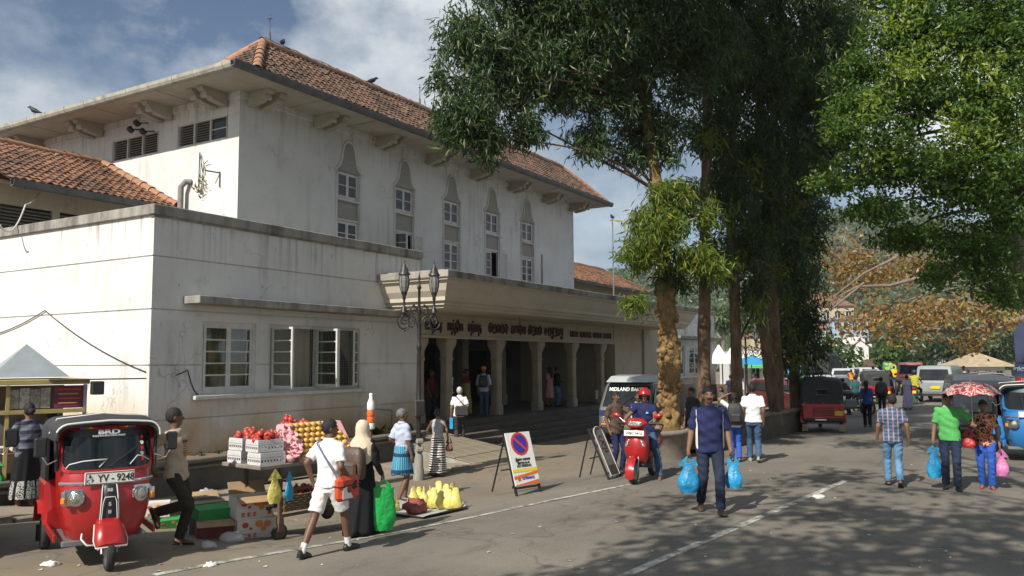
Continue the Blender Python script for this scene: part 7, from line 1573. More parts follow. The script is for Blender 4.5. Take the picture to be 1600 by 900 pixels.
for i, (lab, px, fy, hy, tm, bm_, fem) in enumerate((
    ('man in bright yellow shirt and jeans far up the road', 1398, 607, 572, c_yell, c_jean, 0), ('person in bright red top just right of the yellow shirted man', 1412, 606, 575, c_brightred, c_jeand, 0), ('woman in teal top with a pink bag left of the yellow shirted man', 1392, 617, 580, c_teal, c_dkgrey, 1),
    ('man in white shirt standing tallest in the far crowd', 1366, 611, 573, c_white, c_black, 0), ('woman in pink top in the far crowd', 1383, 607, 577, c_pink, c_black, 1), ('person in maroon cap left of the white shirted man in the crowd', 1357, 614, 580, c_red, c_dkgrey, 0), ('person in lilac blouse at the near edge of the crowd', 1348, 626, 585, c_lilac, c_black, 1), ('person in pale pink blouse at the left of the crowd', 1338, 616, 581, c_pink, c_jeand, 1),
    ('man in dark shirt at the left edge of the crowd', 1325, 618, 582, c_dkgrey, c_black, 0), ('man in orange shirt deep in the crowd', 1331, 610, 578, c_orange, c_black, 0), ('person in pale blue shirt in the middle of the crowd', 1351, 611, 577, c_pblue, c_jean, 0), ('woman in purple dress by the road end, right of the barrier', 1432, 606, 576, c_purp, c_purp, 1), ('man in navy shirt standing before the navy tarpaulined lorry', 1219, 634, 583, c_navy, c_jean, 0), ('balding man in white shirt beside the navy shirted man', 1229, 634, 584, c_white, c_jeand, 0), ('man in pale shirt beside the silver hatchback, nearest the last trunk', 1272, 640, 591, c_pblue, c_dkgrey, 0), ('man in grey shirt with black hair by the silver hatchback', 1284, 640, 594, c_greygr, c_black, 0), ('man in white shirt right of the grey shirted man by the hatchback', 1291, 642, 589, c_white, c_black, 0),
    ('man in purple shirt under the blue umbrella shade behind the row trunks', 1180, 640, 583, c_purp, c_black, 0), ('woman in black with long hair sitting out of the sun left of the second trunk', 1068, 662, 602, c_black, c_black, 1), ('person in dark patterned clothes just left of the third trunk', 1128, 664, 607, patches('dark_pattern', [(.02, .02, .02), (.12, .12, .11), (.02, .02, .02)], 20), c_black, 1), ('man in dark blue shirt among the tents behind the row', 1143, 640, 586, c_navy, c_black, 0), ('man in pale blue shirt standing by the pavilion', 1508, 618, 572, c_pblue, c_dkgrey, 0), ('man in white shirt beside the pale blue shirted one by the pavilion', 1514, 620, 578, c_white, c_black, 0))):
    far(lab, px, fy, hy, [.1, pi, 1.5, -1.2, 2.6][i % 5], top=('shirt', tm, dict(collar=False)), bottom=('trousers', bm_) if not fem or i % 2 else ('robe', bm_, 1.05, .1, .2, 7), female=bool(fem), hair='long' if fem else ('balding' if 'balding' in lab else 'short'), skin=skin_d if i % 2 else skin_m, **(W_ if i % 3 else {}))
# ================================================================ street furniture, stalls, goods
wood_d = M('dark_wood', (.09, .06, .038), .8, .3, 5, bump=.3, stretch=(1, 6, 1)); wood_l = M('pale_wood', (.30, .22, .12), .8, .25, 5, bump=.3, stretch=(6, 1, 1))
# --- ornate double lamp post
def lamp_post(label, base, rz, H_=3.95, twin=True, box=True):
    t = thing('street_lamp', label, 'street lamp', base, rz, 'cast iron street lamps', H_ / 3.95)
    mb = MB(); mb.lathe([(.15, -.2), (.15, .18), (.13, .22), (.12, .42), (.085, .5), (.07, .62), (.06, .66)], n=12); mb.build('pedestal', mould if box else iron, t)
    mb = MB(); mb.lathe([(.058, .6), (.058, 1.25), (.075, 1.27), (.075, 1.32), (.052, 1.35), (.05, 2.35), (.066, 2.38), (.066, 2.43), (.045, 2.47), (.04, 3.02), (.055, 3.05), (.04, 3.1), (.036, 3.48), (.06, 3.50), (.055, 3.54), (.03, 3.58), (.02, 3.66), (.032, 3.70), (.012, 3.76), (.002, 3.84)], n=12); mb.build('pole', iron, t)
    for k in range(3): mb = MB(); a = k * 2.1 + .5; mb.cyl((.058 * cos(a), .058 * sin(a), .6), (.05 * cos(a), .05 * sin(a), 2.3), .014, n=6); mb.build('pole_rib', iron, t)
    if box:
        mb = MB(); mb.box((-.02, -.10, 1.30), (.26, .16, .30), bev=.015); bx = mb.build('junction_box', M('box_grey', (.05, .05, .048), .6, .3, 12), t); mb = MB(); mb.box((-.02, -.19, 1.30), (.2, .012, .24), bev=.004); mb.build('door', iron, bx)
        mb = MB()
        for z in (.55, .70): mb.box((.0, -.09, z), (.20, .12, .10), bev=.03)
        mb.build('bracket_box', mould, t)
    def spiral(c, r0, turns, a0, sgn, n=26): return [V(c[0] + r0 * (1 - .82 * i / n) * cos(a0 + sgn * turns * 2*pi * i / n), 0, c[1] + r0 * (1 - .82 * i / n) * sin(a0 + sgn * turns * 2*pi * i / n)) for i in range(n + 1)]
    for s in ((-1, 1) if twin else (1,)):
        mb = MB(); m_ = lambda pts: [V(s * p.x, 0, p.z) for p in pts]
        mb.tube(m_([V(.03, 0, 2.62), V(.05, 0, 2.80), V(.12, 0, 2.95), V(.20, 0, 2.98)] ), .017, 6)
        mb.tube(m_(spiral((.20, 2.86), .12, 1.3, pi / 2, -1)), .014, 6); mb.tube(m_(spiral((.15, 3.08), .105, 1.4, pi, -1)), .013, 6); mb.tube(m_(spiral((.42, 2.90), .185, 1.6, .3, -1)), .017, 6); mb.tube(m_(spiral((.40, 2.98), .10, 1.2, pi, 1)), .013, 6)
        mb.tube(m_([V(.04, 0, 3.05), V(.14, 0, 3.20), V(.25, 0, 3.14), V(.27, 0, 2.95), V(.31, 0, 2.75), V(.42, 0, 2.70)]), .016, 6); mb.build('scroll_arm', iron, t)
        o = V(s * .42, 0, 3.10)
        mb = MB(); mb.lathe([(.10, -.05), (.085, 0), (.035, .06), (.028, .18), (.05, .2), (.045, .24), (.08, .30), (.085, .33)], o, 12); ln = mb.build('lantern', iron, t)
        mb = MB(); mb.lathe([(.085, .33), (.125, .42), (.14, .54), (.12, .63), (.10, .66)], o, 12, smooth=False); mb.build('glass', M('lantern_glass', (.36, .36, .34), .12, .12, 6, trans=.55, spec=.8), ln)
        mb = MB()
        for k in range(8):
            a = 2*pi*k/8; mb.tube([o + V(r * cos(a), r * sin(a), z) for r, z in ((.088, .33), (.128, .42), (.144, .54), (.124, .63), (.104, .66))], .008, 4)
        mb.build('lantern_rib', iron, ln)
        mb = MB(); mb.lathe([(.165, .645), (.16, .665), (.12, .70), (.10, .76), (.05, .80), (.045, .83), (.022, .85), (.03, .89), (.01, .93), (.002, .98)], o, 12); mb.build('lantern_cap', M('lantern_cap', (.05, .045, .042), .45, .3, 8, metal=.3), ln)
    return t
LP = gp(654, 750); q_ = lamp_post('tall black cast iron lamp post with two lanterns before the hall entrance', LP, -.62); q_.scale = (.80, .80, 1.165)
q = atd(1168, 640, 30); q.z = gz(q.x, q.y); lamp_post('black cast iron lamp post with lanterns seen between trunks of the tree row', q, -1.0, 3.6, True, False)
# --- standing sign boards
def easel(label, foot_l, foot_r, h, lean, cat='sign board'):
    a, b_ = Vector(foot_l), Vector(foot_r); c = (a + b_) / 2; c.z = gz(c.x, c.y); w = (b_ - a).length; rz = atan2(b_.y - a.y, b_.x - a.x)
    t = thing('sign_board', label, cat, c, rz, 'sign boards standing on the road'); R = Matrix.Rotation(-lean, 4, 'X')
    mb = MB(); mb.T = R
    for s in (-1, 1): mb.box((s * (w / 2 - .02), 0, h / 2), (.035, .035, h))
    mb.box((0, 0, h - .02), (w - .08, .03, .035)); mb.box((0, 0, .12), (w - .08, .03, .035)); mb.build('frame', iron, t)
    for s in (-1, 1): mb = MB(); mb.cyl(R @ V(s * (w / 2 - .03), .02, h * .93), V(s * (w / 2 - .06), h * .62, .0), .016, n=6); mb.build('leg', iron, t)
    mb = MB(); mb.cyl(V(-w / 2 + .06, h * .40, .36 * h), V(w / 2 - .06, h * .40, .36 * h), .013, n=6); mb.build('brace', iron, t)
    return t, R, w
t, R, w = easel('white no parking sign board with red and blue disc and orange stripes', gp(806, 776), gp(846, 768), 1.05, .30)
w_ = w - .02; mb = MB(); mb.T = R; mb.box((0, -.026, .60), (w_, .014, .90), bev=.004); bd = mb.build('panel', plate_w, t)
def sgn(name, poly, mat, dz=.0, par=bd): mb = MB(); mb.T = R; mb.prism(poly, (0, -.034 - dz, 0), (1, 0, 0), (0, 0, 1), (0, -1, 0), .004); return mb.build(name, mat, par)
circ = lambda r, cz, n=32: [(r * cos(2*pi*k/n), cz + r * 1.0 * sin(2*pi*k/n)) for k in range(n)]
sred, sblue, sor, syl = M('sign_red', (.62, .045, .015), .5, .05), M('sign_blue', (.035, .03, .30), .5, .05), M('sign_orange', (.68, .14, .02), .5, .05), M('sign_yellow', (.75, .58, .03), .5, .05)
rd = w_ * .34; sgn('disc_ring', circ(rd, .85), sred); sgn('disc', circ(rd * .80, .85), sblue, .003); a = radians(-42); dx, dz = cos(a), sin(a); nx, nz = -dz, dx
sgn('slash', [(dx * k * rd * .86 + nx * j * rd * .10, .85 + dz * k * rd * .86 + nz * j * rd * .10) for k, j in ((-1, -1), (1, -1), (1, 1), (-1, 1))], sred, .006)
hw = w_ / 2 - .004; sgn('yellow_band', [(-hw, .375), (hw, .375), (hw, .43), (-hw, .43)], syl); sgn('orange_band', [(-hw, .31), (hw, .372), (hw, .33), (-hw, .262)], sor, .001); sgn('orange_band', [(-hw, .16), (hw, .16), (hw, .225), (-hw, .165)], sor)
def sgt(s, sz, z, mat=ink, sx=1, x=0):
    o = text('sign_lettering', s, sz, mat, bd, (0, 0, 0), (1, 0, 0), (0, 0, 1), .002, .002, sx); o.matrix_local = R @ Matrix.Translation((x, -.036, z)); return o
sgt('\u0b87\u0b99\u0bcd\u0b95\u0bc1 \u0bb5\u0bbe\u0b95\u0ba9', .062, .565, sx=.75); sgt('\u0ba8\u0bbf\u0bb1\u0bc1\u0ba4\u0bcd\u0ba4 \u0ba4\u0b9f\u0bc8', .055, .51, sx=.75); sgt('NO PARKING', .058, .453, sx=.95); sgt('LB FINANCE', .062, .245, sblue, .85, .04)
for k in range(4): mb = MB(); mb.T = R; a = pi / 4 + k * pi / 2; mb.prism(circ(.022, 0, 12), (-hw * .62 + .022 * cos(a), -.036, .268 + .022 * sin(a)), (1, 0, 0), (0, 0, 1), (0, -1, 0), .004); mb.build('emblem', sor, bd)
t, R, w = easel('round topped worn chalk board with faded drawing, beside the man in the brown shirt', gp(951, 750), gp(971, 744), 1.0, .42)
w = max(w, .34); hw = .19; poly = [(-hw, .05), (hw, .05), (hw, .86)] + [(hw * cos(a_), .86 + .14 * sin(a_)) for a_ in np.linspace(0, pi, 11)][1:-1] + [(-hw, .86)]
mb = MB(); mb.T = R; mb.prism(poly, (0, -.03, 0), (1, 0, 0), (0, 0, 1), (0, 1, 0), .015); bd = mb.build('panel', M('chalk_grey', (.17, .165, .15), .8, .35, 9, dirt=.5), t)
mb = MB(); mb.T = R; mb.tube([V(x, -.036, z) for x, z in poly + poly[:1]], .012, 5); mb.build('edging', M('edge_pale', (.42, .41, .38), .6), t)
for pts in ([(-.10, .80), (-.02, .84), (.08, .80), (.10, .72), (.02, .70), (-.08, .74), (-.10, .80)], [(-.06, .66), (.0, .74), (.06, .62), (.10, .70)], [(-.1, .60), (0, .56), (.1, .60), (.06, .52), (-.06, .52)]): mb = MB(); mb.T = R; mb.tube([V(x, -.034, z) for x, z in pts], .008, 4); mb.build('chalk_drawing', M('faded_red', (.16, .05, .04), .8), bd)
sgn('lower_panel', [(-hw + .02, .08), (hw - .02, .08), (hw - .02, .25), (-hw + .02, .25)], M('board_dark', (.06, .055, .045), .8), 0, bd)
# --- fruit cart
CP = (gp(447, 842) + gp(470, 822)) / 2; cw = gp(446, 842); rzc = -.12; CO = cw + V(.30, .42, 0); CO.z = gz(CO.x, CO.y)
cart = thing('fruit_cart', 'rusty fruit barrow with wicker lower shelf, stacked with apples and pomegranates', 'cart', CO, rzc)
rust_m = M('rusty_iron', (.10, .065, .045), .8, .4, 10, bump=.4, dirt=.4, dcol=(.18, .08, .03)); wick = M('wicker', (.17, .12, .06), .85, .35, 30, bump=.5)
CX0, CX1, CY0, CY1, CZ = -.62, 1.25, -.42, .42, .98
mb = MB(); mb.b2((CX0, CY0, CZ - .05), (CX1, CY1, CZ), .008); mb.build('tray', M('tray_grey', (.22, .19, .16), .7, .3, 6, dirt=.5), cart)
for x in (-.28, 1.15):
    for y in (CY0 + .05, CY1 - .05): mb = MB(); mb.b2((x - .022, y - .022, .18), (x + .022, y + .022, CZ - .052)); mb.build('post', rust_m, cart)
for y in (CY0 + .05, CY1 - .05): mb = MB(); mb.b2((-.3, y - .015, .30), (1.17, y + .015, .335)); mb.b2((-.3, y - .018, .62), (1.17, y + .018, .645)); mb.build('rail', rust_m, cart)
mb = MB()
for k in range(7):
    for i in range(22): mb.tube([V(-.24 + .062 * i, CY0 + .02 + .012 * ((i + k) % 2), .38 + .03 * k), V(-.24 + .062 * (i + 1), CY0 + .02 + .012 * ((i + k + 1) % 2), .38 + .03 * k + .006 * sin(i))], .016, 5)
tag(mb.build('wicker_side', wick, cart), kind='stuff')
mb = MB(); mb.b2((-.26, CY0 + .06, .36), (1.15, CY1 - .06, .40)); mb.build('lower_shelf', wood_d, cart)
for x in (-.28, 1.1):
    for y in (CY0 + .05, CY1 - .05):
        f = MB(); f.prism([(-.05, 0), (.05, 0), (.03, .2), (-.03, .2)], (x, y - .04, .13), (1, 0, 0), (0, 0, 1), (0, 1, 0), .012); f.prism([(-.05, 0), (.05, 0), (.03, .2), (-.03, .2)], (x, y + .03, .13), (1, 0, 0), (0, 0, 1), (0, 1, 0), .012); f.build('caster_fork', rust_m, cart)
        wheel(cart, (x, y, .115), .115, .05, rust_m)
mb = MB(); mb.tube([V(1.2, CY0, .7), V(1.2, CY0, 1.55)], .018); mb.build('cup_pole', rust_m, cart)
CM = Matrix.Translation(CO) @ Matrix.Rotation(rzc, 4, 'Z'); cwp = lambda x, y, z: CM @ V(x, y, z)
for k, (z, mt) in enumerate(((1.36, plate_w), (1.45, sor), (1.54, sor), (1.63, plate_w))):
    c = thing('cup_stack', ['white plastic cup stack lowest on the cart pole', 'orange cup stack second up the cart pole', 'upper orange cup stack on the cart pole', 'white bottle topping the cups on the cart pole'][k], 'cups' if k < 3 else 'bottle', cwp(1.2, CY0, z - .04)); mb = MB(); mb.lathe([(.05, 0), (.058, .02), (.052, .075), (.05, .085)] if k < 3 else [(.05, 0), (.055, .02), (.052, .10), (.025, .16), (.022, .2), (.0, .2)], n=14); mb.build('cups' if k < 3 else 'body', mt, c)
    if k == 3: mb = MB(); mb.lathe([(.026, .2), (.026, .23), (.0, .235)], n=10); mb.build('lid', plate_w, c)
# plastic crates of pomegranates
cr_m = M('crate_white', (.62, .61, .60), .5, .08, 6)
def crate(label, p, rz, L_=.36, w=.27, h=.155, mat=cr_m):
    t = thing('plastic_crate', label, 'crate', p, rz, 'white plastic fruit crates'); mb = MB(); mb.b2((-L_/2, -w/2, 0), (L_/2, w/2, .012)); mb.build('bottom', mat, t)
    for s in (-1, 1):
        for ax, ln in ((0, L_), (1, w)):
            mb = MB(); o = (w if ax == 0 else L_) / 2 * s; B = lambda c, d: mb.box((c[0], o, c[1]) if ax == 0 else (o, c[0], c[1]), (d[0], .012, d[1]) if ax == 0 else (.0122, d[0], d[1]))
            for z, hh in ((.02, .035), (h * .5, .018), (h - .03, .06)): B((0, z), (ln, hh))
            k = int(ln / .045)
            for i in range(k + 1): B((-ln/2 + ln * i / k, h / 2 - .005), (.014, h - .03))
            mb.build('side', mat, t)
    return t
for lab, x, y, z in (('white lattice crate lowest at the cart corner nearest the boxes', -.40, -.24, CZ), ('white lattice crate of pomegranates on top at the cart corner', -.41, -.21, CZ + .16), ('white lattice crate behind at the far side of the cart', -.40, .20, CZ), ('white lattice crate of pomegranates on top at the far side', -.39, .19, CZ + .16), ('white lattice crate in the middle of the cart under the high red heap', .12, .18, CZ)): crate(lab, cwp(x, y, z), rzc + rng.normal(0, .03))
pom_m = M('pomegranate', (.40, .035, .03), .4, .3, 9, spec=.4); pom_m2 = M('pomegranate_pale', (.50, .13, .06), .4, .3, 9); app_m = M('apple_yellow', (.60, .36, .08), .35, .3, 8, spec=.5); app_m2 = M('apple_blush', (.55, .22, .06), .35, .3, 8); foam = M('pink_foam', (.72, .38, .40), .8, .1, 20); stem_m = M('fruit_stem', (.09, .05, .02), .8)
def fruit_proto(name, label, cat, group, kind):
    t = thing(name, label, cat, (0, 0, -50), 0, group); mb = MB()
    if kind == 'pom':
        mb.lathe([(.0, -.044), (.03, -.036), (.046, -.012), (.047, .008), (.036, .034), (.016, .046)], n=12); mb.build('flesh', pom_m, t)
        mb = MB(); mb.lathe([(.012, .042), (.013, .052), (.021, .066), (.015, .062), (.006, .046)], n=7, caps=False); mb.build('crown', pom_m2, t)
    else:
        mb.lathe([(.004, -.032), (.022, -.036), (.038, -.014), (.040, .006), (.030, .030), (.012, .034), (.002, .026)], n=12); mb.build('flesh', app_m, t); mb = MB(); mb.cyl((0, 0, .026), (.004, 0, .046), .003, n=5); mb.build('stem', stem_m, t)
    return t
pomP = fruit_proto('pomegranate', 'glossy red pomegranate with a crown, heaped on the fruit cart', 'fruit', 'pomegranates heaped on the cart', 'pom'); appP = fruit_proto('apple', 'yellow apple from the tilted rows on the front of the fruit cart', 'fruit', 'apples in rows on the cart', 'app')
first = {}
def fruit(P, x, y, z, lab=None):
    o = P if P not in first else copy_tree(P); first[P] = 1; o.location = cwp(x, y, z); o.rotation_euler = (rng.normal(0, .5), rng.normal(0, .5), rng.uniform(0, 6)); s = rng.uniform(.9, 1.12); o.scale = (s,) * 3
    if lab: o['label'] = lab
for cx_, cy_, z0, n_, rr_ in ((-.41, -.23, CZ + .32, 26, .16), (-.39, .19, CZ + .32, 20, .16), (.12, .18, CZ + .25, 0, .2)):
    for i in range(n_): a = rng.uniform(0, 6.28); r = rr_ * sqrt(rng.uniform(0, 1)); fruit(pomP, cx_ + r * cos(a) * 1.05, cy_ + r * sin(a) * .75, z0 - .02 + .10 * (1 - (r / rr_) ** 2) * rng.uniform(.4, 1), 'red pomegranate heaped in the crate at the near cart corner' if cy_ < 0 else 'red pomegranate heaped in the crate at the far side of the cart')
for lay in range(5):
    n_ = (16, 13, 10, 6, 2)[lay]; 
    for i in range(n_): fruit(pomP, .05 + (.62 - .10 * lay) * (i % ((n_ + 1) // 2)) / max(1, (n_ + 1) // 2 - 1) + .05 * lay, .22 + .09 * (i * 2 // n_) - .02 * lay, CZ + .22 + .072 * lay, 'red pomegranate in the %s layer of the tall heap behind the apples' % ('lowest', 'second', 'third', 'fourth', 'topmost')[lay])
mb = MB(); mb.prism([(-.24, 0), (.30, 0), (.30, .44), (.26, .46), (.12, .46)], (.0, -.18, CZ), (0, 1, 0), (0, 0, 1), (1, 0, 0), .95); mb.build('display_slope', foam, cart)
for r in range(7):
    for c in range(9 - (r > 4)):
        fruit(appP, .06 + .095 * c + .045 * (r % 2), -.445 + .36 * (.045 + .065 * r) / .46, CZ + .05 + .065 * r, 'yellow apple in the %s row of the tilted cart display' % ('lowest', 'second', 'third', 'middle', 'fifth', 'sixth', 'topmost')[r])
        mb = None
nest = MB(); nest.lathe([(.02, -.02), (.042, -.012), (.05, .006), (.046, .012), (.03, -.005)], n=9); nest_me = None
for r in range(6):
    for c in range(5):
        x, y, z = -.16 + .05 * c * .9, -.40 + .055 * r, CZ + .05 + .055 * r + .03 * c
        if nest_me is None: o = nest.build('foam_net', foam, cart); nest_me = o.data
        else: o = link('foam_net', nest_me, cart)
        o.location = (x, y, z); o.rotation_euler = (rng.normal(.6, .4), rng.normal(0, .4), 0); o.scale = (1.25,) * 3
for i in range(26): fruit(pomP if i % 4 else appP, .0 + rng.uniform(0, .55), CY0 + .10 + rng.uniform(0, .25), .44 + .045 * (i % 4) + .02, 'dull red pomegranate lying on the wicker lower shelf of the cart' if i % 4 else 'yellow apple lying on the wicker lower shelf of the fruit cart')
for lab, x, z, mt, w_, h_, rz in (('yellow carrier bag hung from the cart rail', -.42, CZ - .05, pl_yel, .20, .42, -.2), ('bright blue carrier bag hung beside the yellow one on the cart', -.20, CZ - .10, plas('cyan', (.02, .32, .55)),   .16, .36, .1)): carrier(lab, cwp(x, CY0 - .03, z), rz, w_, h_, mt, .35, group='bags hung on the cart')
# printed cardboard fruit boxes on the road
box_w = M('carton_white', (.62, .58, .53), .75, .1, 6, dirt=.3, dcol=(.35, .3, .24)); box_b = M('carton_brown', (.36, .24, .13), .85, .15, 6, dirt=.3); box_g = M('carton_green', (.03, .26, .06), .7, .15, 6); pr_r = M('carton_print_red', (.55, .06, .03), .7, .2, 14); pr_o = M('carton_print_orange', (.65, .22, .05), .7, .2, 14)
cello = M('cellophane', (.75, .75, .75), .25, .1, 9, bump=1.0, bs=14, alpha=.38)
def carton(label, p, rz, L_, w, h, mat, art=True, flaps=0, inner=box_b, tilt=0):
    t = thing('cardboard_box', label, 'box', p, rz, 'printed fruit boxes beside the cart'); t.rotation_euler = (tilt, 0, rz); mb = MB(); k = .008
    for a, b_ in (((-L_/2, -w/2, 0), (L_/2, -w/2 + k, h)), ((-L_/2, w/2 - k, 0), (L_/2, w/2, h)), ((-L_/2, -w/2 + k, 0), (-L_/2 + k, w/2 - k, h)), ((L_/2 - k, -w/2 + k, 0), (L_/2, w/2 - k, h)), ((-L_/2 + k, -w/2 + k, 0), (L_/2 - k, w/2 - k, k))): mb.b2(a, b_)
    mb.build('carton', mat, t)
    if flaps:
        for s, an in ((-1, -1.9), (1, -.5 if flaps > 1 else 1.2)):
            mb = MB(); mb.T = Matrix.Translation((0, s * w / 2, h)) @ Matrix.Rotation(-s * abs(an) + (pi if an > 0 else 0) * 0, 4, 'X'); mb.b2((-L_/2, -.004, 0), (L_/2, .004, w * .5)); mb.build('flap', inner, t)
    else: mb = MB(); mb.b2((-L_/2 + k, -w/2 + k, h - .02), (L_/2 - k, w/2 - k, h - .012)); mb.build('lid', mat, t)
    if art:
        for x, z, r in ((-L_ * .30, h * .70, h * .16), (L_ * .05, h * .72, h * .20), (L_ * .26, h * .70, h * .19), (L_ * .16, h * .48, h * .14), (-L_ * .16, h * .52, h * .08)): mb = MB(); mb.prism([(r * cos(q_), r * .85 * sin(q_)) for q_ in np.linspace(0, 2*pi, 15)[:-1]], (x, -w/2 - .001, z), (1, 0, 0), (0, 0, 1), (0, -1, 0), .003); mb.build('fruit_print', pr_o if x > 0 else pr_r, t)
        for i in range(3):                               # blocky red characters
            mb = MB(); x = -L_ * .38 + i * h * .26; s_ = h * .2
            for a, b_, c, d in ((0, .0, 1, .16), (0, .42, 1, .14), (.42, 0, .16, 1), (.05, .75, .9, .14), (.1 + .2 * i, .2, .14, .5)): mb.b2((x + a * s_, -w/2 - .004, h * .10 + b_ * s_), (x + (a + c) * s_, -w/2 - .001 - .0004 * (a + b_), h * .10 + (b_ + d) * s_))
            mb.build('character_print', pr_r, t)
        mb = MB(); mb.prism([(h * .09 * cos(q_), h * .09 * sin(q_)) for q_ in np.linspace(0, 2*pi, 12)[:-1]], (L_ * .38, -w/2 - .001, h * .2), (1, 0, 0), (0, 0, 1), (0, -1, 0), .003); mb.build('seal_print', pr_r, t)
    return t
def at_px(px, py, dz=0): p = gp(px, py); p.z += dz; return p
rzb = -.02 - .45
B0 = at_px(396, 838); BH = .26
carton('white printed fruit box on the road beside the cart wheel, lower of two', B0, rzb, .50, .34, BH, box_w); carton('white printed fruit box stacked upper, its brown lid flap standing open', B0 + V(-.03, .02, BH + .002), rzb + .06, .48, .34, BH * 1.05, box_w, True, 2)
B1 = at_px(336, 838); carton('brown flapped carton with red fruit print under the green boxes', B1, rzb - .15, .48, .36, .24, M('carton_red', (.20, .05, .04), .8, .3, 8), False, 1)
carton('green fruit box stacked upper, tilted on the brown flapped carton', B1 + V(0, .04, .25), rzb + .15, .50, .34, .14, box_g, False, 0, tilt=.10); carton('open grey lidded carton behind the tilted green box', B1 + V(.16, .42, 0), rzb, .44, .32, .42, M('carton_grey', (.28, .29, .30), .8), False, 1)
carton('green fruit box lying low behind the leaning man', at_px(262, 824), rzb + .2, .42, .30, .12, box_g, True); carton('small white fruit box by the wheel of the red three wheeler', at_px(246, 806), rzb - .2, .36, .30, .22, box_w, True)
def crumple(label, p, r, mat, name='plastic_wrap', group='discarded plastic wrapping', fl=.5):
    t = thing(name, label, 'litter', p, rng.uniform(0, 6), group); mb = MB(); sd_ = rng.uniform(0, 50); mb.ball((0, 0, r * fl * .55), (r, r * .8, r * fl), 16, 10, fn=lambda q: q * (1 + .55 * mnoise.noise(q * (3.2 / r) + V(sd_, 0, 0)))); mb.build('sheet', mat, t); return t
for lab, px, py, r, dz in (('clear crumpled wrapping against the lower printed box', 362, 846, .15, 0), ('clear wrapping spilling over the brown flapped carton', 338, 822, .14, .22), ('white wrapping paper bulging out of the upper printed box', 392, 800, .13, .12), ('small scrap of clear plastic lying before the boxes', 326, 856, .10, 0), ('thin clear wrapping on top of the tilted green box', 322, 812, .16, .34)): crumple(lab, at_px(px, py, dz), r, cello)
# --- yellow bags on a sheet
SP = gp(668, 800); ss = [gp(585, 803), gp(640, 779), gp(722, 787), gp(728, 797), gp(660, 812)]
mb = MB(); top = [V(p.x, p.y, gz(p.x, p.y) + .035 + .02 * (i % 2)) for i, p in enumerate(ss)]; c0 = sum(top, V(0, 0, 0)) / len(top); c0.z = gz(c0.x, c0.y) + .012
ring0 = []; 
for i in range(len(top)):
    a, b_ = top[i], top[(i + 1) % len(top)]
    for k in range(6): q = a.lerp(b_, k / 6); ring0.append(q + V(0, 0, .02 * mnoise.noise(q * 6)))
mb.loft([[p + V(0, 0, .01) for p in ring0], [c0.lerp(p, .9) * 1 for p in [V(p.x, p.y, gz(p.x, p.y) + .012) for p in ring0]], [V(c0.x + (p.x - c0.x) * .05, c0.y + (p.y - c0.y) * .05, c0.z) for p in ring0]], caps=False); tag(mb.build('ground_sheet', M('sheet_grey', (.40, .40, .38), .8, .12, 6, bump=.4)), 'pale plastic sheet spread on the road under yellow bags', 'sheet')
YB = ['standing just left of the red onion bag', 'at the back left of the sheet', 'in front, touching the right of the onion bag', 'second along the back of the sheet', 'in front, second right of the onion bag', 'in the middle of the back row', 'in the middle of the front row', 'tallest, right of the back row middle', 'in front, second from the right end', 'at the back right corner of the sheet', 'rightmost on the sheet, at its front corner']
yb = [(608, 801), (646, 795), (655, 789), (662, 796), (672, 789), (678, 796), (686, 787), (689, 797), (697, 791), (702, 797), (707, 789), (712, 796)]
for i, (px, py) in enumerate(yb):
    p = gp(px, py); p.z += .03; k = (1.0, 1.1, .95, 1.15, 1.0, 1.08, 1.2, .92, 1.12, 1.0, 1.1, 1.05)[i]
    if i == 0: crumple('round knotted yellow bag lying alone at the left of the sheet', p, .16, pl_yel, 'produce_bag', 'yellow bags of produce on the sheet', .8)['category'] = 'bag'
    else:
        t = thing('produce_bag', 'yellow produce bag ' + YB[i - 1], 'bag', p, rng.uniform(0, 6), 'yellow bags of produce on the sheet'); mb = MB(); m_ = 14; secs = []; sd_ = i * 3.1
        for z, r in ((0, .075), (.04, .105), (.10, .10), (.15, .08), (.19, .055), (.22, .05), (.26, .05), (.29, .025)): secs.append([V(r * k * cos(2*pi*q_/m_) * (1 + .3 * mnoise.noise(V(q_, z * 12, sd_))), r * k * (.85 if z < .2 else .25) * sin(2*pi*q_/m_) * (1 + .3 * mnoise.noise(V(q_, z * 12, sd_ + 5))), z * k) for q_ in range(m_)])
        mb.loft(secs); mb.build('sack', pl_yel, t)
crumple('red net bag of onions among the yellow bags', gp(650, 804) + V(0, 0, .03), .20, M('red_net', (.26, .06, .05), .7, .35, 26, bump=.8, bs=60), 'produce_bag', None, .7)['category'] = 'bag'
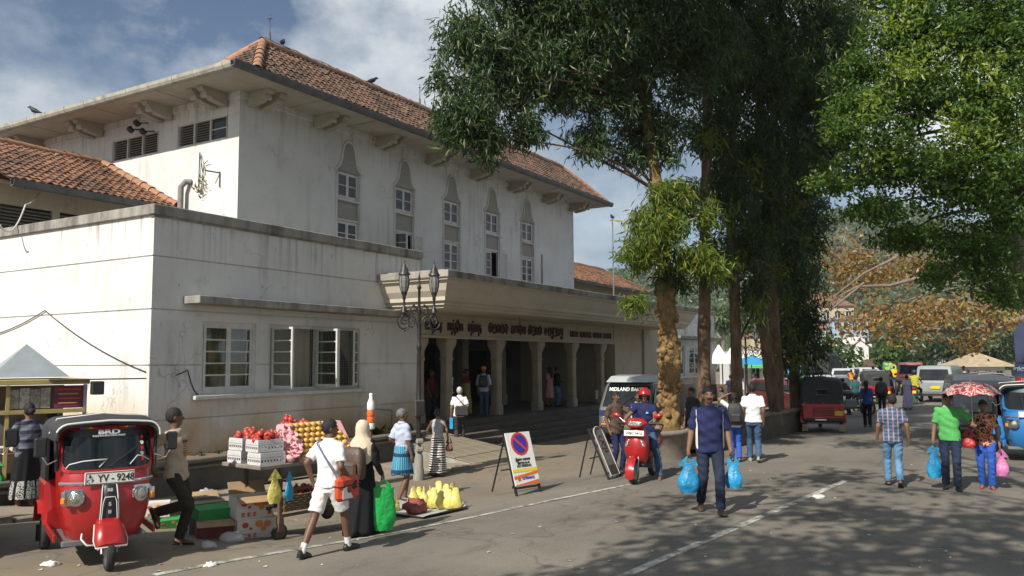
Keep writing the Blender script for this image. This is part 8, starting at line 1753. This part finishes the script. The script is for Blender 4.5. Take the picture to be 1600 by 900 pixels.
# --- bags worn by people
def satchel(o, pos, rz, L_, h, d, mat, art=None, label='', name='satchel', strap=None, smat=None):
    p = world_of(o, pos); t = thing(name, label, 'bag', p, o['t'].rotation_euler.z + rz, 'shoulder and hand bags'); mb = MB(); mb.box((0, 0, 0), (L_, d, h), bev=.04); mb.build('body', mat, t)
    if art:
        mb = MB(); mb.prism([(-L_ * .42, -h * .38), (L_ * .1, -h * .40), (-L_ * .2, h * .1), (-L_ * .42, h * .05)], (0, -d/2 - .002, 0), (1, 0, 0), (0, 0, 1), (0, -1, 0), .004); mb.build('white_panel', plate_w, t)
        mb = MB(); mb.prism(circ(h * .15, -h * .02), (-L_ * .12, -d/2 - .005, 0), (1, 0, 0), (0, 0, 1), (0, -1, 0), .006); mb.build('round_print', M('satchel_maroon', (.25, .03, .02), .5), t)
        mb = MB(); mb.prism([(L_ * .05, 0), (L_ * .16, h * .25), (L_ * .3, h * .28), (L_ * .22, h * .08), (L_ * .34, -h * .02), (L_ * .12, -h * .08)], (0, -d/2 - .003, 0), (1, 0, 0), (0, 0, 1), (0, -1, 0), .004); mb.build('figure_print', ink, t)
        mb = MB(); mb.box((0, 0, h * .12), (L_ + .01, d + .008, .012)); mb.build('zip', ink, t)
    if strap:
        Mi = (Matrix.Translation(p) @ Matrix.Rotation(o['t'].rotation_euler.z + rz, 4, 'Z')).inverted(); mb = MB(); pts = [Mi @ world_of(o, q_) for q_ in strap]; mb.loft([[q_ + V(0, 0, .0) + V(-.014, .004, .006), q_ + V(.014, -.004, -.006)] for q_ in pts], closed=False, caps=False); mb.tube(pts, .010, 5); mb.build('strap', smat or mat, t)
    return t
sat_m = M('satchel_red', (.50, .06, .02), .45, .15, 6, bump=.2); X_ = lambda o, *a: o['T'] @ V(*a)
satchel(BOY, X_(BOY, .05, -.255, .86), .12, .40, .27, .11, sat_m, True, 'orange red school satchel with white panel on the schoolboy', 'satchel', [X_(BOY, -.12, -.25, .98), X_(BOY, -.148, -.10, 1.18), X_(BOY, -.13, .10, 1.40), X_(BOY, -.02, .14, 1.455), X_(BOY, .11, .08, 1.36), X_(BOY, .145, -.05, 1.18), X_(BOY, .16, -.22, .97)], M('strap_blue', (.12, .16, .25), .8))
def rucksack(o, label, mat, w, h, d, back=-.20, z=1.20):
    p = world_of(o, X_(o, back, 0, z)); t = thing('rucksack', label, 'bag', p, o['t'].rotation_euler.z, 'rucksacks'); mb = MB(); secs = []
    for zz, f in ((-h/2, .7), (-h/2 + .03, .95), (-h * .1, 1.05), (h * .25, .95), (h * .43, .7), (h/2, .35)): secs.append([V(d/2 * f * sgn_(cos(a)) * abs(cos(a)) ** .5, w/2 * f ** .5 * sgn_(sin(a)) * abs(sin(a)) ** .5, zz) for a in np.linspace(0, 2*pi, 21)[:-1]])
    mb.loft(secs); mb.build('body', mat, t); mb = MB(); mb.box((-d/2 - .02, 0, -h * .15), (.06, w * .72, h * .42), bev=.025); pk = mb.build('pocket', mat, t); mb = MB(); mb.box((-d/2 - .055, 0, -h * .02), (.006, w * .6, .012)); mb.build('zip', grey_p, pk)
    for s in (-1, 1): mb = MB(); mb.loft([[V(x, s * w * .33 - .02, zz), V(x, s * w * .33 + .02, zz)] for x, zz in ((d * .4, -h * .3), (d * .5 + .33 * 1, -h * .02), (d * .5 + .30, .12), (d * .5 + .19, .235), (d * .5 + .08, .245), (d * .35, h * .35))], closed=False, caps=False); mb.build('strap', mat, t)
    return t
sgn_ = lambda v: 1 if v >= 0 else -1
rucksack(GIR, 'black rucksack on the back of the young woman in white T-shirt', M('ruck_black', (.02, .02, .022), .6, .3, 12, bump=.3), .30, .46, .18, -.23, 1.19)
rucksack(HIJ, 'brown leather rucksack worn by the woman in the cream headscarf', M('ruck_brown', (.085, .05, .035), .5, .3, 8, bump=.3), .34, .40, .17, -.25, 1.10)
satchel(BAG, X_(BAG, -.17, -.08, 1.02), pi / 2 + .1, .38, .28, .09, M('bag_black', (.03, .03, .03), .6, .3, 9), None, 'black messenger bag across the back of the white haired man', 'messenger_bag', [X_(BAG, -.15, -.20, 1.12), X_(BAG, -.14, -.05, 1.28), X_(BAG, -.09, .09, 1.43), X_(BAG, .05, .12, 1.42), X_(BAG, .14, -.02, 1.2), X_(BAG, .10, -.19, 1.02)])
p = world_of(BAG, BAG['wl'] + V(0, 0, -.2)); t = thing('folder', 'bright blue folder in the hand of the white haired man', 'folder', p, BAG['t'].rotation_euler.z + .5); mb = MB(); mb.box((0, 0, 0), (.20, .015, .30), bev=.004); mb.build('cover', M('folder_blue', (.03, .34, .62), .5), t)
tt = PEOPLE['man in orange turban, pale blue shirt and jeans at the top of the steps']; rucksack(tt, 'small dark rucksack on the man in the orange turban', black, .28, .38, .14, -.21, 1.2)
bb_ = PEOPLE['person in black with a large black rucksack behind the second red three wheeler']; rucksack(bb_, 'large black rucksack on the person far behind the second red three wheeler', black, .36, .5, .24, -.25, 1.2)
# --- flowered umbrella
U0 = world_of(GRN, GRN['wl'] + V(.02, 0, .05)); ut = onY(1519, 592, U0.y); UT = V(U0.x, U0.y, (CAM + ray(1519, 597) * depth_of(U0)).z)
t = thing('umbrella', 'open red and white flowered umbrella held over the couple', 'umbrella', U0); H_ = UT.z - U0.z
um = patches('umbrella_print', [(.30, .02, .02), (.42, .36, .32), (.36, .04, .035), (.42, .34, .32), (.20, .02, .035)], 9)
mb = MB(); m_ = 8; rows = []
for i in range(8):
    u = i / 7; r = .43 * sin(u * 1.25) / sin(1.25); z = H_ - .21 * (1 - cos(u * 1.25)) / (1 - cos(1.25)); rows.append([V(r * (1 - .07 * u * abs(sin(m_ * q_ / 2)) ** .8) * cos(q_), r * (1 - .07 * u * abs(sin(m_ * q_ / 2)) ** .8) * sin(q_), z + .035 * u * abs(sin(m_ * q_ / 2)) * 1) for q_ in np.linspace(0, 2*pi, 49)[:-1]])
mb.loft(rows, caps=False); mb.build('canopy', um, t); mb = MB(); mb.cyl((0, 0, -.10), (0, 0, H_ + .05), .007, n=6); mb.build('shaft', steel, t); mb = MB(); mb.cyl((0, 0, -.16), (0, 0, -.04), .015, n=8); mb.build('grip', black, t)
for k in range(8): mb = MB(); q_ = 2*pi*k/8; mb.tube([r_[k * 6] - V(0, 0, .006) for r_ in rows], .004, 4); mb.build('rib', steel, t)
# --- newspaper stall with pyramid roof at the left edge
q0 = atd(40, 700, 13.2); q0.z = gz(q0.x, q0.y) + .05; srz = vaz(40) - pi / 2 + .12
t = thing('kiosk_stall', 'street stall with grey metal pyramid roof and hung newspapers at the left edge', 'stall', q0, srz)
tin = M('tin_roof', (.33, .37, .38), .45, .15, 2, metal=.3, dirt=.3, dcol=(.18, .15, .12)); yel_b = M('stall_yellow', (.36, .28, .10), .7, .2, 4)
k = 13.2 / F; zz = lambda py: 2.13 - q0.z + (565 - py) * k; xx = lambda px: (px - 40) * k
mb = MB(); bw = 55 * k; mb.add([V(-bw, -.2, zz(585)), V(bw, -.2, zz(585)), V(bw, 1.0, zz(585)), V(-bw, 1.0, zz(585)), V(0, .4, zz(532))], [[0, 1, 4], [1, 2, 4], [2, 3, 4], [3, 0, 4], [3, 2, 1, 0]]); mb.build('pyramid_roof', tin, t)
mb = MB(); mb.b2((xx(-60), -.55, zz(596)), (xx(118), 1.2, zz(588)), .01); mb.build('roof_board', yel_b, t); mb = MB(); mb.b2((xx(60), -.62, zz(590)), (xx(200), -.45, zz(588))); mb.build('roof_lath', wood_d, t)
mb = MB(); mb.b2((xx(-60), -.5, zz(640)), (xx(113), -.42, zz(634))); mb.build('rail', yel_b, t)
for x in (xx(-40), xx(8), xx(113)): mb = MB(); mb.b2((x - .025, -.48, -.3), (x + .025, -.43, zz(596.5))); mb.build('post', steel if x > 0 else yel_b, t)
papers = [('newspaper', (.34, .32, .27)), ('newspaper', (.40, .38, .33)), ('newspaper', (.28, .26, .22)), ('newspaper', (.36, .33, .27))]
for i, (nm, c) in enumerate(papers): mb = MB(); x = xx(10 + 14 * i); mb.loft([[V(x, -.40 - .006 * i, z), V(x + 13 * k, -.405 - .006 * i, z)] for z in (zz(603 - 2 * (i % 2)), zz(618), zz(632))], closed=False, caps=False); mb.build('newspaper', patches('news%d' % i, [c, tuple(v * .75 for v in c), tuple(v * 1.15 for v in c)], 16), t)
mb = MB(); mb.b2((xx(71), -.44, zz(633)), (xx(112), -.41, zz(598)), .004); pn = mb.build('poster', M('poster_maroon', (.16, .02, .05), .6, .3, 6), t)
for i in range(4): mb = MB(); mb.b2((xx(76), -.446, zz(603 + 7 * i + 2)), (xx(107 - 4 * (i % 2)), -.4405, zz(603 + 7 * i))); mb.build('poster_line', M('poster_gold', (.45, .25, .08), .6) if i % 2 else pr_r, pn)
mb = MB(); mb.b2((xx(-60), .95, .0), (xx(105), 1.0, zz(600))); mb.build('back_board', M('stall_back', (.13, .11, .085), .8, .4, 4, dirt=.4), t)
mb = MB(); mb.b2((xx(-60), -.35, .0), (xx(105), .8, .85), .02); mb.build('counter', wood_d, t)
mb = MB(); mb.b2((xx(119), -.7, zz(613)), (xx(136), -.5, zz(592)), .01); mb.build('speaker_box', black, t)
for i in range(5): mb = MB(); z = .9 + .0 * i; mb.b2((xx(-30 + 25 * i), -.3, .852), (xx(-12 + 25 * i), .2, .90 + .02 * (i % 3)), .005); mb.build('paper_stack', box_w, t)
# --- market tents behind the row
for lab, px, s_ in (('white pyramid market tent left of the third trunk', 1125, 0), ('white pyramid market tent half behind the third trunk', 1147, .8)):
    p = atd(px, 620, 44 + s_); p.z = 0; t = thing('market_tent', lab, 'tent', p, vaz(px) - pi / 2, 'white market tents'); k = 44 / F
    mb = MB(); b_ = 17 * k; rows = []
    for z, r in ((72 * k - 2.2 + 1.5, b_ * 1.05), (1.95, b_ * 1.05), (2.15, b_ * .98), (2.5, b_ * .5), (2.95, .04)): rows.append([V(-r, -r, z), V(r, -r, z), V(r, r, z), V(-r, r, z)])
    mb.loft(rows[1:], smooth=False); mb.build('canopy', white_p, t)
    for sx in (-1, 1):
        for sy in (-1, 1): mb = MB(); mb.cyl((sx * b_ * .98, sy * b_ * .98, 0), (sx * b_ * .98, sy * b_ * .98, 1.96), .03, n=6); mb.build('pole', steel, t)
    mb = MB(); mb.b2((-b_ * .8, -.3, 0), (b_ * .8, .4, .85), .02); mb.build('table', wood_d, t)
p = atd(1176, 620, 40); p.z = 0; t = thing('umbrella', 'blue market umbrella among the row trunks', 'umbrella', p); mb = MB(); mb.lathe([(1.1, 1.9), (.6, 2.15), (.02, 2.35)], n=10, smooth=False, caps=False); mb.build('canopy', pl_blue, t); mb = MB(); mb.cyl((0, 0, 0), (0, 0, 2.4), .025, n=6); mb.build('pole', steel, t)
# --- plants in the planter bed, at the pot and wall
plant_l = leaf_mat('plant_leaf', (.02, .05, .012), (.05, .10, .02), .3)
def shrub(label, p, h, n, lw, mat=plant_l, group='plants in the beds', arch=.6):
    t = thing('plant', label, 'plant', p, 0, group); mb = MB()
    for i in range(n):
        a = rng.uniform(0, 6.28); el = rng.uniform(.5, 1.35); ln = h * rng.uniform(.6, 1.1); d = V(cos(a), sin(a), 0); sd_ = V(-sin(a), cos(a), 0); rows = []
        for u in (0, .3, .6, .85, 1): w = lw * sin(min(1, u * 1.15 + .12) * pi * .9) + .002; c = d * (ln * u * cos(el)) + V(0, 0, ln * (u * sin(el) - arch * .5 * u * u)); rows.append([c - sd_ * w, c + V(0, 0, -w * .5), c + sd_ * w])
        mb.loft(rows, closed=False, caps=False)
    tag(mb.build('leaves', mat, t), kind='stuff'); mb = MB(); mb.cyl((0, 0, -.05), (0, 0, .06), .02, .015, n=6); mb.build('stem', bark, t); return t
shr = ['small grassy tuft in the planter behind the printed boxes', 'second little tuft along the planter soil', 'spiky tuft beside the stacked crates in the planter', 'tuft showing left of the pomegranate crates', 'broad leaved plant in the planter left of the lamp post', 'tall broad leaved plant just behind the lamp post', 'broad leaved plant lowest at the planter end by the ramp', 'leafy clump behind the cup pole of the fruit cart']
for lab, px, h, n, lw in zip(shr, (318, 345, 372, 388, 590, 622, 640, 575), (.22, .26, .3, .3, .55, .5, .4, .45), (9, 9, 10, 10, 16, 14, 12, 14), (.02, .02, .02, .02, .06, .06, .05, .055)):
    q = onY(px, 640, 13.8); shrub(lab, V(q.x, 13.8, .28), h, n, lw)
shrub('leafy sprig growing at the foot of the second trunk', atd(1108, 655, 21.2) + V(0, 0, .1), .5, 12, .03, lf_fresh)
# onion sacks in the pot bed, litter on the road
t = thing('sack', 'yellow brown sack bundle lying in the bed behind the tree pot', 'sack', atd(1092, 668, 20.6), .4); mb = MB(); mb.ball((0, 0, 0), (.45, .3, .24), 14, 9, fn=lambda q: q * (1 + .25 * mnoise.noise(q * 6))); mb.build('body', M('jute', (.36, .22, .05), .9, .3, 18, bump=.5), t)
lit = MB()
for i in range(150):
    px, py = rng.uniform(60, 1500), rng.uniform(700, 895); p = gp(px, py)
    if p.y > 11 or p.x > 30: continue
    s_ = rng.uniform(.008, .028); a = rng.uniform(0, 6.28); lit.add([p + V(s_ * cos(a + q_) * (1 + .5 * (q_ > 2)), s_ * sin(a + q_), .007 + .008 * (q_ > 3)) for q_ in (0, 1.5, 3, 4.6)], [[0, 1, 2, 3]])
tag(lit.build('road_litter', M('paper_scraps', (.50, .48, .43), .8, .2, 2)), kind='stuff')
for lab, px, py, r in (('white plastic scrap on the road before the red three wheeler', 78, 884, .09), ('crumpled white bag on the road line near the boxes', 330, 884, .07), ('flat white scrap on the road by the white centre line', 1278, 778, .10)): crumple(lab, gp(px, py), r, plate_w, 'paper_scrap', 'litter on the road', .35)
bpy.data.scenes.remove(TS)
# --- air
air = bpy.data.materials.new('haze_air'); air.use_nodes = True; t_ = air.node_tree; t_.nodes.clear(); o_ = t_.nodes.new('ShaderNodeOutputMaterial'); v_ = t_.nodes.new('ShaderNodeVolumePrincipled'); v_.inputs['Density'].default_value = .00025; v_.inputs['Color'].default_value = (.86, .92, 1, 1); t_.links.new(v_.outputs[0], o_.inputs['Volume'])
mb = MB(); mb.b2((-410, -510, -3), (710, 610, 80)); tag(mb.build('haze', air), kind='stuff')
